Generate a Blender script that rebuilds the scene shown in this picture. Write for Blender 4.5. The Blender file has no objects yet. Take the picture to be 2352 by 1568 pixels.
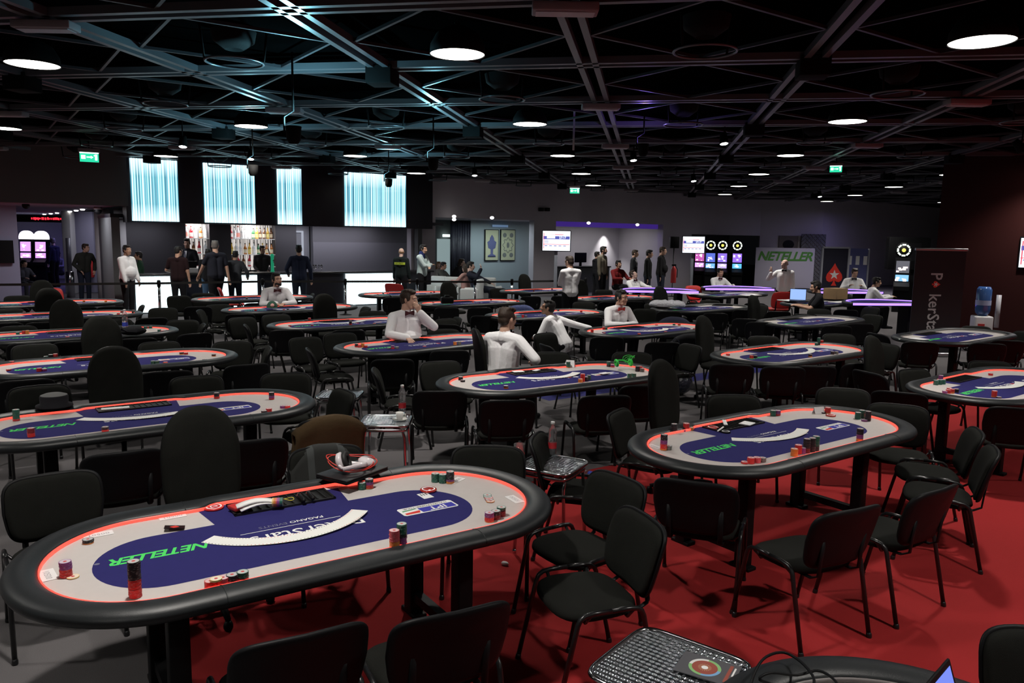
import bpy, bmesh, math, random
from mathutils import Vector, Matrix, Euler, noise
random.seed(7)
R = math.radians
PI = math.pi
sc = bpy.context.scene
col = sc.collection

# ------------------------------------------------------------------ camera
FPX, PITCH, ROLL, CH = 1784.2, R(7.642), R(0.963), 2.162
cd = bpy.data.cameras.new('camera')
cd.sensor_width = 36.0
cd.lens = FPX * 36.0 / 2352.0
cd.clip_start = 0.05
cd.clip_end = 200
cam = bpy.data.objects.new('camera', cd)
cam.matrix_world = Matrix.Translation((0, 0, CH)) @ Matrix.Rotation(PI / 2 - PITCH, 4, 'X') @ Matrix.Rotation(ROLL, 4, 'Z')
col.objects.link(cam)
sc.camera = cam

# ------------------------------------------------------------------ world, view
w = bpy.data.worlds.new('world')
sc.world = w
w.use_nodes = True
w.node_tree.nodes['Background'].inputs[0].default_value = (0.6, 0.62, 0.75, 1)
w.node_tree.nodes['Background'].inputs[1].default_value = 0.003
sc.view_settings.view_transform = 'Standard'
sc.view_settings.look = 'None'
sc.view_settings.gamma = 1
sc.view_settings.use_curve_mapping = False
sc.view_settings.exposure = 0.0
LAMP_W = 380.0

# ------------------------------------------------------------------ where a pixel of the photograph lies in the hall
def ray(px, py):
    X = (px - 1176) / FPX; Y = (py - 784) / FPX
    c, s = math.cos(-ROLL), math.sin(-ROLL)
    X, Y = c * X - s * Y, s * X + c * Y
    return Vector((X, math.cos(PITCH) - Y * math.sin(PITCH), -math.sin(PITCH) - Y * math.cos(PITCH)))
def at(px, py, z=0.0):
    r = ray(px, py); t = (z - CH) / r.z
    return Vector((r.x * t, r.y * t, z))
def atY(px, py, Y):
    r = ray(px, py); t = Y / r.y
    return Vector((r.x * t, Y, CH + r.z * t))
TH = R(35.2)                                  # the hall's long walls run along UV, away from the camera along NV
UV = Vector((math.cos(TH), math.sin(TH), 0)); NV = Vector((-math.sin(TH), math.cos(TH), 0))
def uv(u, v, z=0.0):
    p = UV * u + NV * v
    return Vector((p.x, p.y, z))
def onwall(px, py, v):
    r = ray(px, py); t = v / (r.dot(NV))
    return Vector((r.x * t, r.y * t, CH + r.z * t))

# ------------------------------------------------------------------ materials
MATS = {}
def mat(name, colr, rough=0.6, metal=0.0, spec=0.5, emit=None, estr=0.0, bump=0.0, bscale=60.0, bdist=0.004, var=0.0, vscale=8.0, alpha=None, trans=0.0, coat=0.0, sheen=0.0):
    if name in MATS: return MATS[name]
    m = bpy.data.materials.new(name); m.use_nodes = True
    nt = m.node_tree; b = nt.nodes['Principled BSDF']
    b.inputs['Base Color'].default_value = (*colr, 1)
    b.inputs['Roughness'].default_value = rough
    b.inputs['Metallic'].default_value = metal
    b.inputs['Specular IOR Level'].default_value = spec
    b.inputs['Coat Weight'].default_value = coat
    b.inputs['Sheen Weight'].default_value = sheen
    b.inputs['Transmission Weight'].default_value = trans
    if emit:
        b.inputs['Emission Color'].default_value = (*emit, 1); b.inputs['Emission Strength'].default_value = estr
    if bump or var:
        tc = nt.nodes.new('ShaderNodeTexCoord')
        n = nt.nodes.new('ShaderNodeTexNoise'); n.inputs['Detail'].default_value = 4
        nt.links.new(tc.outputs['Object'], n.inputs['Vector'])
        n.inputs['Scale'].default_value = bscale
        if bump:
            bp = nt.nodes.new('ShaderNodeBump'); bp.inputs['Strength'].default_value = bump; bp.inputs['Distance'].default_value = bdist
            nt.links.new(n.outputs['Fac'], bp.inputs['Height']); nt.links.new(bp.outputs['Normal'], b.inputs['Normal'])
        if var:
            n2 = nt.nodes.new('ShaderNodeTexNoise'); n2.inputs['Scale'].default_value = vscale; n2.inputs['Detail'].default_value = 5
            nt.links.new(tc.outputs['Object'], n2.inputs['Vector'])
            mx = nt.nodes.new('ShaderNodeMix'); mx.data_type = 'RGBA'
            mx.inputs[6].default_value = (*[c * (1 - var) for c in colr], 1); mx.inputs[7].default_value = (*[min(1, c * (1 + var)) for c in colr], 1)
            nt.links.new(n2.outputs['Fac'], mx.inputs[0]); nt.links.new(mx.outputs[2], b.inputs['Base Color'])
    MATS[name] = m
    return m
def emis(name, colr, s):
    return mat(name, (0.02, 0.02, 0.02), 0.4, emit=colr, estr=s)

M_BLACK = mat('black plastic', (0.006, 0.006, 0.007), 0.5, spec=0.14, bump=0.08, bscale=300)
M_TUBE = mat('black enamelled steel', (0.01, 0.01, 0.011), 0.28)
M_FAB = mat('charcoal upholstery', (0.0115, 0.012, 0.0105), 0.95, spec=0.12, bump=0.5, bscale=500, var=0.25, vscale=12)
M_VINYL = mat('black padded vinyl', (0.013, 0.015, 0.017), 0.42, spec=0.4, bump=0.15, bscale=350, var=0.15, vscale=5)
M_FELT = mat('grey speed cloth', (0.50, 0.465, 0.45), 0.9, spec=0.15, bump=0.15, bscale=900, var=0.04, vscale=30)
M_NAVY = mat('navy printed cloth', (0.022, 0.020, 0.115), 0.9, spec=0.15, bump=0.15, bscale=900, var=0.08, vscale=30)
M_GREEN = mat('green print', (0.08, 0.62, 0.13), 0.85, spec=0.1)
M_WPRINT = mat('white print', (0.75, 0.75, 0.75), 0.85, spec=0.1)
M_RPRINT = mat('red print', (0.62, 0.05, 0.04), 0.8, spec=0.1)
M_BPRINT = mat('blue print', (0.05, 0.05, 0.35), 0.8, spec=0.1)
M_GPRINT = mat('faint grey print', (0.16, 0.16, 0.24), 0.85, spec=0.1)
M_LED = emis('red led strip', (1.0, 0.07, 0.045), 1.8)
M_LEDOFF = mat('unlit led strip', (0.2, 0.18, 0.18), 0.5)
M_VIOLET = emis('violet led strip', (0.30, 0.16, 1.0), 2.6)
M_CHROME = mat('chrome', (0.62, 0.62, 0.64), 0.16, 1.0)
M_ALU = mat('brushed aluminium', (0.5, 0.5, 0.52), 0.3, 1.0, bump=0.1, bscale=200)
M_WHITE = mat('white paper', (0.78, 0.78, 0.78), 0.7)
M_RED = mat('red plastic', (0.5, 0.03, 0.03), 0.4)
M_SHIRT = mat('white cotton shirt', (0.90, 0.89, 0.91), 0.85, spec=0.2, bump=0.55, bscale=7, bdist=0.025)
M_BLKCLOTH = mat('black cloth', (0.014, 0.014, 0.017), 0.95, spec=0.2, bump=0.4, bscale=40)

# ------------------------------------------------------------------ mesh builder
class MB:
    def __init__(s): s.v = []; s.f = []; s.m = []; s.M = Matrix(); s.sm = []
    def add(s, vs, fs, mi=0, smooth=True):
        o = len(s.v)
        s.v += [tuple(s.M @ Vector(p)) for p in vs]
        for k, f in enumerate(fs):
            s.f.append(tuple(i + o for i in f)); s.m.append(mi if isinstance(mi, int) else mi[k]); s.sm.append(smooth)
        return s
    def box(s, c, d, mi=0, rot=None, bev=0.0):
        x, y, z = d[0] / 2, d[1] / 2, d[2] / 2
        if bev <= 0:
            vs = [(a * x, b * y, e * z) for e in (-1, 1) for b in (-1, 1) for a in (-1, 1)]
            fs = [(0, 2, 3, 1), (4, 5, 7, 6), (0, 1, 5, 4), (2, 6, 7, 3), (0, 4, 6, 2), (1, 3, 7, 5)]
            sm = False
        else:
            bm = bmesh.new(); bmesh.ops.create_cube(bm, size=1)
            bmesh.ops.scale(bm, vec=d, verts=bm.verts)
            bmesh.ops.bevel(bm, geom=bm.edges, offset=min(bev, min(d) * 0.49), segments=3, affect='EDGES', profile=0.5)
            bm.verts.index_update()
            vs = [v.co.copy() for v in bm.verts]; fs = [[v.index for v in f.verts] for f in bm.faces]; bm.free(); sm = True
        r = Matrix.Rotation(rot, 3, 'Z') if isinstance(rot, (int, float)) else (rot or Matrix.Identity(3))
        return s.add([r @ Vector(p) + Vector(c) for p in vs], fs, mi, sm)
    def tube(s, path, r, mi=0, n=8, closed=False, cap=True, sx=1.0):
        P = [Vector(p) for p in path]; L = len(P); vs = []; fs = []
        rr = r if isinstance(r, (list, tuple)) else [r] * L
        up = None
        for i in range(L):
            a = P[(i - 1) % L] if (closed or i > 0) else P[i]
            b = P[(i + 1) % L] if (closed or i < L - 1) else P[i]
            t = (b - a).normalized()
            if up is None:
                up = Vector((0, 0, 1)) if abs(t.z) < 0.9 else Vector((1, 0, 0))
            x = t.cross(up)
            if x.length < 1e-5: x = t.orthogonal()
            x.normalize(); y = x.cross(t).normalized(); up = y
            for k in range(n):
                q = 2 * PI * k / n
                vs.append(P[i] + x * (math.cos(q) * rr[i] * sx) + y * (math.sin(q) * rr[i]))
        for i in range(L if closed else L - 1):
            j = (i + 1) % L
            for k in range(n):
                k2 = (k + 1) % n
                fs.append((i * n + k, i * n + k2, j * n + k2, j * n + k))
        if cap and not closed:
            fs.append(tuple(range(n))[::-1]); fs.append(tuple((L - 1) * n + k for k in range(n)))
        return s.add(vs, fs, mi)
    def lathe(s, prof, mi=0, n=20, c=(0, 0, 0), mis=None, cap=True):
        vs = []; fs = []; ms = []
        for (r, z) in prof:
            for k in range(n):
                q = 2 * PI * k / n
                vs.append((c[0] + r * math.cos(q), c[1] + r * math.sin(q), c[2] + z))
        for i in range(len(prof) - 1):
            for k in range(n):
                k2 = (k + 1) % n
                fs.append((i * n + k, i * n + k2, (i + 1) * n + k2, (i + 1) * n + k)); ms.append(mis[i] if mis else mi)
        if cap:
            if prof[0][0] > 1e-6: fs.append(tuple(range(n))[::-1]); ms.append(mis[0] if mis else mi)
            if prof[-1][0] > 1e-6: fs.append(tuple((len(prof) - 1) * n + k for k in range(n))); ms.append(mis[-1] if mis else mi)
        return s.add(vs, fs, ms)
    def prism(s, pts, z0, z1, mi=0, smooth=False):
        n = len(pts)
        vs = [(p[0], p[1], z0) for p in pts] + [(p[0], p[1], z1) for p in pts]
        fs = [tuple(range(n))[::-1], tuple(range(n, 2 * n))] + [(i, (i + 1) % n, n + (i + 1) % n, n + i) for i in range(n)]
        return s.add(vs, fs, mi, smooth)
    def flat(s, pts, z, mi=0):
        return s.add([(p[0], p[1], z) for p in pts], [tuple(range(len(pts)))], mi, False)
    def ell(s, c, r, mi=0, n=14, rot=None):
        vs = []; fs = []; h = n // 2
        for i in range(h + 1):
            a = PI * i / h
            for k in range(n):
                q = 2 * PI * k / n
                vs.append(Vector((r[0] * math.sin(a) * math.cos(q), r[1] * math.sin(a) * math.sin(q), -r[2] * math.cos(a))))
        for i in range(h):
            for k in range(n):
                k2 = (k + 1) % n
                fs.append((i * n + k, i * n + k2, (i + 1) * n + k2, (i + 1) * n + k))
        rt = rot or Matrix.Identity(3)
        return s.add([rt @ p + Vector(c) for p in vs], fs, mi)
    def cap(s, a, b, r0, r1, mi=0, n=12):
        a = Vector(a); b = Vector(b); d = b - a; L = d.length
        t = d / L if L > 1e-6 else Vector((0, 0, 1))
        x = t.orthogonal().normalized(); y = t.cross(x)
        rings = [(-r0 * math.cos(q), r0 * math.sin(q)) for q in (0.0, 0.45, 0.95, PI / 2)] + [(L + r1 * math.sin(q), r1 * math.cos(q)) for q in (0, 0.6, 1.1, PI / 2)]
        vs = []; fs = []
        for (o, r) in rings:
            r = max(r, 1e-4)
            for k in range(n):
                q = 2 * PI * k / n
                vs.append(a + t * o + x * (r * math.cos(q)) + y * (r * math.sin(q)))
        for i in range(len(rings) - 1):
            for k in range(n):
                k2 = (k + 1) % n
                fs.append((i * n + k, i * n + k2, (i + 1) * n + k2, (i + 1) * n + k))
        fs.append(tuple(range(n))[::-1]); fs.append(tuple((len(rings) - 1) * n + k for k in range(n)))
        return s.add(vs, fs, mi)
    def mesh(s, name, mats):
        me = bpy.data.meshes.new(name)
        me.from_pydata(s.v, [], s.f)
        for m in (mats if isinstance(mats, (list, tuple)) else [mats]): me.materials.append(m)
        me.polygons.foreach_set('material_index', s.m)
        me.polygons.foreach_set('use_smooth', s.sm)
        me.update()
        return me
    def build(s, name, mats, parent=None):
        o = bpy.data.objects.new(name, s.mesh(name, mats)); col.objects.link(o)
        if parent: o.parent = parent
        return o
def tag(o, label=None, cat=None, group=None, kind=None):
    if label: o['label'] = label
    if cat: o['category'] = cat
    if group: o['group'] = group
    if kind: o['kind'] = kind
    return o
def thing(name, label, cat, loc=(0, 0, 0), rz=0.0, group=None):
    o = bpy.data.objects.new(name, None); col.objects.link(o)
    o.empty_display_size = 0.1
    o.location = loc; o.rotation_euler = (0, 0, rz)
    return tag(o, label, cat, group)
def dup(root, loc, rz, label, group=None):
    r = root.copy(); col.objects.link(r); r.location = loc; r.rotation_euler = (0, 0, rz); r['label'] = label
    if group: r['group'] = group
    for ch in list(root.children):
        c = ch.copy(); col.objects.link(c); c.parent = r
        for g in list(ch.children):
            d = g.copy(); col.objects.link(d); d.parent = c
    return r
def struct(name, mb, m):
    o = mb.build(name, m); o['kind'] = 'structure'
    return o
# letters become flat polygons so that a printed word stays in the mesh of the cloth or board it is printed on
TEXTS = {}
def text_polys(s, size=1.0, shear=0.0, bold=0.0, space=1.0):
    k = (s, shear, bold, space)
    if k not in TEXTS:
        c = bpy.data.curves.new('letters', 'FONT'); c.body = s; c.size = 1.0; c.shear = shear; c.offset = bold; c.space_character = space
        c.align_x = 'CENTER'; c.align_y = 'CENTER'; c.resolution_u = 2; c.fill_mode = 'FRONT'
        o = bpy.data.objects.new('letters', c); col.objects.link(o)
        dg = bpy.context.evaluated_depsgraph_get()
        me = o.evaluated_get(dg).to_mesh()
        TEXTS[k] = ([v.co.copy() for v in me.vertices], [tuple(p.vertices) for p in me.polygons])
        o.evaluated_get(dg).to_mesh_clear(); bpy.data.objects.remove(o); bpy.data.curves.remove(c)
    vs, fs = TEXTS[k]
    return [v * size for v in vs], fs
def put_text(mb, s, size, M, mi=0, wx=1.0, **kw):
    vs, fs = text_polys(s, size, **kw)
    mb.add([M @ Vector((v.x * wx, v.y, v.z)) for v in vs], fs, mi, False)
def stadium(L, W, n=20):
    r = W / 2; s = (L - W) / 2
    return [(s + r * math.cos(a), r * math.sin(a)) for a in [(-PI / 2 + PI * i / n) for i in range(n + 1)]] + \
           [(-s + r * math.cos(a), r * math.sin(a)) for a in [(PI / 2 + PI * i / n) for i in range(n + 1)]]
# ------------------------------------------------------------------ the hall: floor, ceiling, walls
ZC = 4.0                                       # underside of the beams
def floor_mat():
    m = bpy.data.materials.new('carpet'); m.use_nodes = True
    nt = m.node_tree; b = nt.nodes['Principled BSDF']; L = nt.links.new
    b.inputs['Roughness'].default_value = 0.95; b.inputs['Specular IOR Level'].default_value = 0.15
    tc = nt.nodes.new('ShaderNodeTexCoord')
    mp = nt.nodes.new('ShaderNodeMapping'); mp.vector_type = 'POINT'; mp.inputs['Rotation'].default_value = (0, 0, -TH)
    L(tc.outputs['Object'], mp.inputs['Vector'])
    sp = nt.nodes.new('ShaderNodeSeparateXYZ'); L(mp.outputs['Vector'], sp.inputs['Vector'])
    def math_(op, a, bval):
        n = nt.nodes.new('ShaderNodeMath'); n.operation = op
        if isinstance(a, (int, float)): n.inputs[0].default_value = a
        else: L(a, n.inputs[0])
        if isinstance(bval, (int, float)): n.inputs[1].default_value = bval
        else: L(bval, n.inputs[1])
        return n.outputs[0]
    U, V = sp.outputs['X'], sp.outputs['Y']
    def region(u0, u1, v0, v1):
        a = math_('MULTIPLY', math_('GREATER_THAN', U, u0), math_('LESS_THAN', U, u1))
        return math_('MULTIPLY', a, math_('MULTIPLY', math_('GREATER_THAN', V, v0), math_('LESS_THAN', V, v1)))
    red = math_('MAXIMUM', region(0.78, 60, -20, 5.38), region(-6, 2.9, 19.4, 24.0))
    navy = region(6.3, 60, 8.05, 8.5)
    n = nt.nodes.new('ShaderNodeTexNoise'); n.inputs['Scale'].default_value = 260; n.inputs['Detail'].default_value = 3
    L(tc.outputs['Object'], n.inputs['Vector'])
    n2 = nt.nodes.new('ShaderNodeTexNoise'); n2.inputs['Scale'].default_value = 1.3; n2.inputs['Detail'].default_value = 6
    L(tc.outputs['Object'], n2.inputs['Vector'])
    def mix(f, a, c):
        x = nt.nodes.new('ShaderNodeMix'); x.data_type = 'RGBA'; L(f, x.inputs[0])
        for i, q in ((6, a), (7, c)):
            if isinstance(q, tuple): x.inputs[i].default_value = (*q, 1)
            else: L(q, x.inputs[i])
        return x.outputs[2]
    grey = mix(n.outputs['Fac'], (0.085, 0.079, 0.082), (0.155, 0.145, 0.15))
    rd = mix(n.outputs['Fac'], (0.22, 0.012, 0.014), (0.37, 0.027, 0.027))
    rd = mix(n2.outputs['Fac'], rd, (0.33, 0.02, 0.022))
    c = mix(navy, grey, (0.03, 0.03, 0.13)); c = mix(red, c, rd)
    L(c, b.inputs['Base Color'])
    bp = nt.nodes.new('ShaderNodeBump'); bp.inputs['Strength'].default_value = 0.5; bp.inputs['Distance'].default_value = 0.004
    L(n.outputs['Fac'], bp.inputs['Height']); L(bp.outputs['Normal'], b.inputs['Normal'])
    return m
RZ = Matrix.Rotation(TH, 3, 'Z')
def ubox(mb, u0, u1, v0, v1, z0, z1, mi=0):
    c = uv((u0 + u1) / 2, (v0 + v1) / 2, (z0 + z1) / 2)
    return mb.box(c, (abs(u1 - u0), abs(v1 - v0), abs(z1 - z0)), mi, RZ)
M_FLOOR = floor_mat()
M_WALL = mat('grey painted wall', (0.36, 0.335, 0.37), 0.85, spec=0.2, bump=0.1, bscale=80, var=0.06, vscale=2)
M_WALLD = mat('charcoal painted wall', (0.10, 0.104, 0.108), 0.85, spec=0.2, bump=0.1, bscale=80)
M_CEIL = mat('black ceiling void', (0.0012, 0.0012, 0.0012), 1.0, spec=0.0)
M_BEAM = mat('grey steel beam', (0.075, 0.075, 0.082), 0.36, 0.0, spec=0.6)
M_PLATE = mat('pale grey luminaire housing', (0.22, 0.19, 0.2), 0.6)
M_REDWALL = mat('dark red wall', (0.026, 0.0035, 0.003), 0.8, spec=0.2, bump=0.1, bscale=60)
M_BARBLK = mat('black lacquered bar', (0.010, 0.010, 0.016), 0.35, bump=0.05)
M_BLUEWALL = mat('pale blue wall', (0.24, 0.28, 0.29), 0.85, spec=0.2)
M_LILAC = mat('lilac wall', (0.34, 0.33, 0.44), 0.85, spec=0.2)
mb = MB(); ubox(mb, -10, 60, -9, 48, -0.12, 0); struct('floor', mb, M_FLOOR)
mb = MB(); ubox(mb, -10, 60, -9, 23.4, 4.2, 4.35); ceiling = struct('ceiling', mb, M_CEIL)
mb = MB(); ubox(mb, -10.2, -10, -9, 48, 0, 4.2); struct('wall_left', mb, M_WALLD)
mb = MB(); ubox(mb, -10, 60, -9.2, -9, 0, 4.2); struct('wall_front', mb, M_WALLD)
# dark red wall standing out on the right, and the room's side wall behind the camera
mb = MB(); ubox(mb, 17.9, 18.3, 2.0, 8.9, 0, 4.15)
struct('wall_right', mb, M_REDWALL)
mb = MB(); ubox(mb, 18.3, 18.5, -9, 2.0, 0, 4.2); struct('wall_right_front', mb, M_REDWALL)

VB, VG = 22.2, 23.2                            # bar front, grey back wall
def uw(px, py, v): return onwall(px, py, v).dot(UV)
# header over the left opening
mb = MB(); ubox(mb, -10, 3.55, VB, VB + 0.5, 2.79, 4.2); struct('wall_back_left', mb, M_WALLD)
# left hall
mb = MB(); ubox(mb, -10, 3.4, VB + 0.5, 40, 2.79, 2.95); struct('ceiling_left', mb, M_LILAC)
mb = MB()
a = onwall(45, 600, 25.5).dot(UV); ubox(mb, -10, a, 25.5, 25.8, 0, 2.79); struct('wall_left_hall', mb, M_LILAC)
mb = MB(); ubox(mb, -6, 4.2, 40, 40.2, 0, 2.79); struct('wall_far_left_hall', mb, M_LILAC)
mb = MB()
p0, p1 = atY(167, 600, 27), atY(216, 600, 27)
mb.box(((p0.x + p1.x) / 2, 27.2, 1.4), (p1.x - p0.x, 0.3, 2.78)); struct('wall_entry', mb, M_LILAC)
M_COLUMN = mat('white plaster column', (0.42, 0.41, 0.42), 0.8)
for k, (px0, px1, Y) in enumerate(((146, 166, 26.4), (217, 249, 23.0), (262, 291, 22.2))):
    p0, p1 = atY(px0, 600, Y), atY(px1, 600, Y); mb = MB()
    if k == 0: mb.box(((p0.x + p1.x) / 2, Y + .15, 1.395), (p1.x - p0.x, 0.3, 2.79), 0, None, 0.02)
    else: mb.lathe([((p1.x - p0.x) / 2, 0), ((p1.x - p0.x) / 2, 2.79)], 0, 24, ((p0.x + p1.x) / 2, Y + .15, 0))
    o = struct('column', mb, M_COLUMN)
p0, p1 = atY(249, 600, 23.3), atY(262, 600, 23.3)
mb = MB(); mb.box(((p0.x + p1.x) / 2, 23.35, 1.05), (p1.x - p0.x, 0.05, 2.1), 0); d = struct('door_1', mb, mat('pale door', (0.3, 0.3, 0.38), 0.5))
mb = MB(); mb.box(((p0.x + p1.x) / 2, 23.31, 1.35), ((p1.x - p0.x) * .7, 0.03, 1.2), 0); mb.build('door_glass', mat('frosted glass', (0.25, 0.25, 0.6), 0.2), d)

# grey back wall right of the bar with its openings
ua0, ua1 = uw(1000, 560, VG), uw(1226, 560, VG)
ub0, ub1 = uw(1276, 560, VG), uw(1522, 560, VG)
uc0, uc1 = uw(1586, 600, VG), uw(1742, 600, VG)
mb = MB(); ubox(mb, 12.2, uc1, VG, VG + 0.3, 2.79, 4.2)
ubox(mb, 12.2, ua0, VG, VG + 0.3, 0, 2.79); ubox(mb, ua1, ub0, VG, VG + 0.3, 0, 2.79); ubox(mb, ub1, uc0, VG, VG + 0.3, 0, 2.79)
ubox(mb, uc0, uc1, VG, VG + 0.3, 2.42, 2.79)
struct('wall_back', mb, M_WALL)
mb = MB(); ubox(mb, 12.5, ub1 + 0.5, VG + 0.3, VG + 3.6, 2.79, 2.95); struct('ceiling_alcoves', mb, M_WALL)
uk = uw(1080, 600, 25.6); ur = uw(1226, 600, 25.6)
mb = MB(); ubox(mb, uk, ur + .6, 25.6, 25.8, 0, 2.79); struct('wall_alcove', mb, M_BLUEWALL)
mb = MB(); ubox(mb, 12.5, uw(1034, 560, 26.8), 26.8, 27, 0, 2.79); struct('wall_alcove_left', mb, M_WALLD)
mb = MB(); ubox(mb, ur + 1.0, ub1 + 1.8, 26.4, 26.6, 0, 2.79); struct('wall_lobby', mb, M_WALL)
mb = MB(); ubox(mb, ub1 + 0.5, ub1 + 0.7, VG + 0.3, 26.4, 0, 2.79); struct('wall_lobby_side', mb, M_WALL)
mb = MB(); ubox(mb, uc0 - .3, uc1 + .3, 25.2, 25.4, 0, 2.6); struct('wall_recess', mb, M_WALLD)
# right end: a wall facing the camera, then a long wall running away
q1 = uv(uc1, VG); q2 = atY(1885, 600, q1.y); q2.z = 0; q3 = atY(2175, 600, q1.y + 9); q3.z = 0
def wallseg(name, a, b, m, z0=0, z1=4.2, t=0.2):
    d = (b - a); L = d.length; ang = math.atan2(d.y, d.x)
    mb = MB(); c = (a + b) / 2 + Vector((-math.sin(ang), math.cos(ang), 0)) * t / 2
    mb.box((c.x, c.y, (z0 + z1) / 2), (L, t, z1 - z0), 0, ang); return struct(name, mb, m)
wallseg('wall_end', q1, q2, M_WALL); wallseg('wall_right_far', q2, q3, M_WALL)
# alcove curtain, lit doorway behind it
mb = MB()
c0, c1 = uw(1036, 560, 25.4), uw(1079, 560, 25.4)
n = 40
mb.add([tuple(uv(c0 + (c1 - c0) * i / n, 25.4 + 0.05 * math.sin(i * 1.7), z)) for i in range(n + 1) for z in (0.02, 2.75)],
       [(2 * i, 2 * i + 2, 2 * i + 3, 2 * i + 1) for i in range(n)])
o = mb.build('curtain', mat('black curtain', (0.012, 0.012, 0.02), 0.5)); tag(o, 'black floor-length curtain beside the lit doorway right of the bar', 'curtain')
sol = o.modifiers.new('thick', 'SOLIDIFY'); sol.thickness = 0.02
mb = MB(); ubox(mb, uw(1004, 560, 26.75), uw(1033, 560, 26.75), 26.72, 26.76, 0, 2.05)
o = struct('door_2', mb, emis('lit doorway glass', (0.62, 0.82, 0.84), 0.35))
mb = MB(); mb.box(tuple(onwall(1025, 541, 26.66)), (0.28, .08, 0.1), 0, RZ); o = mb.build('door_lamp', emis('door lamp', (0.8, 1, 0.95), 3.0)); o.parent = bpy.data.objects['door_2']

# ------------------------------------------------------------------ ceiling grid of double beams, set at 45 degrees to the walls
GS, GTH = 2.3067, R(-9.804)
GX = Vector((math.cos(GTH), math.sin(GTH), 0)); GY = Vector((-math.sin(GTH), math.cos(GTH), 0)); G0 = Vector((0.3722, 6.393, 0))
def gp(i, j, z=ZC): 
    p = G0 + GX * (GS * i) + GY * (GS * j); return Vector((p.x, p.y, z))
def inside(p, m=0.0):
    u, v = p.dot(UV), p.dot(NV)
    vmax = VB if u < 12.4 else VG
    if p.x > q1.x and p.y > q1.y - m: return False
    return -9.5 < u < 44 and -8.5 < v < vmax - m
def clip_line(i, j, di, dj, a0, a1):
    seg = []; k = a0; step = 0.1
    while k <= a1:
        if inside(gp(i + di * k, j + dj * k), 0.08): seg.append(k)
        k += step
    return (seg[0], seg[-1]) if seg else None
def bar(mb, a, b, w, h, mi=0):
    d = b - a; L = d.length; ang = math.atan2(d.y, d.x)
    c = (a + b) / 2
    return mb.box((c.x, c.y, c.z + h / 2), (L, w, h), mi, ang)
def beam(i, j, di, dj, a0, a1):
    r = clip_line(i, j, di, dj, a0, a1)
    if not r: return
    mb = MB(); side = GY if di else GX
    for s in (-1, 1):
        bar(mb, gp(i + di * r[0], j + dj * r[0]) + side * (0.085 * s), gp(i + di * r[1], j + dj * r[1]) + side * (0.085 * s), 0.065, 0.07)
    mb.build('ceiling_beam', M_BEAM, ceiling)
for i in range(-8, 13): beam(i, 0, 0, 1, -6, 18)
for j in range(-5, 17): beam(0, j, 1, 0, -9, 14)
for i in range(-7, 8):                         # thin braces between the beams' midpoints, one mesh per bay column
    mb = MB()
    for j in range(-3, 13):
        m4 = [gp(i + .5, j + .05), gp(i + .95, j + .5), gp(i + .5, j + .95), gp(i + .05, j + .5)]
        if all(inside(q, .3) for q in m4):
            for k in range(4): bar(mb, m4[k] + Vector((0, 0, .02)), m4[(k + 1) % 4] + Vector((0, 0, .02)), 0.03, 0.03)
    if mb.v: mb.build('ceiling_brace', mat('dark brace', (0.03, 0.03, 0.034), 0.4, spec=0.4), ceiling)
# ------------------------------------------------------------------ things on the ceiling
M_LAMP = emis('lamp diffuser', (1.0, 0.97, 0.90), 9.0)
M_HOOD = mat('black lamp hood', (0.005, 0.005, 0.005), 0.8, spec=0.1)
def seen(p):
    r = Vector((p.x, p.y, p.z - CH)); cp, sp = math.cos(PITCH), math.sin(PITCH)
    d = r.y * cp - r.z * sp; u = r.y * sp + r.z * cp
    return d > 0.3 and abs(r.x / d) < 0.72 and abs(u / d) < 0.5
def px_of(p):
    r = Vector((p[0], p[1], p[2] - CH)); cp, sp = math.cos(PITCH), math.sin(PITCH)
    d = r.y * cp - r.z * sp; u = r.y * sp + r.z * cp
    X, Y = r.x / d, -u / d; c, s = math.cos(ROLL), math.sin(ROLL)
    return 1176 + FPX * (c * X - s * Y), 784 + FPX * (s * X + c * Y)
def lamp_proto():
    t = thing('pendant_lamp', '', 'lamp')
    mb = MB(); mb.lathe([(0.262, 0.0), (0.268, 0.0), (0.258, 0.09), (0.20, 0.19), (0.10, 0.25), (0.03, 0.27), (0.03, 0.30), (0.0, 0.30), (0.0, 0.26), (0.09, 0.24), (0.19, 0.18), (0.25, 0.09), (0.256, 0.02), (0.262, 0.0)], 0, 32, cap=False); mb.build('lamp_hood', M_HOOD, t)
    mb = MB(); mb.lathe([(0.0, 0.006), (0.255, 0.006), (0.26, 0.012), (0.0, 0.014)], 0, 32, cap=False); mb.build('diffuser', M_LAMP, t)
    return t
LPROTO = lamp_proto()
LD = bpy.data.lights.new('downlight', 'SPOT'); LD.energy = LAMP_W; LD.spot_size = R(128); LD.spot_blend = 0.7; LD.shadow_soft_size = 0.12; LD.color = (1.0, 0.95, 0.88)
def add_down(root):
    o = bpy.data.objects.new('bulb', LD); col.objects.link(o); o.parent = root; o.location = (0, 0, -0.02)
lamps = []
for i in range(-9, 12, 2):
    for j in range(-4, 16, 2):
        p = gp(i + .5, j + .5, 3.88)
        if inside(p, 0.6) and not (p.dot(UV) > 17.2 and p.dot(NV) < 9): lamps.append((i, j, p))
first = True
lamps.sort(key=lambda q: q[2].y)
names = {}
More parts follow.
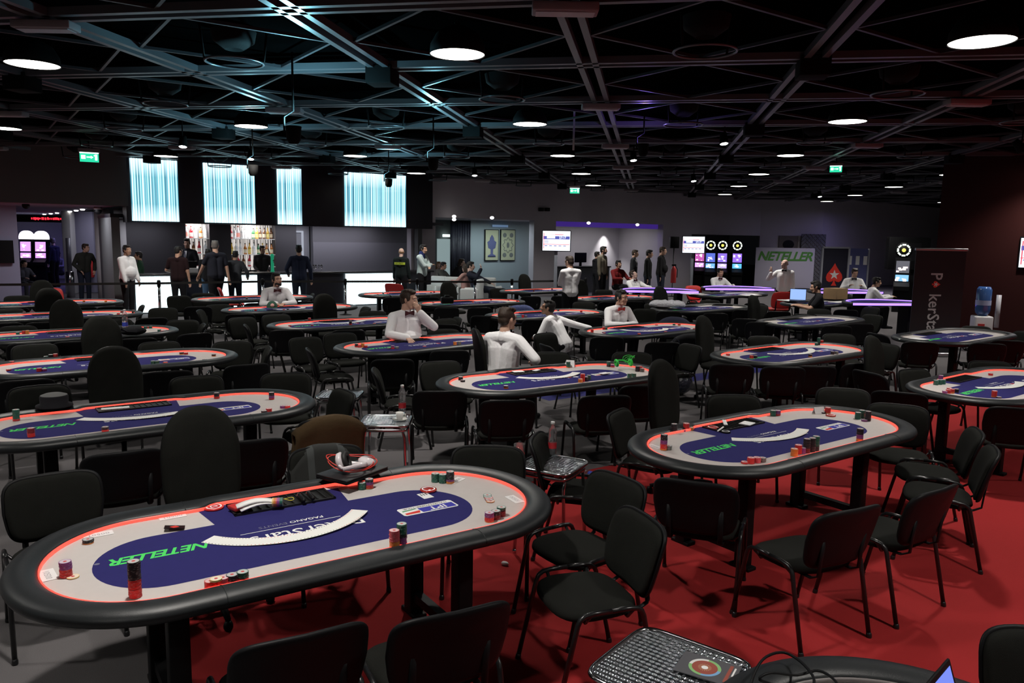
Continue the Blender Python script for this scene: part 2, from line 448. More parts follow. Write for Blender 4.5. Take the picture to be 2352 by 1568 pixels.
for (i, j, p) in lamps:
    x, y = px_of(p) if p.y > 1 else (0, 0)
    vis = p.y > 4 and -60 < x < 2420 and -60 < y
    column = (i + 9) // 2
    where = {-5: 'leftmost line', -3: 'line over the left-hand tables', -1: 'line over the centre of the hall', 1: 'line over the right-hand tables', 3: 'line above the dark red wall', 5: 'line near the far right wall'}.get(i, 'outer line')
    rank = sum(1 for q in lamps if q[0] == i and q[2].y > 4 and q[2].y < p.y and -60 < px_of(q[2])[0] < 2420 and -60 < px_of(q[2])[1])
    ordn = ['nearest', 'second', 'third', 'fourth', 'fifth', 'sixth', 'seventh', 'eighth', 'ninth', 'tenth'][min(rank, 9)]
    lab = ('round white pendant downlight, %s lamp of the %s' % (ordn, where)) if vis else 'round white pendant downlight overhead outside the picture'
    if first: o = LPROTO; o.location = p; o['label'] = lab; o['group'] = 'round pendant downlights'; first = False
    else: o = dup(LPROTO, p, 0, lab, 'round pendant downlights')
    o.rotation_euler.z = GTH
for o in [o for o in col.objects if o.name.startswith('pendant_lamp')]: add_down(o)
# round ventilation rings in the bays without lamps
def ring_proto():
    t = thing('ceiling_vent', '', 'vent', group='round ceiling vents')
    mb = MB(); mb.tube([(0.28 * math.cos(2 * PI * k / 36), 0.28 * math.sin(2 * PI * k / 36), 0) for k in range(36)], 0.013, 0, 8, True); mb.build('ring', mat('vent ring', (0.10, 0.11, 0.12), 0.3, 0.6), t)
    mb = MB(); mb.lathe([(0.0, 0.16), (0.07, 0.16), (0.09, 0.12), (0.20, 0.20), (0.22, 0.3)], 0, 24, cap=False); mb.build('cone', M_HOOD, t)
    for a in (0.6, 3.74):
        mb = MB(); mb.tube([(0.29 * math.cos(a), 0.29 * math.sin(a), 0), (0.33 * math.cos(a), 0.33 * math.sin(a), 0.34)], 0.012); mb.build('hanger', M_HOOD, t)
    return t
rp = ring_proto(); first = True
for i in range(-6, 8):
    for j in range(-1, 11):
        if (i + j) % 2 == 0:
            p = gp(i + .5, j + .5, 3.86)
            if inside(p, 0.6) and not (p.dot(UV) > 17 and p.dot(NV) < 9):
                x, y = px_of(p)
                if -100 < x < 2450 and -100 < y < 440:
                    lab = 'round black ceiling vent with thin metal ring, %s' % ('far bays' if p.y > 20 else 'middle bays' if p.y > 12 else 'nearest bays')
                    lab += (' left' if x < 780 else ' right' if x > 1560 else ' centre')
                    if first: o = rp; o.location = p; o['label'] = lab; first = False
                    else: dup(rp, p, 0, lab)
# pale luminaires and black boxes where the beams cross
def plate_mesh():
    mb = MB(); mb.box((0, 0, -0.05), (0.52, 0.2, 0.07), 0, None, 0.012); mb.box((0, 0, -0.088), (0.46, 0.14, 0.012), 1); return mb.mesh('emergency_luminaire', [M_PLATE, mat('luminaire lens', (0.35, 0.32, 0.33), 0.4)])
def box_mesh():
    mb = MB(); mb.box((0, 0, -0.06), (0.30, 0.30, 0.20), 0, None, 0.01); return mb.mesh('junction_box', M_HOOD)
PM, BXM = plate_mesh(), box_mesh()
for i in range(-8, 9):
    for j in range(-1, 12):
        p = gp(i, j, ZC - 0.005)
        if not inside(p, 0.4) or not seen(p): continue
        x, y = px_of(p)
        side = 'left' if x < 780 else 'right' if x > 1560 else 'middle'
        dd = 'near' if p.y < 10 else 'mid-hall' if p.y < 17 else 'far'
        if i % 2 == 0 and j % 2 == 0:
            o = bpy.data.objects.new('emergency_luminaire', PM); col.objects.link(o); o.location = p
            tag(o, 'pale flat luminaire under a beam crossing, %s %s of the ceiling' % (dd, side), 'ceiling light', 'flat luminaires at beam crossings')
        elif i % 2 != 0 and j % 2 != 0:
            o = bpy.data.objects.new('junction_box', BXM); col.objects.link(o); o.location = p; o.rotation_euler.z = GTH
            tag(o, 'black box under a beam crossing, %s %s of the ceiling' % (dd, side), 'junction box', 'black boxes at beam crossings')
# small bright spotlights
def spot(px, py, Y, label, watts=8.0, tilt=(0.3, 0.2), power=60):
    p = atY(px, py, Y); t = thing('spotlight', label, 'spotlight', p, 0, 'small ceiling spotlights')
    q = Matrix.Rotation(tilt[1], 3, 'Z') @ Matrix.Rotation(PI - tilt[0], 3, 'X')
    def mk(prof, m, nm):
        mb = MB(); mb.M = q.to_4x4(); mb.lathe(prof, 0, 16); return mb.build(nm, m, t)
    mk([(0.055, -0.16), (0.07, -0.02), (0.075, 0.03), (0.066, 0.03), (0.062, 0.01)], M_HOOD, 'housing')
    mk([(0.0, 0.018), (0.064, 0.018), (0.064, 0.022), (0.0, 0.023)], emis('spot lens', (0.95, 0.97, 1.0), 25), 'lens')
    mb = MB(); mb.tube([(0, 0, 0.10), (0, 0, max(0.2, ZC - p.z + 0.05))], 0.012); mb.build('stem', M_HOOD, t)
    return t
spot(420, 334, 13.5, 'bright white spotlight above the leftmost cyan panel')
spot(576, 363, 16.5, 'small spotlight above the second cyan panel')
spot(1090, 401, 20.0, 'small spotlight above the wall right of the bar')
spot(1663, 327, 13.0, 'spotlight right of the central ceiling beam')
spot(1455, 366, 16.0, 'spotlight below the middle ceiling beam, right of centre')
spot(1593, 414, 20.5, 'paired spotlight low over the far end of the hall')
spot(1883, 450, 26.0, 'far small spotlight left of the farthest ceiling lamps')
spot(2346, 341, 12.5, 'spotlight at the right edge beside the dark red wall', tilt=(0.7, 1.2))
# guessed wash lights, added just under the grid to tint the beams
def wash(p, c, e, label):
    t = thing('added_wash_light', label, 'spotlight', p, 0, 'hanging wash lights')
    mb = MB(); mb.lathe([(.05, -.12), (.075, -.08), (.085, .06), (.075, .06), (.06, 0), (0, -.01)], 0, 16, cap=False); mb.build('housing', M_HOOD, t)
    mb = MB(); mb.tube([(-.10, 0, 0), (-.10, 0, .16), (0, 0, .22), (0, 0, ZC + .08 - p.z)], .012); mb.build('bracket', M_HOOD, t)
    L_ = bpy.data.lights.new('added_wash_beam', 'SPOT'); L_.energy = e; L_.color = c; L_.spot_size = R(172); L_.spot_blend = .35; L_.shadow_soft_size = .04
    o = bpy.data.objects.new('added_wash_beam', L_); col.objects.link(o); o.parent = t; o.location = (0, 0, .07); o.rotation_euler = (PI, 0, 0)
CYAN_ = (.30, .80, 1.0)
wash(gp(-1.35, .75, 3.25), CYAN_, 120, 'black hanging wash light tinting the near left beams cyan')
wash(gp(-1.15, 2.45, 3.30), CYAN_, 80, 'black hanging wash light left of the central pendant lamps')
wash(gp(-2.6, 2.7, 3.25), CYAN_, 95, 'black hanging wash light in front of the cyan panels')
wash(gp(-2.2, 4.6, 3.35), CYAN_, 85, 'black hanging wash light close to the bar front')
wash(gp(.25, 2.6, 3.55), (.32, .2, 1.0), 22, 'black hanging wash light tinting the central beam violet')
# exit signs
def exit_sign(px, py, Y, wid, label, flip=1):
    p = atY(px, py, Y); t = thing('exit_sign', label, 'exit sign', p, math.atan2(-p.x, p.y) + 0.0, 'green exit signs')
    h = wid * 0.55
    mb = MB(); mb.box((0, 0, h * .72), (wid * 1.15, 0.09, h * 0.42), 0, None, 0.01); mb.build('housing', M_PLATE, t)
    mb = MB(); mb.box((0, 0, 0), (wid, 0.03, h), 0); mb.box((0, 0, h * .45), (wid, 0.034, h * .12), 1)
    zf = -0.017
    for (x0, x1, z0, z1) in ((-.42, -.2, -.2, .2), (-.14, .1, -.05, .06), (.30, .42, -.3, .3)): mb.box(((x0 + x1) / 2 * wid, zf, (z0 + z1) / 2 * h), ((x1 - x0) * wid, 0.006, (z1 - z0) * h), 1)
    mb.add([(.08 * wid, zf - .003, .16 * h), (.22 * wid, zf - .003, 0), (.08 * wid, zf - .003, -.16 * h)], [(0, 1, 2)], 1, False)
    mb.ell((.27 * wid, zf, .18 * h), (.035 * wid, .004, .06 * h), 1, 8)
    mb.build('sign_panel', [emis('exit green', (0.02, 0.55, 0.30), 1.5), emis('exit white', (0.75, 1.0, 0.95), 2.6)], t)
    mb = MB(); mb.box((0, 0, h * .93 + (ZC + 0.1 - p.z - h) / 2), (0.03, 0.03, max(.05, ZC + 0.1 - p.z - h)), 0); mb.build('stem', M_HOOD, t)
exit_sign(205, 361, 17.0, 0.36, 'green and white exit sign left of the cyan panels')
exit_sign(1320, 438, 22.5, 0.27, 'green exit sign over the wall above the hanging screen')
exit_sign(1920, 388, 17.5, 0.25, 'green exit sign hanging at the far right of the hall')
# hanging pole with a sensor under the ceiling
p = atY(1317, 345, 13.0); t = thing('ceiling_pole', 'thin grey pole hanging from the ceiling beside a pendant lamp', 'pole', p)
mb = MB(); mb.box((0, 0, 0.32), (0.03, 0.03, 0.64)); mb.build('pole', M_PLATE, t)
mb = MB(); mb.box((0, 0, 0.64), (0.5, 0.03, 0.03)); mb.build('crossbar', M_PLATE, t)
# ------------------------------------------------------------------ the bar at the back left
def panel_mat(name, seed, strength, white=0.0):
    """backlit ribbed acrylic: white and cyan ribs, tubes along the upper and lower edge"""
    m = bpy.data.materials.new(name); m.use_nodes = True; nt = m.node_tree; L = nt.links.new; b = nt.nodes['Principled BSDF']
    b.inputs['Base Color'].default_value = (0.05, 0.08, 0.09, 1); b.inputs['Roughness'].default_value = 0.06; b.inputs['Specular IOR Level'].default_value = 0.6
    tc = nt.nodes.new('ShaderNodeTexCoord'); sp = nt.nodes.new('ShaderNodeSeparateXYZ'); L(tc.outputs['Object'], sp.inputs[0])
    def ramp(fac, stops):
        r = nt.nodes.new('ShaderNodeValToRGB'); e = r.color_ramp.elements
        while len(e) < len(stops): e.new(0.5)
        for i, (p, c) in enumerate(stops): e[i].position = p; e[i].color = (*c, 1)
        L(fac, r.inputs[0]); return r.outputs[0]
    wv = nt.nodes.new('ShaderNodeMath'); wv.operation = 'MULTIPLY'; wv.inputs[1].default_value = 1 / 0.062; L(sp.outputs['X'], wv.inputs[0])
    fr = nt.nodes.new('ShaderNodeMath'); fr.operation = 'FRACT'; L(wv.outputs[0], fr.inputs[0])
    n = nt.nodes.new('ShaderNodeTexNoise'); n.noise_dimensions = '1D'; n.inputs['Scale'].default_value = 13.0; n.inputs['Detail'].default_value = 4
    ad = nt.nodes.new('ShaderNodeMath'); ad.inputs[1].default_value = seed * 13.7; L(sp.outputs['X'], ad.inputs[0]); L(ad.outputs[0], n.inputs['W'])
    rib = ramp(fr.outputs[0], [(0.0, (0.06, 0.30, 0.40)), (0.22, (0.40, 0.80, 0.90)), (0.5, (0.75, 1.0, 1.05)), (0.72, (0.35, 0.85, 0.95)), (0.97, (0.04, 0.20, 0.28))])
    dk = ramp(n.outputs['Fac'], [(0.38, (0.26, 0.40, 0.48)), (0.50, (0.85, 0.97, 1.0)), (0.60, (1.5, 1.38, 1.35))])
    mx = nt.nodes.new('ShaderNodeMix'); mx.data_type = 'RGBA'; mx.blend_type = 'MULTIPLY'; mx.inputs[0].default_value = 1.0; L(rib, mx.inputs[6]); L(dk, mx.inputs[7])
    ab = nt.nodes.new('ShaderNodeMath'); ab.operation = 'ABSOLUTE'; L(sp.outputs['Z'], ab.inputs[0])
    tube = ramp(ab.outputs[0], [(0.35, (0, 0, 0)), (0.82, (0.55, 0.6, 0.6))])
    a2 = nt.nodes.new('ShaderNodeMix'); a2.data_type = 'RGBA'; a2.blend_type = 'ADD'; a2.inputs[0].default_value = 1.0; L(mx.outputs[2], a2.inputs[6]); L(tube, a2.inputs[7])
    a3 = nt.nodes.new('ShaderNodeMix'); a3.data_type = 'RGBA'; a3.inputs[0].default_value = white; L(a2.outputs[2], a3.inputs[6]); a3.inputs[7].default_value = (0.92, 1.0, 1.0, 1)
    L(a3.outputs[2], b.inputs['Emission Color']); b.inputs['Emission Strength'].default_value = strength
    return m
def ribbed(u0, u1, v, z0, z1, m, name, label, group, cat='light panel'):
    c = uv((u0 + u1) / 2, v, (z0 + z1) / 2); W, H = u1 - u0, z1 - z0
    mb = MB(); n = max(4, int(W / 0.031)); n -= n % 2
    vs = []; fs = []
    for i in range(n + 1):
        x = -W / 2 + W * i / n; y = -0.012 if i % 2 else 0.0
        vs += [(x, y, -H / 2), (x, y, H / 2)]
    for i in range(n): fs.append((2 * i, 2 * i + 2, 2 * i + 3, 2 * i + 1))
    k = len(vs); vs += [(-W / 2, .04, -H / 2), (W / 2, .04, -H / 2), (W / 2, .04, H / 2), (-W / 2, .04, H / 2)]
    fs += [(k + 1, k, k + 3, k + 2), (0, 1, k + 3, k), (2 * n, k + 1, k + 2, 2 * n + 1)]
    mb.add(vs, fs, 0, False); o = mb.build(name, m); o.location = c; o.rotation_euler.z = TH
    return tag(o, label, cat, group)
UP = [(3.62, 4.76), (5.41, 6.77), (7.41, 8.11), (9.44, 11.47)]
mb = MB(); ubox(mb, 3.5, 12.45, VB, VB + 0.6, 2.38, 4.2); struct('wall_bar_front', mb, M_BARBLK)
for k, (a, b) in enumerate(UP):
    nm = ['leftmost', 'second from left', 'narrowest', 'rightmost and widest'][k]
    ribbed(a, b, VB - 0.045, 2.42, 4.0, panel_mat('cyan panel %d' % k, k + 1, 1.25), 'backlit_panel', '%s of the four glowing cyan ribbed panels over the bar' % nm, 'cyan ribbed panels')
    ribbed(a, b, VB - 0.045, 0.04, 0.98, panel_mat('white panel %d' % k, k + 5, 2.2, 0.62), 'counter_light_panel', 'white glowing ribbed panel in the counter front, %s of four' % nm.replace(' and widest', ''), 'lit panels of the bar counter')
t = thing('bar_counter', 'long black lacquered bar counter with lit white panels in its front', 'bar counter', uv(8, VB, 0), TH)
mb = MB(); mb.box((-.02, .33, .5), (8.84, .6, 1.0), 0); mb.build('counter_body', M_BARBLK, t)
mb = MB(); mb.box((-.02, .30, 1.025), (9.0, .74, .05), 0, None, .012); mb.build('countertop', mat('bar top', (.02, .02, .022), .25), t)
# back wall of the bar with its lit bottle niches
VN = 24.6
na0, na1, nb0, nb1 = uw(427, 560, VN), uw(481, 560, VN), uw(530, 560, VN), uw(632, 560, VN)
nc0, nc1 = uw(680, 560, VN), uw(718, 560, VN)
mb = MB()
for (a, b) in ((3.2, na0), (na1, nb0), (nb1, nc0)): ubox(mb, a, b, VN - .04, VN + .4, 0, 2.5)
struct('wall_bar_back', mb, mat('dark bar wall', (0.05, 0.047, 0.055), 0.6))
mb = MB(); ubox(mb, nc1, 13.2, VN - .02, VN + .2, 0, 2.5); struct('wall_bar_right', mb, mat('grey bar wall', (.11, .105, .12), .7))
mb = MB(); ubox(mb, nc1 + .0, 13.0, VN - .06, VN - .02, 0, 1.9); mb2 = struct('trim_1', mb, mat('lower grey bar wall', (.16, .155, .18), .7))
mb = MB(); ubox(mb, 3.2, 13.2, VB + .6, VN + .5, 2.5, 2.6); struct('ceiling_bar', mb, M_BARBLK)
mb = MB(); ubox(mb, 3.2, 3.4, VB + .5, VN, 0, 2.5); ubox(mb, 12.3, 12.45, VB + .7, VG + .1, 0, 2.5); struct('wall_bar_side', mb, M_WALLD)
# service door right of the niches
mb = MB(); ubox(mb, nc0, nc1, VN + .3, VN + .34, 0, 2.5); d = struct('door_3', mb, mat('service door', (.30, .30, .33), .5))
mb = MB(); u_ = nc0 + (nc1 - nc0) * .52; ubox(mb, u_, u_ + .04, VN + .2, VN + .3, 0, 2.25); ubox(mb, nc0, u_, VN + .2, VN + .3, 2.2, 2.25); mb.build('door_frame', emis('lit door frame', (.75, .8, .95), .5)).parent = d
def niche_mat():
    m = bpy.data.materials.new('lit ribbed niche back'); m.use_nodes = True; nt = m.node_tree; L = nt.links.new; b = nt.nodes['Principled BSDF']
    tc = nt.nodes.new('ShaderNodeTexCoord'); sp = nt.nodes.new('ShaderNodeSeparateXYZ'); L(tc.outputs['Object'], sp.inputs[0])
    n = nt.nodes.new('ShaderNodeTexNoise'); n.noise_dimensions = '1D'; n.inputs['Scale'].default_value = 26; n.inputs['Detail'].default_value = 2; L(sp.outputs['X'], n.inputs['W'])
    r = nt.nodes.new('ShaderNodeValToRGB'); e = r.color_ramp.elements; e[0].position = .42; e[0].color = (.02, .018, .02, 1); e[1].position = .56; e[1].color = (1, .93, .88, 1)
    L(n.outputs['Fac'], r.inputs[0]); L(r.outputs[0], b.inputs['Emission Color']); b.inputs['Emission Strength'].default_value = .75; b.inputs['Base Color'].default_value = (.1, .1, .1, 1)
    return m
NM = niche_mat()
GLASSES = {}
def bottle_mesh(kind, colr, lab, cap_c, h):
    mb = MB(); r = .040
    mb.lathe([(r * .9, 0), (r, .006), (r, .55 * h), (r * .85, .62 * h), (.015, .74 * h), (.013, .93 * h)], 0, 12)
    mb.lathe([(r + .0012, .13 * h), (r + .0012, .45 * h)], 1, 12, cap=False); mb.lathe([(.0155, .90 * h), (.0155, h)], 2, 10)
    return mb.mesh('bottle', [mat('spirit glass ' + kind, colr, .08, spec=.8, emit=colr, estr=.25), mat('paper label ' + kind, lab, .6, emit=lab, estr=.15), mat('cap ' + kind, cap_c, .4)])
KINDS_ = [('amber', (.35, .12, .02), (.75, .68, .5), (.05, .04, .03)), ('clear', (.55, .58, .6), (.8, .8, .82), (.6, .6, .62)), ('gold', (.55, .33, .04), (.8, .7, .25), (.5, .38, .05)),
          ('red', (.35, .02, .03), (.8, .75, .72), (.4, .02, .02)), ('pale', (.62, .58, .62), (.85, .35, .3), (.65, .1, .08)), ('green', (.03, .16, .06), (.7, .7, .45), (.02, .02, .02)), ('brown', (.10, .04, .015), (.6, .5, .35), (.02, .02, .02))]
BMS = [bottle_mesh(k, c, l, cc, h) for (k, c, l, cc), h in zip(KINDS_, (.30, .33, .31, .32, .34, .29, .31))]
SHELFN = ['top', 'middle', 'bottom']
for (a, b, nmn, rows) in ((na0, na1, 'left', ((1.98, (4, 3, 1, 0, 1)), (1.52, (3, 6, 3, 1)), (1.15, (6, 3, 0)))), (nb0, nb1, 'right', ((1.98, (3, 1, 4, 1, 1, 1, 5, 2, 6, 6, 2, 6)), (1.50, (2, 1, 1, 0, 2, 1, 5, 2, 0, 0)), (1.12, (6, 3, 6, 3, 6, 3, 0, 6))))):
    mb = MB(); W = b - a
    mb.box((0, 0, 0), (W, .04, 1.45)); t = thing('bottle_niche', '%s lit bottle niche of striped light behind the bar' % nmn, 'shelf niche', uv((a + b) / 2, VN + .32, 1.72), TH, 'lit bottle niches')
    mb.build('back_panel', NM, t)
    for z, _ in rows:
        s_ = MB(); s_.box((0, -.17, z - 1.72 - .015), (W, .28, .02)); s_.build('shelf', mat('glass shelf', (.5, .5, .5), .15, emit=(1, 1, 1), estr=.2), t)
    for zi, (z, seq) in enumerate(rows):
        for k, q in enumerate(seq):
            o = bpy.data.objects.new('bottle', BMS[q]); col.objects.link(o)
            uu = a + W * (k + .5) / max(len(seq), 1) if nmn == 'right' else a + W * (k + .5) / len(seq)
            o.location = uv(uu, VN + .16 + .02 * ((k * 7) % 3), z - .004); o.scale = (1.25, 1.25, 1.15)
            tag(o, '%s spirit bottle, %s from left on %s shelf of the %s bar niche' % (KINDS_[q][0], ['first', 'second', 'third', 'fourth', 'fifth', 'sixth', 'seventh', 'eighth', 'ninth', 'tenth', 'eleventh', 'twelfth'][k], SHELFN[zi], nmn), 'bottle', 'bottles behind the bar')
L_ = bpy.data.lights.new('niche_light', 'AREA'); L_.size = .4; L_.energy = 18; L_.color = (1, .93, .9)
for (a, b) in ((na0, na1), (nb0, nb1)):
    o = bpy.data.objects.new('niche_light', L_); col.objects.link(o); o.location = uv((a + b) / 2, VN + .1, 2.45)
# beer tap, till, glasses on the bar
p = onwall(626, 620, VB + .45); t = thing('beer_tap', 'green and white beer tap column on the bar beside the barwoman', 'beer tap', uv(p.dot(UV), VB + .45, 1.05), TH)
mb = MB(); mb.lathe([(.06, 0), (.045, .05), (.045, .42), (.06, .46), (.03, .52)], 0, 14); mb.build('column', mat('tap green', (.03, .4, .22), .3, emit=(.03, .6, .3), estr=.3), t)
mb = MB(); mb.tube([(0, 0, .3), (0, -.12, .34), (0, -.14, .26)], .012); mb.build('spout', M_CHROME, t)
mb = MB(); mb.cap((-.07, 0, .5), (-.12, -.02, .66), .014, .02); mb.build('handle', M_WHITE, t)
p = onwall(441, 620, VB + .4); t = thing('till', 'grey cash till on the bar by the man in a tie', 'till', uv(p.dot(UV), VB + .4, 1.05), TH)
mb = MB(); mb.box((0, 0, .06), (.36, .36, .12), 0, None, .01); mb.build('body', mat('till grey', (.35, .35, .37), .5), t)
mb = MB(); mb.M = Matrix.Translation((0, .05, .22)) @ Matrix.Rotation(.4, 4, 'X'); mb.box((0, 0, 0), (.28, .03, .2), 0, None, .006); mb.build('screen', M_BLACK, t)
for k, px in enumerate((721, 727, 733, 740)):
    t = bpy.data.objects.new('wine_glass', GLASSES.get('w') or MB().lathe([(.03, 0), (.004, .006), (.004, .08), (.03, .10), (.036, .15), (.03, .19), (.028, .19), (.033, .15), (.026, .105), (0, .09)], 0, 14).mesh('wine_glass', [mat('glass', (.9, .9, .9), .03, trans=1.0)])); GLASSES['w'] = t.data
    col.objects.link(t); p = onwall(px, 617, VB + .35); t.location = uv(p.dot(UV), VB + .35 + .05 * (k % 2), 1.05)
    tag(t, 'empty wine glass on the right-hand bar top', 'glass', 'wine glasses on the bar')
# ------------------------------------------------------------------ queue barrier in front of the bar
BELT = mat('barrier belt', (.008, .008, .008), .8)
posts = [(-60, 662, 17.4), (107, 660, 18.0), (365, 656, 19.0), (603, 652, 20.4), (793, 649, 21.0), (958, 645, 21.6), (1091, 643, 21.8), (1176, 643, 22.3), (1345, 640, 23.5)]
pts = []
for k, (px, py, Y) in enumerate(posts):
    q = atY(px, py, Y); p = Vector((q.x, Y, 0)); pts.append(p)
    where = ['beyond the left edge', 'before the entrance at left', 'before the leftmost counter panel', 'beside the third counter panel', 'left of the widest counter panel', 'right of the widest counter panel', 'by the white armchairs', 'right of the white armchairs', 'behind the standing dealer'][k]
    t = thing('barrier_post', 'chrome belt barrier post ' + where, 'barrier post', p, 0, 'belt barrier posts')
    mb = MB(); mb.lathe([(.17, 0), (.17, .012), (.05, .03), (.05, .04)], 0, 20); mb.build('foot', M_BLACK, t)
    mb = MB(); mb.lathe([(.032, .03), (.032, .86)], 0, 14); mb.build('pole', M_CHROME, t)
    mb = MB(); mb.lathe([(.042, .82), (.042, .96), (.03, .98)], 0, 14); mb.build('belt_head', M_BLACK, t)
for k in range(len(pts) - 1):
    a, b = pts[k], pts[k + 1]; d = b - a; ang = math.atan2(d.y, d.x); c = (a + b) / 2
    mb = MB(); mb.box((0, 0, 0), (d.length - .08, .006, .055)); o = mb.build('barrier_belt', BELT); o.location = (c.x, c.y, .90); o.rotation_euler.z = ang
    tag(o, 'black barrier belt stretched between post %s and its right-hand neighbour' % ['at the left edge', 'at the entrance', 'at the leftmost counter panel', 'at the third counter panel', 'left of the widest panel', 'right of the widest panel', 'by the armchairs', 'right of the armchairs'][k], 'barrier belt', 'barrier belts')
# ------------------------------------------------------------------ slot machines
def slot(p, rz, label, glow, top='disc', s=1.0, grp='slot machines on the far wall'):
    t = thing('slot_machine', label, 'slot machine', p, rz, grp)
    mb = MB()
    side = [(-.36, 0), (.30, 0), (.30, 1.72 * s), (-.10, 1.72 * s), (-.16, 1.2 * s), (-.18, .96 * s), (-.42, .82 * s), (-.42, .70 * s), (-.33, .62 * s)]
    mb.add([(x, a, b) for x in (-.225, .225) for a, b in side], [tuple(range(9))[::-1], tuple(range(9, 18))] + [(i, (i + 1) % 9, 9 + (i + 1) % 9, 9 + i) for i in range(9)], 0, False)
    mb.build('cabinet', M_BLACK, t)
    def scr(nm, z0, z1, y0, y1, colr, st, w_=.19):
        mb = MB(); mb.add([(-w_, y0, z0), (w_, y0, z0), (w_, y1, z1), (-w_, y1, z1), (-w_, y0 + .02, z0), (w_, y0 + .02, z0), (w_, y1 + .02, z1), (-w_, y1 + .02, z1)], [(0, 1, 2, 3), (5, 4, 7, 6), (0, 4, 5, 1), (3, 2, 6, 7)], 0, False)
        random.seed(hash(label) % 1000 + int(z0 * 10))
        for k in range(7):
            x = random.uniform(-w_ * .8, w_ * .6); z = random.uniform(.1, .8); zz = z0 + (z1 - z0) * z; yy = y0 + (y1 - y0) * z; e = random.uniform(.02, .07)
            mb.box((x, yy - .004, zz), (e * 1.6, .004, e), 1)
        return mb.build(nm, [emis('slot glow %s %.1f' % (str(colr), st), colr, st), emis('slot symbols', (1, .8, .75), 1.6)], t)
    scr('upper_screen', 1.24 * s, 1.62 * s, -.185, -.135, glow[0], 1.3); scr('lower_screen', .98 * s, 1.18 * s, -.205, -.185, glow[1], 1.5)
    mb = MB(); mb.add([(-.2, -.41, .80 * s), (.2, -.41, .80 * s), (.2, -.22, .93 * s), (-.2, -.22, .93 * s)], [(0, 1, 2, 3)], 0, False); mb.build('button_deck', emis('slot deck ' + str(glow[2]), glow[2], .9), t)
    if top == 'disc':
        mb = MB(); mb.M = Matrix.Translation((0, .06, 1.96 * s)) @ Matrix.Rotation(PI / 2, 4, 'X'); mb.lathe([(.25, -.05), (.25, .05)], 0, 28)
        for k in range(8):
            a = 2 * PI * k / 8; mb.box((.17 * math.cos(a), .17 * math.sin(a), .055), (.11, .05, .012), 1, a + PI / 2)
        mb.lathe([(0, .058), (.06, .058), (.06, .062), (0, .062)], 2, 20)
        mb.build('topper', [M_BLACK, emis('topper chips', (.9, 1, .85), 1.7), emis('topper gold', (.9, .8, .15), 1.2)], t)
    else:
        mb = MB(); mb.add([(x, y, z) for y in (-.12, .2) for x, z in [(-.24, 1.72 * s)] + [(.24 * math.cos(a), 1.80 * s + .26 * math.sin(a)) for a in [PI - PI * k / 14 for k in range(15)]] + [(.24, 1.72 * s)]],
               [tuple(range(17)), tuple(range(17, 34))[::-1]] + [(i, 17 + i, 17 + (i + 1) % 17, (i + 1) % 17) for i in range(17)], 0, False)
        mb.build('topper', emis('white arched topper', (.95, .9, 1), 2.4), t)
    return t
for px, Y, lab, gl in ((1605, 35.0, 'leftmost slot machine, half hidden by the right-hand screen stand', ((.5, .1, .4), (.6, .3, .8), (.3, .5, .7))), (1630, 34.0, 'second slot machine from left, green round chip topper', ((.1, .15, .6), (.15, .4, .9), (.3, .5, .8))),
                       (1657, 34.0, 'third slot machine, behind the seated dealer, yellow chip topper', ((.25, .15, .7), (.45, .35, .8), (.5, .2, .9))), (1691, 34.0, 'rightmost slot machine of the far row, round chip topper', ((.3, .15, .8), (.1, .45, .8), (.8, .7, .9)))):
    q = atY(px, 620, Y); slot((q.x, Y, 0), -R(10), lab, gl)
for px, lab in ((64, 'left of two glowing slot machines beyond the entrance'), (98, 'right of two glowing slot machines beyond the entrance')):
    q = atY(px, 600, 32.0); slot((q.x, 32.0, 0), R(12), lab, ((.7, .35, .9), (.6, .3, .9), (.3, .3, .8)), 'arch', 1.02, 'slot machines beyond the entrance')
q = atY(2070, 650, 25.0); slot((q.x, 25.0, 0), -R(25), 'slot machine beside the roll-up banner under the dark wall screen', ((.1, .1, .12), (.2, .45, .7), (.5, .6, .3)), None if False else 'disc')
# violet soffit glow lamp in the lobby header, purple lamps in the left hall
def area(name, loc, size, sy, e, c, rot=(0, 0, 0)):
    L_ = bpy.data.lights.new(name, 'AREA'); L_.shape = 'RECTANGLE'; L_.size = size; L_.size_y = sy; L_.energy = e; L_.color = c
    o = bpy.data.objects.new(name, L_); col.objects.link(o); o.location = loc; o.rotation_euler = rot; return o
mb = MB(); ubox(mb, ub0, ub1, VG + .31, VG + .35, 2.60, 2.79); o = mb.build('soffit_glow', emis('violet soffit glow', (.16, .06, .75), .22)); tag(o, 'violet light strip under the header of the middle opening', 'light strip')  # soffit face glows by its material, standing in for violet light on it
area('cove', uv((ub0 + ub1) / 2, VG + .5, 2.5), 6, .2, 9, (.3, .15, 1), (0, 0, TH))
area('alcove_wash', uv((ua0 + ua1) / 2 + 1, VG + 1.0, 2.7), 3, .6, 75, (.8, .95, 1.0), (0, 0, TH))
for px in (1400, 1495):
    q = onwall(px, 560, 26.0); L_ = bpy.data.lights.new('wallwasher', 'SPOT'); L_.energy = 330; L_.spot_size = R(70); L_.spot_blend = .8; L_.color = (1, 1, .95)
    o = bpy.data.objects.new('wallwasher', L_); col.objects.link(o); o.location = uv(q.dot(UV), 26.1, 2.75)
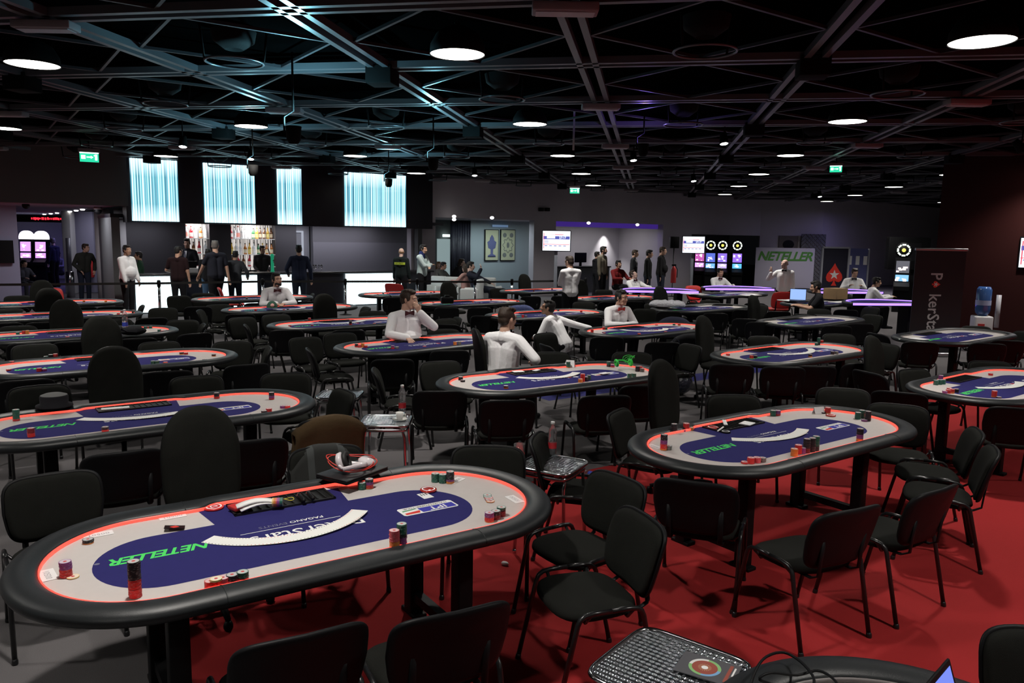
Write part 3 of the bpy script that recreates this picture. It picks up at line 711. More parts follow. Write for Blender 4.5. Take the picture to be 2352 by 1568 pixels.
area('hall_violet', atY(80, 480, 30) , 5, 4, 260, (.35, .3, 1.0)); area('hall_white', atY(185, 478, 25), 1.5, 3, 70, (.85, .85, 1.0)); area('entry_fill', uv(2.3, 23.4, 2.74), 1.2, .6, 45, (.95, .93, 1.0), (0, 0, TH)); area('bar_fill', uv(9.6, 23.9, 2.47), 3.5, .5, 42, (.9, .9, 1.0), (0, 0, TH)); area('bar_left_fill', uv(4.2, 23.8, 2.47), 1.2, .5, 12, (.9, .9, 1.0), (0, 0, TH)); area('lobby_fill', uv((ub0 + ub1) / 2 + .5, 24.9, 2.76), 4, .8, 55, (.95, .95, .9), (0, 0, TH))  # unseen white fills added to brighten the entry, bar and lobby
area('corner_violet', q2 + Vector((1.2, -2.5, 3.6)), 2, 2, 40, (.45, .4, 1.0)); 
for k in range(7):
    q = atY(102 + k * 14.5, 495 - k * 4, 32 - k * 1.4); q.z = 2.76
    mb = MB(); mb.lathe([(.0, -.012), (.05, -.012), (.065, .01), (.065, .02)], 0, 12); o = mb.build('recessed_spot', emis('recessed spot', (1, .97, .9), 7)); o.location = q
    tag(o, 'tiny recessed ceiling spot, %s of the receding row at the entrance' % ['farthest', 'second farthest', 'third farthest', 'middle', 'third nearest', 'second nearest', 'nearest'][k], 'recessed spot', 'recessed spots at the entrance')
for k, (px, py, Y, w_) in enumerate(((1043, 497, 26, 'left above the alcove'), (1043, 504, 26.5, 'left above the alcove, lower one'), (1130, 500, 26.5, 'middle of the alcove ceiling'), (1352, 512, 29, 'left in the violet header'), (1464, 516, 30.5, 'right in the violet header'))):
    q = atY(px, py, Y); mb = MB(); mb.ell((0, 0, 0), (.07, .07, .05), 0, 10); o = mb.build('recessed_spot', emis('recessed spot', (1, .97, .9), 7)); o.location = q
    tag(o, 'small white ceiling spot, ' + w_, 'recessed spot', 'recessed spots of the alcoves')
# text ticker
q = atY(97, 502, 29.0); t = thing('led_ticker', 'black ticker board with a running red line over the entrance', 'display', q, R(8))
mb = MB(); mb.box((0, 0, 0), (1.75, .08, .26)); mb.build('housing', M_BLACK, t)
mb = MB()
random.seed(3)
x = -.36
while x < .66:
    wd = random.uniform(.03, .06); mb.box((x + wd / 2, -.045, .0 + random.uniform(-.01, .01)), (wd, .006, random.uniform(.05, .10))); x += wd + random.choice((.008, .01, .03))
mb.build('ticker_line', emis('ticker red', (1, .02, .04), 2.2), t)
# ------------------------------------------------------------------ poker tables
TL, TW = 2.6, 1.17
ZF = 0.752                                     # top of the cloth
TABLES = {  # key: x, y, yaw, lit, name used in labels
 'A': (-.955, 3.64, 33.6, 1, 'headphones table'),
 'B': (1.97, 5.57, 36.1, 1, 'red-carpet table'),
 'C': (.45, 7.79, 33.9, 1, 'green-headset table'),
 'D': (-2.79, 5.85, 36.5, 1, 'hat table'),
 'E': (-4.28, 8.24, 38.2, 1, 'third left-hand table'),
 'F': (-5.91, 10.45, 38.8, 1, 'blue-label bottle table'),
 'G': (-7.47, 12.65, 37.8, 1, 'fifth left-hand table'),
 'H': (-8.87, 14.8, 38, 1, 'farthest left-hand table'),
 'I': (-1.11, 10.14, 41.4, 1, 'chin-resting dealer table'),
 'J': (-2.62, 12.35, 38.6, 1, 'table behind the chin-resting dealer'),
 'K': (-4.17, 14.63, 39.5, 1, 'green-cap table'),
 'L': (-5.6, 16.79, 39.4, 1, 'table before the bar'),
 'M': (.64, 14.33, 39, 1, 'bending dealer table'),
 'N': (-.87, 16.6, 38, 1, 'black-camera table'),
 'O': (-2.5, 18.8, 38, 1, 'red-chair table'),
 'P': (2.14, 12.14, 39.9, 1, 'red-bow-tie dealer table'),
 'Q': (3.59, 9.82, 37.7, 1, 'right-hand middle table'),
 'R': (5.03, 7.83, 38, 1, 'right-edge table'),
 'S': (3.96, 16.21, 38.1, 0, 'plastic-bag table'),
 'T': (5.4, 13.96, 41.2, 0, 'unlit bare table'),
 'U': (6.87, 11.97, 38.8, 0, 'unlit table by the banner'),
 'V': (2.4, 18.6, 38, 1, 'table beyond the red bow tie'),
 'W': (.8, 20.8, 38, 1, 'standing dealer table'),
 'X': (1.0, 1.19, 82, 0, 'laptop table'),
 'Y': (5.7, 20.5, 38, 0, 'far unlit paper table'),
 'Z': (7.3, 18.2, 38, 0, 'cardboard-box table'),
}
def smooth01(t): t = max(0.0, min(1.0, t)); return t * t * (3 - 2 * t)
def rail_loop(n=34):
    r = TW / 2; s = (TL - TW) / 2; P = []      # centre, outward normal, inset width
    N = 46
    for k in range(N): x = -s + 2 * s * k / N; P.append(((x, -r), (0, -1)))
    for k in range(n): a = -PI / 2 + PI * k / n; P.append(((s + r * math.cos(a), r * math.sin(a)), (math.cos(a), math.sin(a))))
    for k in range(N): x = s - 2 * s * k / N; P.append(((x, r), (0, 1)))
    for k in range(n): a = PI / 2 + PI * k / n; P.append(((-s + r * math.cos(a), r * math.sin(a)), (math.cos(a), math.sin(a))))
    out = []
    for (p, d) in P:
        w_ = 0.130
        if d[1] > .99: w_ -= 0.042 * smooth01((0.40 - abs(p[0] + 0.02)) / 0.07)
        out.append((p, d, w_))
    return out
RL = rail_loop()
def rail_mesh():
    prof = [(-0.08, .712), (-0.03, .716), (-0.004, .729), (0.004, .747), (0.0, .763), (-0.016, .777), (-0.042, .785), (-0.070, .787), (-0.098, .783), (-0.118, .775), (-0.130, .766), (-0.130, .742)]
    mb = MB(); n = len(RL); m = len(prof); vs = []; fs = []
    for (p, d, w_) in RL:
        k = w_ / 0.130
        for (o, z) in prof:
            oo = o * k if o < 0 else o
            vs.append((p[0] + d[0] * oo, p[1] + d[1] * oo, z))
    for i in range(n):
        j = (i + 1) % n
        for a in range(m - 1): fs.append((i * m + a, j * m + a, j * m + a + 1, i * m + a + 1))
    mb.add(vs, fs)
    # seams where the padding is joined
    for (x, y) in ((-.56, -1), (.62, -1), (-.5, 1), (.66, 1)):
        sgn = y
        mb.tube([(x, sgn * (TW / 2 + o * .99), z + .0005) for (o, z) in prof[3:11]], 0.0022, 0, 5)
    return mb
def led_mesh():
    mb = MB(); n = len(RL); vs = []; fs = []
    for (p, d, w_) in RL:
        for (o, z) in ((-w_ - .001, .7535), (-w_ - .001, .768), (-w_ - .006, .7685), (-w_ - .0075, .7535)): vs.append((p[0] + d[0] * o, p[1] + d[1] * o, z))
    for i in range(n):
        j = (i + 1) % n
        for a in range(4): fs.append((i * 4 + a, i * 4 + (a + 1) % 4, j * 4 + (a + 1) % 4, j * 4 + a))
    return mb.add(vs, fs)
def felt_mesh(prints=True):
    mb = MB()
    mb.flat([(p[0] - d[0] * (w_ - .01), p[1] - d[1] * (w_ - .01)) for (p, d, w_) in RL], ZF, 0)
    mb.flat([(p[0] - d[0] * .06, p[1] - d[1] * .06) for (p, d, w_) in RL][::-1], .712, 6)
    c = -0.07
    ov = [(p[0] + c, p[1] - .045) for p in stadium(1.81, 0.56, 24)]
    mb.flat(ov, ZF + .0006, 1)
    mb.flat([(-.41, .22), (.28, .22), (.315, .482), (-.445, .482)], ZF + .0008, 1)
    if prints:
        Z = ZF + .0013
        T = lambda x, y, a=PI: Matrix.Translation((x, y, Z)) @ Matrix.Rotation(a, 4, 'Z')
        put_text(mb, 'NETELLER', 0.098, T(-.69, .018), 2, 1.02, shear=0.35, bold=0.025, space=0.92)
        mb.flat([(-.95 + .012 * math.cos(q), .03 + .009 * math.sin(q)) for q in [2 * PI * k / 10 for k in range(10)]], Z, 5)
        put_text(mb, 'PAGANO', 0.036, T(-.003, .089), 3, 1.15, bold=0.01); put_text(mb, 'EVENTS', 0.036, T(-.172, .087), 5, 1.15)
        mb.flat([(-.34, .045), (.16, .045), (.16, .049), (-.34, .049)], Z, 3)
        put_text(mb, 'P', 0.125, T(.21, -.04), 3, 1.1, bold=.01); put_text(mb, 'kerStars', 0.125, T(-.10, -.04), 3, 1.05, bold=.005)
        mb.flat([(.135 + x * .04, -.045 + y * .04) for x, y in SPADE], Z, 4)
        # plaque with a tricolour flag
        pl = [(.60 + .16 * x, -.065 + .052 * y) for x, y in ((-1, -.8), (-.93, -1), (.93, -1), (1, -.8), (1, .8), (.93, 1), (-.93, 1), (-1, .8))]
        mb.flat(pl, Z, 3)
        Z += .0006
        mb.flat([(.455, -.105), (.535, -.105), (.545, -.075), (.455, -.085)], Z, 4); mb.flat([(.455, -.05), (.455, -.062), (.54, -.052), (.535, -.045)], Z, 7)
        mb.flat([(.55, -.108), (.75, -.108), (.75, -.048), (.545, -.048)], Z, 8)
        Z += .0006
        put_text(mb, 'IPT', 0.06, T(.65, -.078), 3, 1.25, bold=.02)
        put_text(mb, 'ITALIAN POKER TOUR', 0.026, T(.60, -.031), 6, 0.98)
    return mb
def spade():
    pts = []
    for k in range(25):
        t = k / 24
        a = PI * (1.0 - t)
        pts.append((0.62 * math.cos(a) * math.sin(PI * min(t, 1 - t) * 1.0 + .0) ** .3 if False else 0, 0))
    P = [(0, 1.0), (.16, .72), (.42, .38), (.66, .10), (.74, -.18), (.66, -.44), (.44, -.56), (.20, -.52), (.06, -.40), (.12, -.66), (.26, -.86)]
    return P + [(-x, y) for x, y in P[::-1] if x > 0]
SPADE = spade()
def tray_mesh():
    mb = MB(); x0, x1, y0, y1 = -.30, .235, .29, .462
    mb.box(((x0 + x1) / 2, (y0 + y1) / 2, ZF + .003), (x1 - x0, y1 - y0, .004), 0)
    for (a, b, c, d) in ((x0, x1, y0, y0 + .012), (x0, x1, y1 - .012, y1), (x0, x0 + .012, y0, y1), (x1 - .012, x1, y0, y1)):
        mb.box(((a + b) / 2, (c + d) / 2, ZF + .006), (b - a, d - c, .012), 0)
    for k in range(11):
        x = x0 + .05 + k * .0435
        mb.box((x, (y0 + y1) / 2, ZF + .009), (.004, y1 - y0 - .03, .012), 0)
    return mb
MT_FELT = [M_FELT, M_NAVY, M_GREEN, M_WPRINT, M_RPRINT, M_GPRINT, M_BLACK, mat('flag green', (.02, .25, .08), .8), M_BPRINT]
ME_RAIL = rail_mesh().mesh('rail', [M_VINYL]); ME_LED = led_mesh().mesh('led_strip', [M_LED]); ME_LEDO = led_mesh().mesh('led_strip', [M_LEDOFF])
ME_FELT = felt_mesh().mesh('cloth', MT_FELT); ME_TRAY = tray_mesh().mesh('chip_tray', [mat('chip tray black', (.012, .012, .012), .4)])
def leg_mesh(x, y):
    mb = MB(); mb.box((x, y, .36), (.085, .085, .70), 0, None, .008); mb.box((x, y, .012), (.085, .16, .024), 0, None, .006); return mb.mesh('leg', [M_BLACK])
ME_LEGS = [leg_mesh(x, y) for x in (-.69, .69) for y in (-.26, .26)]
def brace_mesh(x):
    mb = MB(); mb.box((x, 0, .675), (.07, .6, .06)); return mb.mesh('top_rail', [M_BLACK])
def foot_mesh(x):
    mb = MB(); mb.box((x, 0, .12), (.05, .46, .05)); return mb.mesh('stretcher', [M_BLACK])
ME_BR = [brace_mesh(-.69), brace_mesh(.69)]; ME_FT = [foot_mesh(-.69), foot_mesh(.69)]
TOBJ = {}
TLAB = {
 'A': 'oval poker table nearest the camera, white headphones on its rail',
 'B': 'oval poker table standing wholly on the red carpet at right',
 'C': 'oval poker table with green headphones on its far rail',
 'D': 'left oval poker table with a black round hat on its rail',
 'E': 'oval poker table at left edge, behind the hat table',
 'F': 'oval poker table at left with a blue-label bottle on it',
 'G': 'oval poker table at left edge, fifth back in the left-hand row',
 'H': 'farthest oval poker table at the left edge, before the red chair',
 'I': 'oval poker table where the dealer rests his chin on his hand',
 'J': 'oval poker table behind the dealer who rests his chin',
 'K': 'oval poker table with a dark green cap on its left end',
 'L': 'oval poker table nearest the lit bar front at left',
 'M': 'oval poker table behind the bending dealer, seen over his back',
 'N': 'oval poker table with a black camera on its left end',
 'O': 'farthest lit oval table in front of the red chair by the bar',
 'P': 'oval poker table where the dealer with a red bow tie leans',
 'Q': 'oval poker table right of centre with stacks by its far rail',
 'R': 'oval poker table cut off by the right edge, red chip pile',
 'S': 'unlit oval poker table with crumpled plastic bags on its left end',
 'T': 'unlit bare oval poker table behind the right-hand middle table',
 'U': 'unlit oval poker table before the tall dark roll-up banner',
 'V': 'lit oval poker table just behind the red bow tie dealer',
 'W': 'small far lit oval table beside the standing white-shirted dealer',
 'X': 'unlit oval table at the bottom right corner with a laptop',
 'Y': 'far unlit table with papers before the right violet-lit table',
 'Z': 'unlit table carrying an open laptop and a cardboard box',
}
for k, (x, y, a, lit, nm) in TABLES.items():
    t = thing('poker_table', TLAB[k], 'poker table', (x, y, 0), R(a), 'oval poker tables')
    TOBJ[k] = t
    if k == 'A': t.scale = (.985, 1.06, 1)
    def inst(name, me, parent=t):
        o = bpy.data.objects.new(name, me); col.objects.link(o); o.parent = parent; return o
    inst('rail', ME_RAIL); inst('cloth', ME_FELT); inst('led_strip', ME_LED if lit else ME_LEDO)
    if k != 'X': inst('chip_tray', ME_TRAY)
    for m in ME_LEGS: inst('leg', m)
    for m in ME_BR: inst('top_rail', m)
    for m in ME_FT: inst('stretcher', m)
def tmat(k):
    x, y, a = TABLES[k][:3]
    return Matrix.Translation((x, y, 0)) @ Matrix.Rotation(R(a), 4, 'Z')
def onT(k, px, py, z=None):
    """where a pixel meets the cloth of table k, in the table's own frame"""
    p = at(px, py, ZF if z is None else z)
    return tmat(k).inverted() @ p
# ------------------------------------------------------------------ chairs
def pad(mb, outline, layers, mi=0, M=None, warp=None):
    """closed cushion: the outline scaled inwards layer by layer (inset, z)"""
    n = len(outline); vs = []; fs = []
    for (ins, z) in layers:
        for (x, y) in outline:
            L = math.hypot(x, y) or 1
            k = max(0.0, (L - ins) / L)
            p = Vector((x * k, y * k, z))
            vs.append(warp(p) if warp else p)
    m = len(layers)
    for a in range(m - 1):
        for k in range(n):
            k2 = (k + 1) % n
            fs.append((a * n + k, a * n + k2, (a + 1) * n + k2, (a + 1) * n + k))
    vs.append(warp(Vector((0, 0, layers[0][1]))) if warp else Vector((0, 0, layers[0][1])))
    vs.append(warp(Vector((0, 0, layers[-1][1]))) if warp else Vector((0, 0, layers[-1][1])))
    for k in range(n):
        k2 = (k + 1) % n
        fs.append((k2, k, m * n)); fs.append(((m - 1) * n + k, (m - 1) * n + k2, m * n + 1))
    if M: vs = [M @ v for v in vs]
    return mb.add(vs, fs, mi)
def squircle(hw, hl, n=40, e=3.2, taper=0.0):
    P = []
    for k in range(n):
        a = 2 * PI * k / n; c, s = math.cos(a), math.sin(a)
        x = hw * math.copysign(abs(c) ** (2 / e), c); y = hl * math.copysign(abs(s) ** (2 / e), s)
        P.append((x * (1 + taper * y / hl), y))
    return P
def stack_chair():
    t = thing('stacking_chair', '', 'chair', group='black stacking chairs')
    mb = MB()
    pad(mb, squircle(.235, .215, taper=.05), [(.10, .395), (.02, .398), (0, .412), (.004, .430), (.02, .442), (.08, .449), (.16, .446)],
        warp=lambda p: Vector((p.x, p.y + .01, p.z - .35 * max(0, p.y - .13) ** 1.6 + .12 * p.x * p.x)))
    mb.build('seat', M_FAB, t)
    def bw(p):                                # outline plane -> standing, leaning, curved back
        v = (p.y + .165) / .33
        return Vector((p.x, -.225 - .085 * v - .05 * max(0, v - .5) ** 2 + .55 * p.x * p.x - p.z, .455 + .335 * v))
    ol = [(x, y) for x, y in squircle(.24, .165, 44, 5.0)]
    ol = [(x * (1 - .10 * max(0, -y / .165)), y) for x, y in ol]
    mb = MB(); pad(mb, ol, [(.10, -.034), (.03, -.032), (.008, -.022), (.004, -.004)], warp=bw); mb.build('backrest', M_FAB, t)
    mb = MB(); pad(mb, [(x * 1.03, y * 1.035) for x, y in ol], [(.012, -.004), (0, -.006), (-.002, .004), (.006, .016), (.03, .021), (.12, .020)], warp=bw); mb.build('back_shell', M_BLACK, t)
    for s in (-1, 1):
        for f in (1, -1):
            mb = MB(); x = .255 * s
            path = [(x, .0, .462), (x, f * .09, .462), (x, f * .135, .456), (x, f * .158, .440), (x, f * .170, .415), (x, f * .262, .012)]
            mb.tube(path, .0125, 0, 8, sx=1.0); mb.cap((x, f * .2605, .018), (x, f * .2635, .004), .0155, .0155, 0, 8)
            mb.build('leg', M_TUBE, t)
    for f in (.11, -.11):
        mb = MB(); mb.tube([(-.255, f, .452), (-.21, f, .40), (.21, f, .40), (.255, f, .452)], .010, 0, 6); mb.build('seat_bar', M_TUBE, t)
    for s in (-1, 1):
        mb = MB(); mb.tube([(.15 * s, -.06, .392), (.15 * s, -.20, .395), (.15 * s, -.245, .42), (.15 * s, -.252, .50), (.15 * s, -.268, .62)], .006, 0, 8, sx=2.6); mb.build('back_support', M_BLACK, t)
    return t
def office_chair():
    t = thing('swivel_chair', '', 'chair', group='high-backed swivel chairs')
    mb = MB(); pad(mb, squircle(.24, .23, e=3), [(.10, .43), (.02, .435), (0, .455), (.004, .48), (.025, .497), (.10, .505)]); mb.build('seat', M_FAB, t)
    def bw(p):
        v = (p.y + .33) / .66
        return Vector((p.x, -.23 - .06 * v - .10 * max(0, v - .55) ** 2 + .35 * p.x * p.x - p.z, .49 + .645 * v))
    ol = []
    for k in range(48):
        a = 2 * PI * k / 48; c, s = math.cos(a), math.sin(a)
        e = 2.5 if s > 0 else 4.2
        x = math.copysign(abs(c) ** (2 / e), c); y = math.copysign(abs(s) ** (2 / e), s)
        ol.append((.222 * x * (1 - .03 * (y < 0) * -y), .33 * y))
    mb = MB(); pad(mb, ol, [(.12, -.045), (.04, -.042), (.012, -.03), (0, -.005), (0, .008)], warp=bw); mb.build('backrest', M_FAB, t)
    mb = MB(); pad(mb, ol, [(.0, .004), (-.004, .010), (.008, .026), (.04, .032), (.14, .032)], warp=bw); mb.build('back_shell', M_BLACK, t)
    mb = MB(); mb.lathe([(.03, .06), (.03, .24), (.022, .24), (.022, .43)], 0, 14); mb.build('gas_column', M_TUBE, t)
    mb = MB(); mb.tube([(0, -.05, .43), (0, -.22, .425), (0, -.29, .46), (0, -.29, .60)], .014, 0, 8, sx=2.2); mb.build('back_support', M_BLACK, t)
    for k in range(5):
        a = 2 * PI * k / 5 + .3
        mb = MB(); mb.tube([(.02 * math.cos(a), .02 * math.sin(a), .10), (.16 * math.cos(a), .16 * math.sin(a), .095), (.30 * math.cos(a), .30 * math.sin(a), .065)], [.028, .024, .016], 0, 8)
        mb.lathe([(.0, .0), (.018, .002), (.026, .02), (.026, .035), (.018, .055), (0, .058)], 0, 10, (.30 * math.cos(a), .30 * math.sin(a), 0)); mb.build('base_arm', M_BLACK, t)
    return t
SC, OC = stack_chair(), office_chair()
CH_USED = {}
CHAIRS = []   # (kind, base point, facing, table)
BACK_TOP = Vector((0, -.325, .79))
def chair_px(px, py, tb, look, turn=0.0, zt=.785):
    """px,py: middle of the top edge of the backrest; look: 'a' faces away from the camera, 't' towards it, or degrees"""
    yaw = TABLES[tb][2]
    p = at(px, py, zt); va = math.degrees(math.atan2(p.y, p.x))
    f = .75 * va + .25 * (yaw + 90) + turn * .5 if look == 'a' else .7 * (va - 180) + .3 * (yaw - 90) + turn * .5 if look == 't' else look + turn
    rz = R(f) - PI / 2
    q = p - Matrix.Rotation(rz, 3, 'Z') @ Vector((0, -.32, 0))
    CHAIRS.append(['s', Vector((q.x, q.y, 0)), rz, tb, look if look in ('a', 't') else 's', px])
def dealer_chair(tb, xl, yl=.95, turn=0.0):
    p = tmat(tb) @ Vector((xl, yl, 0)); CHAIRS.append(['o', p, R(TABLES[tb][2]) + PI + R(turn), tb, 'd', px_of(p)[0]])
for c in (
 # nearest table
 (700, 1462, 'A', 119, 0), (1050, 1408, 'A', 117, 0), (118, 1090, 'A', -54, 0), (745, 1027, 'A', 't', 12), (1122, 1026, 'A', 't', -22),
 (1430, 1096, 'A', 215, 0), (1488, 1188, 'A', 200, 0),
 # red carpet table
 (1226, 1004, 'B', -12, 0), (1412, 946, 'B', -29, 0), (1600, 1100, 'B', 68, 0), (1965, 1172, 'B', 116, 0), (2165, 1125, 'B', 124, 0), (2252, 992, 'B', 160, 0), (2290, 1035, 'B', 155, 0),
 (1683, 908, 'B', 't', 0), (1935, 893, 'B', 't', -14), (2062, 930, 'B', 't', -30),
 # hat table
 (285, 1040, 'D', 'a', 6), (578, 1013, 'D', 'a', 4), (785, 900, 'D', 215, 0), (760, 962, 'D', 'a', 22), (657, 858, 'D', 't', -18), (450, 865, 'D', 't', 0), (88, 887, 'D', 't', 6),
 # green headset table
 (1010, 900, 'C', 'a', -14), (1168, 921, 'C', 'a', 0), (1394, 910, 'C', 'a', 14), (1482, 886, 'C', 'a', 24), (856, 850, 'C', 10, 0), (1008, 831, 'C', 't', 20), (1264, 810, 'C', 't', 0), (1450, 810, 'C', 't', -8),
 # third left-hand table
 (385, 854, 'E', 'a', 0), (570, 838, 'E', 'a', 30), (60, 872, 'E', 'a', 0), (78, 792, 'E', 't', 5), (365, 786, 'E', 't', 0), (535, 785, 'E', 't', -25), (622, 800, 'E', 200, 0), (705, 803, 'I', 20, 0),
 # blue-label bottle table
 (170, 785, 'F', 'a', 0), (315, 778, 'F', 'a', 0), (60, 782, 'F', 'a', 0), (450, 767, 'F', 'a', 35), (265, 734, 'F', 't', 0), (40, 750, 'F', 't', 0), (420, 736, 'F', 't', -20), (470, 745, 'F', 205, 0),
 # fifth and farthest left-hand tables
 (245, 733, 'G', 'a', 0), (100, 741, 'G', 'a', 0), (350, 731, 'G', 'a', 20), (10, 743, 'G', 'a', 0), (20, 711, 'G', 't', 0), (375, 708, 'G', 't', -20), (190, 706, 'H', 'a', 0), (255, 705, 'H', 'a', 5), (30, 708, 'H', 'a', 0), (330, 702, 'H', 210, 0), (40, 680, 'H', 't', 0),
 # chin-resting dealer's table
 (902, 826, 'I', 'a', -10), (1030, 805, 'I', 'a', 0), (697, 776, 'I', 't', 40), (778, 766, 'I', 't', 20), (1018, 757, 'I', 't', -8),
 # long table behind him
 (667, 757, 'J', 'a', -10), (801, 759, 'J', 'a', 0), (573, 747, 'J', 20, 0), (553, 730, 'J', 't', 40), (633, 723, 'J', 't', 10), (855, 715, 'J', 't', -10), (1055, 730, 'J', 200, 0),
 # green cap table
 (552, 722, 'K', 'a', -8), (678, 718, 'K', 'a', 0), (722, 716, 'K', 'a', 0), (455, 713, 'K', 10, 0), (500, 700, 'K', 't', 20), (845, 706, 'K', 210, 0),
 (455, 705, 'L', 'a', 0), (590, 697, 'L', 'a', 0), (705, 693, 'L', 'a', 5), (410, 680, 'L', 't', 10), (720, 675, 'L', 200, 0), (465, 674, 'L', 't', 0),
 # bending dealer's table
 (1225, 733, 'M', 'a', 0), (1119, 726, 'M', 'a', -20), (1356, 728, 'M', 'a', 8), (1022, 746, 'M', 'a', -30), (1020, 733, 'M', 't', 60), (1340, 694, 'M', 't', -10),
 (1027, 707, 'N', 'a', 0), (1103, 707, 'N', 'a', 5), (925, 700, 'N', 15, 0), (1195, 706, 'N', 'a', 10), (1010, 676, 'N', 't', 5),
 (905, 684, 'O', 'a', 0), (985, 683, 'O', 'a', 0), (868, 674, 'O', 15, 0),
 # red bow tie table
 (1400, 774, 'P', 'a', 0), (1525, 787, 'P', 'a', 4), (1590, 772, 'P', 'a', 20), (1250, 793, 'P', 20, 0), (1480, 710, 'P', 't', -8), (1247, 766, 'P', 't', 70), (1548, 733, 'P', 't', -10), (1592, 793, 'P', 205, 0),
 (1400, 694, 'V', 'a', 0), (1342, 694, 'V', 'a', 0), (1460, 693, 'V', 'a', 0), (1386, 666, 'V', 't', 0), (1500, 676, 'V', 205, 0),
 (1220, 681, 'W', 'a', 0), (1290, 680, 'W', 'a', 0), (1172, 664, 'W', 't', 20),
 # right-hand middle table
 (1683, 838, 'Q', 'a', -10), (1800, 843, 'Q', 'a', 0), (1875, 842, 'Q', 'a', 8), (1590, 770, 'Q', 15, 0), (1752, 773, 'Q', 't', 10), (1925, 768, 'Q', 't', -6), (1985, 836, 'Q', 'a', 30), (2040, 791, 'Q', 205, 0),
 # unlit tables
 (1538, 716, 'S', 'a', -10), (1645, 720, 'S', 'a', 0), (1712, 712, 'S', 'a', 8), (1500, 697, 'S', 't', 30), (1750, 700, 'S', 205, 0), (1630, 690, 'S', 't', 0),
 (1715, 733, 'T', 'a', -20), (1800, 742, 'T', 'a', 0), (1925, 749, 'T', 'a', 4), (1978, 744, 'T', 'a', 14), (2008, 724, 'T', 205, 0), (1880, 710, 'T', 't', 0),
 (2025, 768, 'U', 15, 0), (2130, 785, 'U', 'a', -6), (2256, 788, 'U', 'a', 0), (2318, 783, 'U', 'a', 10), (2240, 750, 'U', 't', 0), (2332, 762, 'U', 200, 0),
 (2066, 902, 'R', 'a', -30), (2330, 934, 'R', 'a', 0), (2100, 850, 'R', 't', 60), (1990, 855, 'R', 20, 0), (2290, 836, 'R', 't', 0),
 (2410, 1448, 'X', 't', -20),
 (1600, 696, 'Y', 'a', 0), (1662, 700, 'Y', 'a', 0), (1735, 697, 'Y', 'a', 0), (1790, 716, 'Z', 'a', 0), (1850, 722, 'Z', 'a', 0), (1945, 712, 'Z', 'a', 0), (2005, 706, 'Z', 200, 0),
): chair_px(*c)
for tb, xl, tn in (('A', -.27, 0), ('D', -.02, 0), ('E', .12, 0), ('F', .08, 0), ('G', .06, 0), ('H', .05, 0), ('J', .17, 0), ('B', .13, 12), ('Q', -.2, 10), ('R', -.25, 5), ('N', .2, 0), ('W', .36, 0), ('V', .1, 0), ('S', .1, 0), ('T', .1, 5)):
    dealer_chair(tb, xl, 0.97 if tb != 'A' else .92, tn)
CHAIRS.append(['o', tmat('C') @ Vector((-.30, 1.04, 0)), R(TABLES['C'][2]) + PI - R(70), 'C', 'd', 1113])
ORD = ['leftmost', 'second from left', 'third from left', 'fourth from left', 'fifth from left', 'sixth from left', 'seventh from left']
def rim_dist(l):
    s = (TL - TW) / 2; dx = max(abs(l.x) - s, 0); return math.hypot(dx, l.y) - TW / 2, V2((math.copysign(dx, l.x), l.y))
def V2(p): 
    v = Vector((p[0], p[1], 0)); return v.normalized() if v.length > 1e-6 else Vector((0, 1, 0))
for c in CHAIRS:                               # nobody sits a chair's backrest into a table
    for tb in TABLES:
        M = tmat(tb); l = M.inverted() @ c[1]; d, nrm = rim_dist(l)
        if d < .0: l = l + nrm * (.0 - d); c[1] = M @ l
by = {}
for c in CHAIRS:
    l = tmat(c[3]).inverted() @ c[1]
    side = 'far side' if l.y > .35 else 'near side' if l.y < -.35 else ('left end' if l.x < 0 else 'right end')
    if l.x < -1.15 and abs(l.y) < .9: side = 'left end'
    if l.x > 1.15 and abs(l.y) < .9: side = 'right end'
    c.append(side)
    if c[0] == 's': by.setdefault((c[3], side), []).append(c)
first = {'s': SC, 'o': OC}
for c in CHAIRS:
    kind, p, rz, tb, look, px, side = c
    nm = TABLES[tb][4]
    if kind == 'o':
        lab = 'tall round-topped swivel chair at dealer place of the ' + nm
        grp = 'high-backed swivel chairs'
    else:
        L = sorted(by[(tb, side)], key=lambda q: q[5]); i = L.index(c)
        pos = '' if len(L) == 1 else (ORD[i] + ' ')
        lab = 'black chair, %sat the %s of the %s' % (pos, side, nm)
        lab = lab.replace('at the near side', 'on near side').replace('at the far side', 'on far side')
        grp = 'black stacking chairs'
    proto = SC if kind == 's' else OC
    if first[kind] is not None:
        o = proto; first[kind] = None; o.location = p; o.rotation_euler = (0, 0, rz); o['label'] = lab; o['group'] = grp
    else: o = dup(proto, p, rz, lab, grp)
    c.append(o)
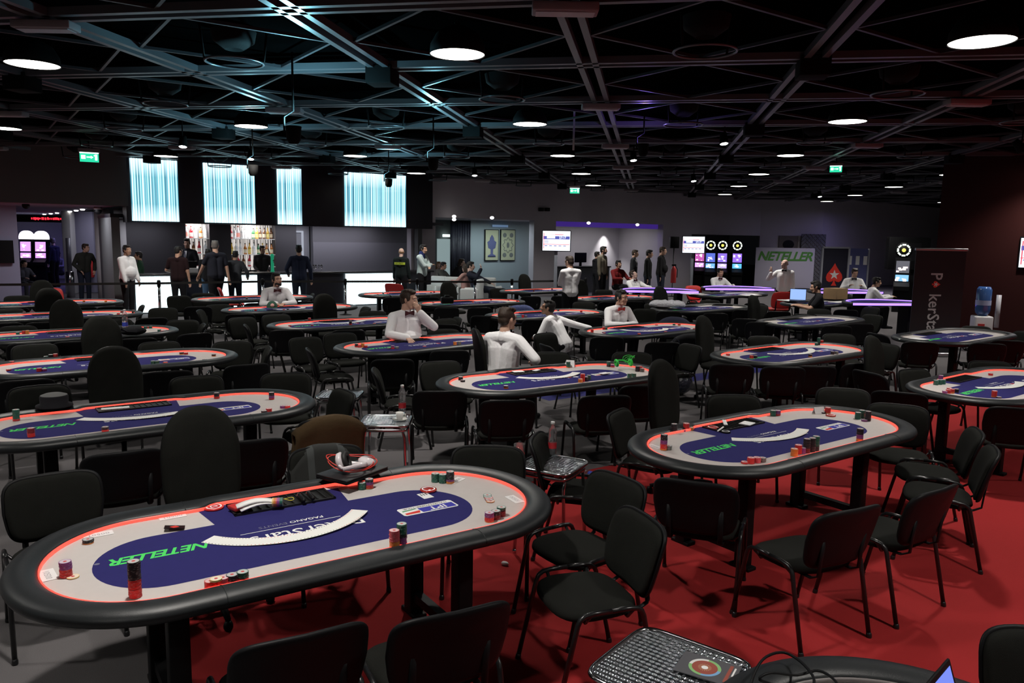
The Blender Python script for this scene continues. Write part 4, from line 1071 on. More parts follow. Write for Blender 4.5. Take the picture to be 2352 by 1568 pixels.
# ------------------------------------------------------------------ people
def skin_mat(name, c): return mat('skin ' + name, c, .55, spec=.35, bump=.12, bscale=120, var=.08, vscale=20)
SKINS = {'a': skin_mat('light', (.62, .38, .28)), 'b': skin_mat('olive', (.54, .32, .23)), 'c': skin_mat('pale', (.68, .46, .38)), 'd': skin_mat('tanned', (.45, .26, .18))}
HAIRS = {'black': mat('black hair', (.010, .008, .008), .6, bump=.6, bscale=160), 'brown': mat('brown hair', (.035, .020, .012), .6, bump=.6, bscale=160), 'fair': mat('fair hair', (.22, .12, .05), .6, bump=.6, bscale=160), 'grey': mat('grey hair', (.16, .15, .14), .6, bump=.6, bscale=160)}
M_EYEW = mat('eye white', (.7, .68, .65), .3); M_EYED = mat('eye iris', (.03, .018, .012), .2); M_LIP = mat('lips', (.36, .13, .11), .5)
def remesh(mb, name, mats, parent, voxel, smooth=6):
    me = mb.mesh(name, mats); o = bpy.data.objects.new(name, me); col.objects.link(o)
    m = o.modifiers.new('r', 'REMESH'); m.mode = 'VOXEL'; m.voxel_size = voxel; m.use_smooth_shade = True
    s = o.modifiers.new('s', 'SMOOTH'); s.factor = .5; s.iterations = smooth
    dg = bpy.context.evaluated_depsgraph_get()
    nm = bpy.data.meshes.new_from_object(o.evaluated_get(dg)); nm.name = name
    nm.materials.clear()
    for q in (mats if isinstance(mats, list) else [mats]): nm.materials.append(q)
    for p in nm.polygons: p.use_smooth = True; p.material_index = 0
    o.modifiers.clear(); old = o.data; o.data = nm; bpy.data.meshes.remove(old)
    o.parent = parent
    return o
def ik(a, b, l1, l2, pole):
    d = b - a; L = min(d.length, (l1 + l2) * .999); t = d.normalized(); b = a + t * L
    x = (l1 * l1 - l2 * l2 + L * L) / (2 * L); h = math.sqrt(max(0, l1 * l1 - x * x))
    p = pole - t * pole.dot(t); p.normalize()
    return a + t * x + p * h, b
V = Vector
def person(label, px, py, Y, face, pose='stand', S=1.08, fat=1.0, lean=0.0, side=0.0, twist=0.0, head=(0, 0, 0), rh=None, lh=None, rp=None, lp=None, rd=None, ld=None, curl=.5,
           skin='a', hair='brown', bald=False, long=False, beard=False, top=None, topname='shirt', sleeves='long', trousers=None, bow=None, extra=None, fine=False, group=None, knees=None, zfix=None):
    """px, py, Y: where the crown of the head is; face: compass heading the body faces (degrees from +X)"""
    top = top or M_SHIRT; trousers = trousers or M_BLKCLOTH; vox = .0065 if fine else .013
    st = pose == 'stand'
    ph = .95 if st else .50
    # trunk, leaning forward (+Y) by lean and sideways by side
    Rt = Matrix.Rotation(-lean, 3, 'X') @ Matrix.Rotation(side, 3, 'Y') @ Matrix.Rotation(twist, 3, 'Z')
    P0 = V((0, 0, ph))
    T = lambda x, y, z: P0 + Rt @ V((x, y, z))
    hy, hp, hr = head
    Rh = Matrix.Rotation(hy + twist, 3, 'Z') @ Matrix.Rotation(-hp, 3, 'X') @ Matrix.Rotation(hr, 3, 'Y')
    neck0, neck1 = T(0, -.01, .50), T(0, .015, .585)
    HC = neck1 + Rh @ V((0, .025, .095))
    crown = HC + Rh @ V((0, -.01, .118))
    q = atY(px, py, Y)
    rz = R(face) - PI / 2
    if zfix is None: S = max(.92, min(1.22, q.z / crown.z))
    Rw = Matrix.Rotation(rz, 3, 'Z')
    base = V((q.x, q.y, 0)) - Rw @ (V((crown.x, crown.y, 0)) * S)
    t = thing('person', label, 'person', (base.x, base.y, 0 if zfix is None else zfix), rz, group)
    t.scale = (S, S, S)
    shR, shL = T(.185, -.005, .455), T(-.185, -.005, .455)
    hipR, hipL = V((.095, 0, ph)), V((-.095, 0, ph))
    if st:
        kn = [(V((.10, .03, .49)), V((.105, -.01, .085))), (V((-.10, .02, .49)), V((-.11, -.03, .085)))]
        if knees == 'walk': kn = [(V((.10, .14, .50)), V((.10, .10, .085))), (V((-.10, .02, .49)), V((-.10, -.30, .10)))]
    else: kn = [(V((.13, .42, .50)), V((.13, .40, .085))), (V((-.13, .42, .50)), V((-.13, .38, .085)))]
    inv = 1.0
    rh = V(rh) if rh else (V((.25, .06, .80)) if st else V((.16, .42, .76)))
    lh = V(lh) if lh else (V((-.25, .06, .80)) if st else V((-.16, .42, .76)))
    eR, wR = ik(shR, rh, .29, .26, V(rp or (.6, -.6, -.5))); eL, wL = ik(shL, lh, .29, .26, V(lp or (-.6, -.6, -.5)))
    f = fat
    def trunk(mb, g=0.0, low=True):
        for s in (-1, 1):
            mb.cap(T(.07 * s * f, .0, .0), T(.065 * s * f, .01 * f, .16), .105 * f + g, .098 * f + g)
            mb.cap(T(.065 * s * f, .01 * f, .16), T(.085 * s, .01, .36), .098 * f + g, .098 + g)
            mb.cap(T(.085 * s, .01, .36), T(.15 * s, -.005, .445), .095 + g, .062 + g)
            mb.cap(T(.05 * s, -.01, .47), T(.185 * s, -.005, .452), .062 + g, .056 + g)
        if f > 1.1: mb.ell(T(0, .075 * f, .14), (.15 * f + g, .10 * f + g, .14 + g))
    def arm(mb, s, e, w_, g=0.0, frac=1.0):
        mb.cap(s, e, .055 + g, .043 + g)
        w2 = e + (w_ - e) * frac
        if frac > 0: mb.cap(e, w2, .042 + g, (.03 if frac == 1.0 else .036) + g)
    def legs(mb, g=0.0):
        for (k, a), h in zip(kn, (hipR, hipL)):
            mb.cap(h, k, .088 * min(f, 1.15) + g, .058 + g); mb.cap(k, a, .057 + g, .040 + g * 1.6)
    def hand(mb, e, w_, sgn, d=None):
        d = V(d).normalized() if d else (w_ - e).normalized()
        up = V((0, 0, 1)) if abs(d.z) < .8 else V((0, 1, 0))
        sdv = d.cross(up).normalized() * sgn; nrm = sdv.cross(d).normalized() * sgn      # sdv: thumb is on the -sdv side
        c = curl
        p0, p1 = w_, w_ + d * .085
        for k in (-.024, -.008, .008, .024): mb.cap(p0 + sdv * k * .7, p1 + sdv * k, .017, .013)
        if fine:
            for k, L_ in ((-.030, .072), (-.010, .080), (.010, .074), (.029, .058)):
                a = p1 + sdv * k - d * .01; r = .0095
                b = a + (d * math.cos(c * .6) - nrm * math.sin(c * .6)) * (L_ * .5); e2 = b + (d * math.cos(c * 1.5) - nrm * math.sin(c * 1.5)) * (L_ * .32); g2 = e2 + (d * math.cos(c * 2.2) - nrm * math.sin(c * 2.2)) * (L_ * .25)
                mb.cap(a, b, r, r * .95, 0, 8); mb.cap(b, e2, r * .95, r * .9, 0, 8); mb.cap(e2, g2, r * .9, r * .8, 0, 8)
            a = p0 + d * .025 - sdv * .022; b = a - sdv * .03 + d * .03 - nrm * .012; e2 = b + d * .032 - sdv * .006 - nrm * .008
            mb.cap(a, b, .013, .011, 0, 8); mb.cap(b, e2, .011, .009, 0, 8)
        else:
            for k, L_ in ((-.027, .07), (-.009, .078), (.009, .072), (.026, .056)):
                a = p1 + sdv * k; mb.cap(a, a + (d * math.cos(c) - nrm * math.sin(c)) * L_, .0105, .009, 0, 6)
            a = p0 + d * .03 - sdv * .024; mb.cap(a, a - sdv * .03 + d * .045 - nrm * .01, .012, .010, 0, 6)
    # body, one continuous surface
    mb = MB(); trunk(mb); arm(mb, shR, eR, wR); arm(mb, shL, eL, wL); legs(mb)
    mb.cap(neck0, neck1 + V((0, 0, .03)), .060 * min(f, 1.12), .056 * min(f, 1.1))
    H = lambda x, y, z: HC + Rh @ V((x, y, z))
    mb.ell(H(0, -.018, .032), (.077, .097, .088), 0, 18, Rh); mb.ell(H(0, .022, -.03), (.062 * min(f, 1.12), .074, .082), 0, 18, Rh)
    mb.cap(H(-.03, .05, -.092), H(.03, .05, -.092), .026, .026); mb.ell(H(0, .068, -.098), (.022, .018, .018), 0, 10, Rh)
    mb.cap(H(0, .090, .012), H(0, .112, -.028), .009, .0135); mb.cap(H(-.014, .10, -.032), H(.014, .10, -.032), .009, .009)
    mb.cap(H(-.045, .074, .028), H(.045, .074, .028), .015, .015); mb.cap(H(-.014, .09, -.062), H(.014, .09, -.062), .009, .009)
    for s in (-1, 1):
        mb.ell(H(.079 * s, -.012, -.008), (.010, .020, .032), 0, 10, Rh); mb.ell(H(.040 * s, .066, -.028), (.022, .02, .024), 0, 10, Rh)
    hand(mb, eR, wR, 1, rd); hand(mb, eL, wL, -1, ld)
    for (k, a) in kn: mb.cap(a + V((0, -.03, -.045)), a + V((0, .14, -.055)), .036, .028)
    remesh(mb, 'body', SKINS[skin], t, vox, 4)
    if fine:
        for s in (-1, 1):
            e = MB(); e.ell(H(.031 * s, .083, .006), (.013, .009, .0085), 0, 10, Rh); e.ell(H(.031 * s, .0895, .006), (.006, .005, .006), 1, 8, Rh); e.build('eye', [M_EYEW, M_EYED], t)
            e = MB(); e.cap(H(.014 * s, .0915, .028), H(.046 * s, .083, .031), .005, .0035, 0, 8); e.build('eyebrow', HAIRS['black' if hair == 'black' else 'brown'], t)
        e = MB(); e.cap(H(-.018, .0965, -.060), H(.018, .0965, -.060), .0045, .0045, 0, 8); e.build('lips', M_LIP, t)
    # hair
    hm = HAIRS[hair]; mb = MB()
    if not bald:
        mb.ell(H(0, -.030, .046), (.082, .100, .086), 0, 18, Rh)
        mb.ell(H(0, -.060, -.008), (.073, .062, .074), 0, 16, Rh)
        for s in (-1, 1): mb.ell(H(.071 * s, .004, .018), (.014, .040, .040), 0, 12, Rh)
        mb.ell(H(.01, .046, .098), (.058, .040, .028), 0, 14, Rh)
        for k in range(14):
            a = k * 2.4; mb.ell(H(.055 * math.cos(a), -.02 + .07 * math.sin(a), .105 + .012 * math.sin(k * 5)), (.022, .024, .016), 0, 8, Rh)
        if long:
            for s in (-1, 1): mb.cap(H(.06 * s, -.04, .0), H(.07 * s, -.07, -.16), .045, .035)
            mb.cap(H(0, -.08, .0), H(0, -.10, -.20), .06, .045)
        remesh(mb, 'hair', hm, t, .008 if fine else .012, 3)
    elif hair != 'none':
        for s in (-1, 1): mb.ell(H(.062 * s, -.04, .0), (.020, .045, .030), 0, 12, Rh)
        mb.ell(H(0, -.085, -.01), (.06, .03, .035), 0, 12, Rh)
        remesh(mb, 'hair', hm, t, .01, 3)
    if beard:
        mb = MB(); mb.ell(H(0, .034, -.072), (.062, .062, .052), 0, 14, Rh); mb.build('beard', hm, t)
    # clothes follow the body
    fr = {'long': .97, 'short': 0.0}[sleeves]
    mb = MB(); trunk(mb, .014)
    if sleeves == 'long': arm(mb, shR, eR, wR, .014, .95); arm(mb, shL, eL, wL, .014, .95)
    else:
        for s, e in ((shR, eR), (shL, eL)): mb.cap(s, s + (e - s) * .72, .071, .060)
    mb.cap(T(0, -.012, .47), T(0, .004, .53), .075, .066)
    remesh(mb, topname, top, t, vox * 1.15, 3 if fine else 4)
    if bow is not None:
        mb = MB()
        c = T(0, .075, .512)
        for s in (-1, 1): mb.add([c + Rt @ V(p) for p in ((0, .0, -.010), (0, .0, .012), (.062 * s, .004, .034), (.062 * s, .004, -.032), (0, .016, -.010), (0, .016, .012), (.062 * s, .022, .030), (.062 * s, .022, -.028))],
                                 [(0, 1, 2, 3), (4, 7, 6, 5), (0, 4, 5, 1), (3, 2, 6, 7), (1, 5, 6, 2), (0, 3, 7, 4)], 0, False)
        mb.ell(c + Rt @ V((0, .014, 0)), (.014, .012, .015), 0, 10)
        mb.build('bow_tie', bow, t)
    mb = MB(); legs(mb, .014); 
    for s in (-1, 1): mb.cap(V((.06 * s, 0, ph - .01)), T(.06 * s, 0, .03), .106 * min(f, 1.25), .104 * min(f, 1.25))
    remesh(mb, 'trousers', trousers, t, vox * 1.3, 4)
    for (k, a), nme in zip(kn, 'RL'):
        mb = MB(); mb.cap(a + V((0, -.04, -.042)), a + V((0, .04, -.045)), .046, .044); mb.cap(a + V((0, .0, -.05)), a + V((0, .17, -.058)), .042, .030)
        mb.v = [(x, y, max(z, .002)) for x, y, z in mb.v]
        mb.build('shoe', M_BLKCLOTH if True else None, t)
    if extra: extra(t, T, H, Rh, Rt)
    return t
BOWRED = mat('red bow tie', (.42, .02, .015), .6); BOWDK = mat('dark red bow tie', (.07, .008, .012), .6); BOWBK = mat('black bow tie', (.01, .01, .012), .6)
def cloth(name, c): return mat(name, c, .9, spec=.2, bump=.4, bscale=30)
JEANS = cloth('blue jeans', (.06, .11, .19)); DKJ = cloth('dark jeans', (.02, .025, .04))
def watch(t, T, H, Rh, Rt): pass
# dealers at the tables
person('dealer in white shirt and dark bow tie, seated, chin resting on his hand', 940, 666, 10.72, -52, 'sit', fat=1.28, lean=.05, head=(.62, .08, 0), rh=(.20, .40, .735), lh=(-.085, .21, 1.02), rp=(.8, -.4, -.4), lp=(-1, .1, -1), rd=(.1, 1, -.25), ld=(.45, .12, .8), curl=.75, skin='a', hair='brown', bow=BOWDK, fine=True)
person('bearded dealer in white shirt and dark red bow tie leaning with clasped hands', 634, 628, 15.35, -60, 'sit', lean=.34, head=(.30, -.12, 0), rh=(.07, .47, .735), lh=(-.06, .47, .735), rp=(1, -.1, -.5), lp=(-1, -.1, -.5), rd=(-.6, .8, -.2), ld=(.6, .8, -.1), skin='b', hair='black', beard=True, bow=BOWDK, fine=True)
person('dealer in white shirt and bright red bow tie, forearms on the table', 1428, 667, 12.95, -62, 'sit', lean=.26, head=(.30, .05, 0), rh=(.10, .44, .74), lh=(.02, .36, .735), rp=(1, -.3, -.4), lp=(-1, .2, -.6), rd=(-.1, 1, -.6), ld=(.9, .3, 0), curl=.8, skin='b', hair='black', bow=BOWRED, fine=True)
DC = person('dealer in white shirt seated with his back to the camera at the green-headset table', 1166, 707, 8.85, 58, 'sit', lean=.06, head=(-.25, .05, 0), rh=(.27, .22, .72), lh=(-.16, .34, .68), rp=(1, -.2, -.7), skin='a', hair='brown', bow=BOWDK, fine=True)
person('dealer in white shirt bending far over to the left, one arm stretched to a table', 1262, 690, 12.2, 150, 'sit', lean=.52, side=.0, head=(.35, -.15, 0), rh=(.44, -.34, .74), lh=(-.12, .46, .62), rp=(.6, .2, -.7), lp=(-.8, -.2, -.6), rd=(.4, -.9, 0), skin='d', hair='black', bow=BOWDK, fine=True)
person('man in white shirt and black trousers standing with his back to the camera, arms folded', 1306, 589, 17.2, 112, 'stand', head=(.35, .25, 0), rh=(-.02, .25, 1.13), lh=(.02, .27, 1.07), rp=(1, -.1, -.5), lp=(-1, -.1, -.5), rd=(-1, .1, 0), ld=(1, .1, 0), skin='a', hair='brown')
person('man in white shirt and black trousers standing sideways before the leftmost counter panel', 291, 563, 19.6, -20, 'stand', fat=1.12, rh=(.20, .16, .80), lh=(-.16, .20, .86), skin='d', hair='black')
person('bald man in white shirt and bow tie standing with one hand raised', 1803, 596, 20.1, -118, 'stand', fat=1.05, head=(-.45, 0, 0), rh=(.30, .22, 1.40), rp=(.8, -.4, -1), rd=(.1, 0, 1), lh=(-.26, .1, .82), curl=.2, skin='c', hair='fair', bald=True, bow=BOWBK)
person('dealer in white shirt leaning back at the left violet-lit table', 1451, 622, 22.2, -62, 'sit', lean=-.12, head=(.5, -.45, 0), rh=(.15, .42, .84), lh=(-.20, .46, .84), skin='c', hair='brown', bow=BOWDK)
person('dealer in white shirt seated at the right violet-lit table before the slot machines', 1655, 616, 23.2, -70, 'sit', fat=1.05, lean=.12, head=(.1, .1, 0), rh=(.15, .46, .82), lh=(-.22, .46, .82), skin='b', hair='black', bow=BOWDK)
person('young dealer in white shirt at the violet-lit table before the red spade board', 1965, 617, 23.0, -100, 'sit', lean=.05, head=(.1, .3, 0), rh=(.18, .36, .84), lh=(-.12, .42, .84), skin='b', hair='brown', bow=BOWBK)
person('person in white shirt in profile reaching over the violet-lit table by the banner', 2015, 637, 20.0, -8, 'sit', lean=.22, head=(-.1, .1, 0), rh=(.2, .5, .80), lh=(-.15, .55, .80), skin='b', hair='black')
person('person in black T-shirt typing at the open laptop on the far right', 1872, 646, 16.8, 165, 'sit', lean=.12, head=(0, .2, 0), rh=(.14, .45, .77), lh=(-.14, .45, .77), skin='b', hair='black', top=M_BLKCLOTH, topname='t_shirt', sleeves='short')
CHC = [c for c in CHAIRS if c[0] == 'o' and c[3] == 'C'][0][7]
CHC.location = (DC.location.x - .02, DC.location.y + .02, 0); CHC.rotation_euler.z = R(14) - PI / 2
# people at the bar
def lapels(c):
    def f(t, T, H, Rh, Rt):
        mb = MB(); mb.add([T(-.035, .118, .36), T(.035, .118, .36), T(.03, .085, .49), T(-.03, .085, .49), T(0, .125, .22)], [(0, 1, 2, 3), (0, 4, 1)], 0, False); mb.build('shirt_front', M_WHITE, t)
        mb = MB(); mb.add([T(-.012, .126, .47), T(.012, .126, .47), T(.02, .138, .28), T(0, .14, .25), T(-.02, .138, .28)], [(0, 4, 3, 2, 1)], 0, False); mb.build('tie', mat('grey tie', (.12, .13, .2), .7), t)
    return f
person('man in black and red polo shirt standing at the bar before the leftmost lit panel', 410, 566, 20.25, 95, 'stand', fat=1.1, head=(-.5, .1, 0), rh=(.28, .0, .82), lh=(-.20, .26, 1.08), skin='b', hair='black', top=cloth('black and red polo', (.022, .010, .012)), topname='polo_shirt', sleeves='short')
person('barman in dark suit, white shirt and grey tie behind the bar', 429, 548, 22.35, -100, 'stand', head=(.5, .1, 0), rh=(.15, .3, 1.05), lh=(-.2, .25, 1.05), skin='b', hair='black', top=cloth('dark suit', (.022, .022, .028)), topname='jacket', extra=lapels(0))
person('grey-haired man in dark polo shirt walking along the bar', 494, 553, 20.2, 135, 'stand', fat=1.1, head=(-.6, .1, 0), lh=(-.30, .28, .92), rh=(.28, -.06, .84), skin='a', hair='grey', top=cloth('navy polo', (.022, .024, .036)), topname='polo_shirt', sleeves='short', knees='walk')
person('person in black sweater and jeans sitting on the bar side behind the walking man', 478, 572, 20.75, 100, 'stand', S=1, head=(.2, .1, 0), skin='b', hair='black', top=M_BLKCLOTH, topname='sweater', trousers=JEANS)
person('man in grey padded jacket leaning on the bar, seen from behind', 541, 577, 21.0, 95, 'stand', lean=.18, head=(0, .2, 0), rh=(.28, .30, 1.02), lh=(-.28, .30, 1.02), skin='b', hair='black', top=cloth('grey padded jacket', (.05, .055, .065)), topname='jacket', trousers=DKJ)
person('barwoman with tied dark hair in a grey top behind the beer tap', 603, 564, 23.6, -80, 'stand', S=1, head=(.5, .1, 0), rh=(.10, .3, 1.02), lh=(-.2, .28, 1.02), skin='b', hair='black', top=cloth('grey top', (.06, .055, .06)), topname='top')
person('man in dark blue hooded sweater standing at the bar, seen from behind', 686, 563, 21.2, 112, 'stand', head=(-.1, 0, 0), rh=(.30, .05, .88), lh=(-.26, .22, 1.02), skin='b', hair='black', top=cloth('dark blue hoodie', (.018, .024, .05)), topname='hoodie', trousers=DKJ, fat=1.05)
person('person in dark green top mostly hidden behind the white-shirted man at left', 318, 585, 21.0, 200, 'stand', skin='d', hair='black', top=cloth('dark green top', (.02, .06, .035)), topname='top')
# entrance
def cap_skin(*a): pass
person('man in dark jacket bending sideways by the entrance wall', 197, 560, 23.2, -40, 'stand', lean=.25, head=(.5, .1, 0), rh=(.15, .15, .95), lh=(-.28, .05, .95), skin='b', hair='brown', top=cloth('dark olive jacket', (.03, .032, .026)), topname='jacket', trousers=DKJ)
person('man in dark suit standing before the glowing slot machines beyond the entrance', 121, 547, 29.5, 170, 'stand', S=1.1, head=(-.9, .1, 0), skin='c', hair='grey', top=cloth('dark blue suit', (.018, .02, .05)), topname='jacket')
person('person seated in the hall beyond the entrance beside the standing man', 133, 578, 30.2, -90, 'sit', skin='b', hair='black', top=cloth('grey shirt far', (.12, .12, .18)), topname='shirt')
person('person in striped grey sweater sitting at the left of the entrance', 56, 598, 24.6, -30, 'sit', lean=.1, head=(.2, .2, 0), rh=(.15, .42, .70), skin='b', hair='black', top=cloth('grey sweater', (.08, .08, .10)), topname='sweater', trousers=cloth('grey trousers', (.07, .07, .08)))
# right of the bar
def secband(t, T, H, Rh, Rt):
    mb = MB()
    vs = []
    for i in range(9):
        x = -.17 + .34 * i / 8; y = -.128 + .9 * x * x; vs += [T(x, y, .315), T(x, y - .002, .385)]
    mb.add(vs, [(2 * i, 2 * i + 1, 2 * i + 3, 2 * i + 2) for i in range(8)], 0, False)
    M = Matrix.Translation(T(0, -.134, .35)) @ Matrix.Rotation(PI / 2, 4, 'X')
    put_text(mb, 'SECURITY', .062, M, 1, .95, bold=.01)
    mb.build('back_band', [mat('yellow band', (.45, .55, .05), .6, emit=(.4, .5, .03), estr=.12), M_BLACK], t)
person('pale-haired guard in dark jacket with yellow SECURITY band, seen from behind', 922, 570, 23.6, 75, 'stand', S=1, head=(.3, .1, 0), skin='c', hair='fair', bald=True, top=cloth('guard jacket', (.012, .018, .018)), topname='jacket', extra=secband)
def collar(t, T, H, Rh, Rt):
    mb = MB(); mb.cap(T(0, -.01, .46), T(0, -.0, .56), .098, .085); mb.cap(T(-.12, -.02, .42), T(.12, -.02, .42), .085, .085); mb.build('blue_yoke', cloth('blue yoke', (.02, .03, .12)), t)
person('man in white and blue jacket standing with folded arms right of the bar', 973, 562, 23.4, -20, 'stand', S=1.05, head=(-.1, .1, 0), rh=(-.08, .25, 1.20), lh=(.08, .27, 1.14), rp=(1, 0, -.7), lp=(-1, 0, -.7), skin='b', hair='black', top=cloth('pale sports jacket', (.50, .60, .60)), topname='jacket', extra=collar)
person('seated person in grey jumper right of the man in the white jacket', 1020, 602, 25.6, -20, 'sit', S=1, head=(-.2, .2, 0), skin='b', hair='black', top=cloth('grey jumper', (.10, .105, .10)), topname='jumper')
person('seated person with fair hair beside the grey jumper', 1008, 601, 26.7, -70, 'sit', S=1, long=True, skin='c', hair='fair', top=cloth('white top', (.45, .45, .45)), topname='top')
person('person in black jacket stooping in front of the curtain', 1061, 597, 26.5, -10, 'stand', S=1, lean=.55, zfix=-.25, head=(0, .1, 0), long=True, skin='c', hair='brown', top=M_BLKCLOTH, topname='jacket')
person('long-haired woman in a pink top sitting behind the barrier belt', 1068, 606, 24.3, 150, 'sit', S=1.05, long=True, head=(-.3, .1, 0), skin='c', hair='brown', top=cloth('pink top', (.50, .30, .28)), topname='top')
person('man in dark sweater lounging with one arm up holding a phone to his ear', 1082, 601, 23.9, -15, 'sit', S=1.1, fat=1.15, lean=-.45, head=(.2, .1, 0), rh=(.18, .14, 1.06), rp=(.6, -.2, -1), rd=(-.3, -.1, 1), lh=(-.2, .42, .62), skin='c', hair='black', top=cloth('navy sweater', (.016, .018, .03)), topname='sweater', trousers=DKJ)
# waiting group at the far wall
person('bearded man in a brown-grey blazer standing in front of the middle opening', 1387, 566, 26.5, -35, 'stand', head=(.35, .05, 0), beard=True, skin='a', hair='black', top=cloth('brown-grey blazer', (.17, .15, .115)), topname='blazer', trousers=M_BLKCLOTH)
person('person in black jacket half hidden behind the man in the blazer', 1372, 578, 28.0, 20, 'stand', skin='b', hair='black', top=M_BLKCLOTH, topname='jacket')
person('seated person in dark red jumper between the standing groups', 1421, 598, 26.5, -60, 'sit', S=1, skin='b', hair='black', top=cloth('dark red jumper', (.16, .012, .014)), topname='jumper')
person('man in dark coat with a white scarf standing among the waiting group', 1460, 574, 26.5, -20, 'stand', head=(.1, .1, 0), skin='a', hair='brown', top=cloth('dark coat', (.03, .032, .036)), topname='coat', extra=lambda t, T, H, Rh, Rt: (lambda mb: (mb.add([T(-.10, .105, .25), T(-.05, .125, .25), T(-.02, .10, .48), T(-.07, .07, .50)], [(0, 1, 2, 3)], 0, False), mb.add([T(.10, .105, .25), T(.05, .125, .25), T(.02, .10, .48), T(.07, .07, .50)], [(3, 2, 1, 0)], 0, False), mb.build('scarf', M_WHITE, t)))(MB()))
person('man in black jacket standing second from right in the waiting group', 1493, 574, 25.5, -20, 'stand', head=(.1, .1, 0), skin='a', hair='black', top=cloth('black jacket', (.014, .015, .014)), topname='jacket', trousers=DKJ)
person('broad man in black jacket standing rightmost in the waiting group', 1524, 567, 26.0, -25, 'stand', fat=1.15, head=(.0, .1, 0), skin='a', hair='brown', top=cloth('black winter jacket', (.012, .012, .013)), topname='jacket', trousers=DKJ)
# ------------------------------------------------------------------ chips
CHIPC = {'r': ('red', (.55, .03, .03)), 'k': ('black', (.016, .016, .022)), 'g': ('green', (.02, .12, .085)), 'p': ('purple', (.22, .05, .22)), 'o': ('orange', (.65, .22, .04)), 'm': ('pink', (.58, .09, .12)), 'd': ('dark red', (.16, .012, .02)), 'y': ('yellow', (.75, .55, .22)), 's': ('grey', (.14, .16, .15))}
CR, CT = .0235, .0038
M_CHIPW = mat('chip white', (.62, .6, .6), .5); M_CHIPR = mat('chip centre red', (.5, .05, .05), .5)
CMAT = {k: mat('chip ' + n, c, .5, spec=.4) for k, (n, c) in CHIPC.items()}
CTOP = {k: mat('chip face ' + n, tuple(.45 + .35 * q for q in c), .5) for k, (n, c) in CHIPC.items()}
CEDGE = {k: mat('chip edge spot ' + n, tuple(.10 + .8 * q for q in c), .5) for k, (n, c) in CHIPC.items()}
def chip_into(mb, M, base, n=20, marks=True):
    vs = []; fs = []; ms = []
    for z in (0, CT * .94):
        for k in range(n): a = 2 * PI * k / n; vs.append(M @ V((CR * math.cos(a), CR * math.sin(a), z)))
    for k in range(n):
        k2 = (k + 1) % n; fs.append((k, k2, n + k2, n + k)); ms.append(base + (3 if marks and k % 5 == 0 else 0))
    rings = [(.98, 0), (.86, 3), (.30, 1)] if marks else [(.97, 1)]
    o = n
    z = CT * .94
    prev = list(range(n, 2 * n))
    for (rr, mi) in rings:
        b0 = len(vs)
        for k in range(n): a = 2 * PI * k / n; vs.append(M @ V((CR * rr * math.cos(a), CR * rr * math.sin(a), z)))
        for k in range(n): k2 = (k + 1) % n; fs.append((prev[k], prev[k2], b0 + k2, b0 + k)); ms.append(base + mi)
        prev = list(range(b0, b0 + n))
    fs.append(tuple(prev)); ms.append(base + 2); fs.append(tuple(range(n))[::-1]); ms.append(base)
    mb.add(vs, fs, ms, False)
CHIP_ME = {}
for k in CHIPC:
    mb = MB(); chip_into(mb, Matrix(), 0); CHIP_ME[k] = mb.mesh('poker_chip', [CMAT[k], CTOP[k], M_CHIPR, CEDGE[k]])
REST = MB(); RESTM = []
for k in CHIPC: RESTM += [CMAT[k], CTOP[k], M_CHIPR, CEDGE[k]]
RBASE = {k: 4 * i for i, k in enumerate(CHIPC)}
N_CHIP = [0]
rnd = random.Random(5)
def stack(tb, px, py, cols, desc=None, z0=ZF, each=False):
    """px,py: where the foot of the stack stands; cols: (colour, count) from the bottom up"""
    p = onT(tb, px, py, z0); M0 = tmat(tb); z = z0 + .002
    for c, n in cols:
        for i in range(n):
            M = M0 @ Matrix.Translation((p.x + rnd.uniform(-.0012, .0012), p.y + rnd.uniform(-.0012, .0012), z)) @ Matrix.Rotation(rnd.uniform(0, 6.3), 4, 'Z')
            if each and N_CHIP[0] < 300:
                o = bpy.data.objects.new('poker_chip', CHIP_ME[c]); col.objects.link(o); o.matrix_world = M; N_CHIP[0] += 1
                tag(o, '%s chip in %s' % (CHIPC[c][0], desc), 'poker chip', '%s chips of %s' % (CHIPC[c][0], desc))
            else: chip_into(REST, M, RBASE[c], 12, i == n - 1)
            z += CT
A = lambda px, py, cols, d: stack('A', px, py, cols, d, each=True)
A(152, 1324, (('r', 9), ('p', 8)), 'the purple-topped stack by the left number tag of the headphones table')
A(168, 1326, (('y', 1),), 'front of the purple-topped stack, lying alone at the table end')
A(203, 1247, (('o', 1), ('k', 4)), 'the low black stack at far left of the headphones table')
A(311, 1370, (('r', 19), ('k', 19)), 'the tall black and red stack near left of the headphones table')
A(484, 1350, (('r', 8),), 'the cluster of low stacks on the near rail, leftmost')
A(512, 1345, (('m', 9),), 'the cluster of low stacks on the near rail, pink one')
A(534, 1340, (('p', 4), ('k', 6)), 'the cluster of low stacks on the near rail, purple-footed')
A(558, 1335, (('d', 5), ('g', 6)), 'the cluster of low stacks on the near rail, rightmost')
p_ = onT('A', 498, 1348); stack('A', 496, 1333, (('y', 2),), 'the pale pair lying across two low red stacks', ZF + 9.2 * CT, True)
A(906, 1260, (('o', 10), ('m', 13)), 'the pink and orange stack on the near side, headphones table')
A(923, 1254, (('p', 12), ('k', 4), ('g', 12)), 'the tall green-topped stack on the near side, headphones table')
A(1124, 1197, (('o', 1), ('r', 5), ('p', 6)), 'the purple and red stack at the right end, headphones table')
A(1139, 1191, (('d', 6), ('k', 5)), 'the middle one of three dark stacks at the right end')
A(1151, 1184, (('d', 7), ('k', 2), ('g', 3)), 'the rearmost of three dark stacks at the right end')
A(1000, 1106, (('g', 13),), 'the left of two green stacks at the far rail')
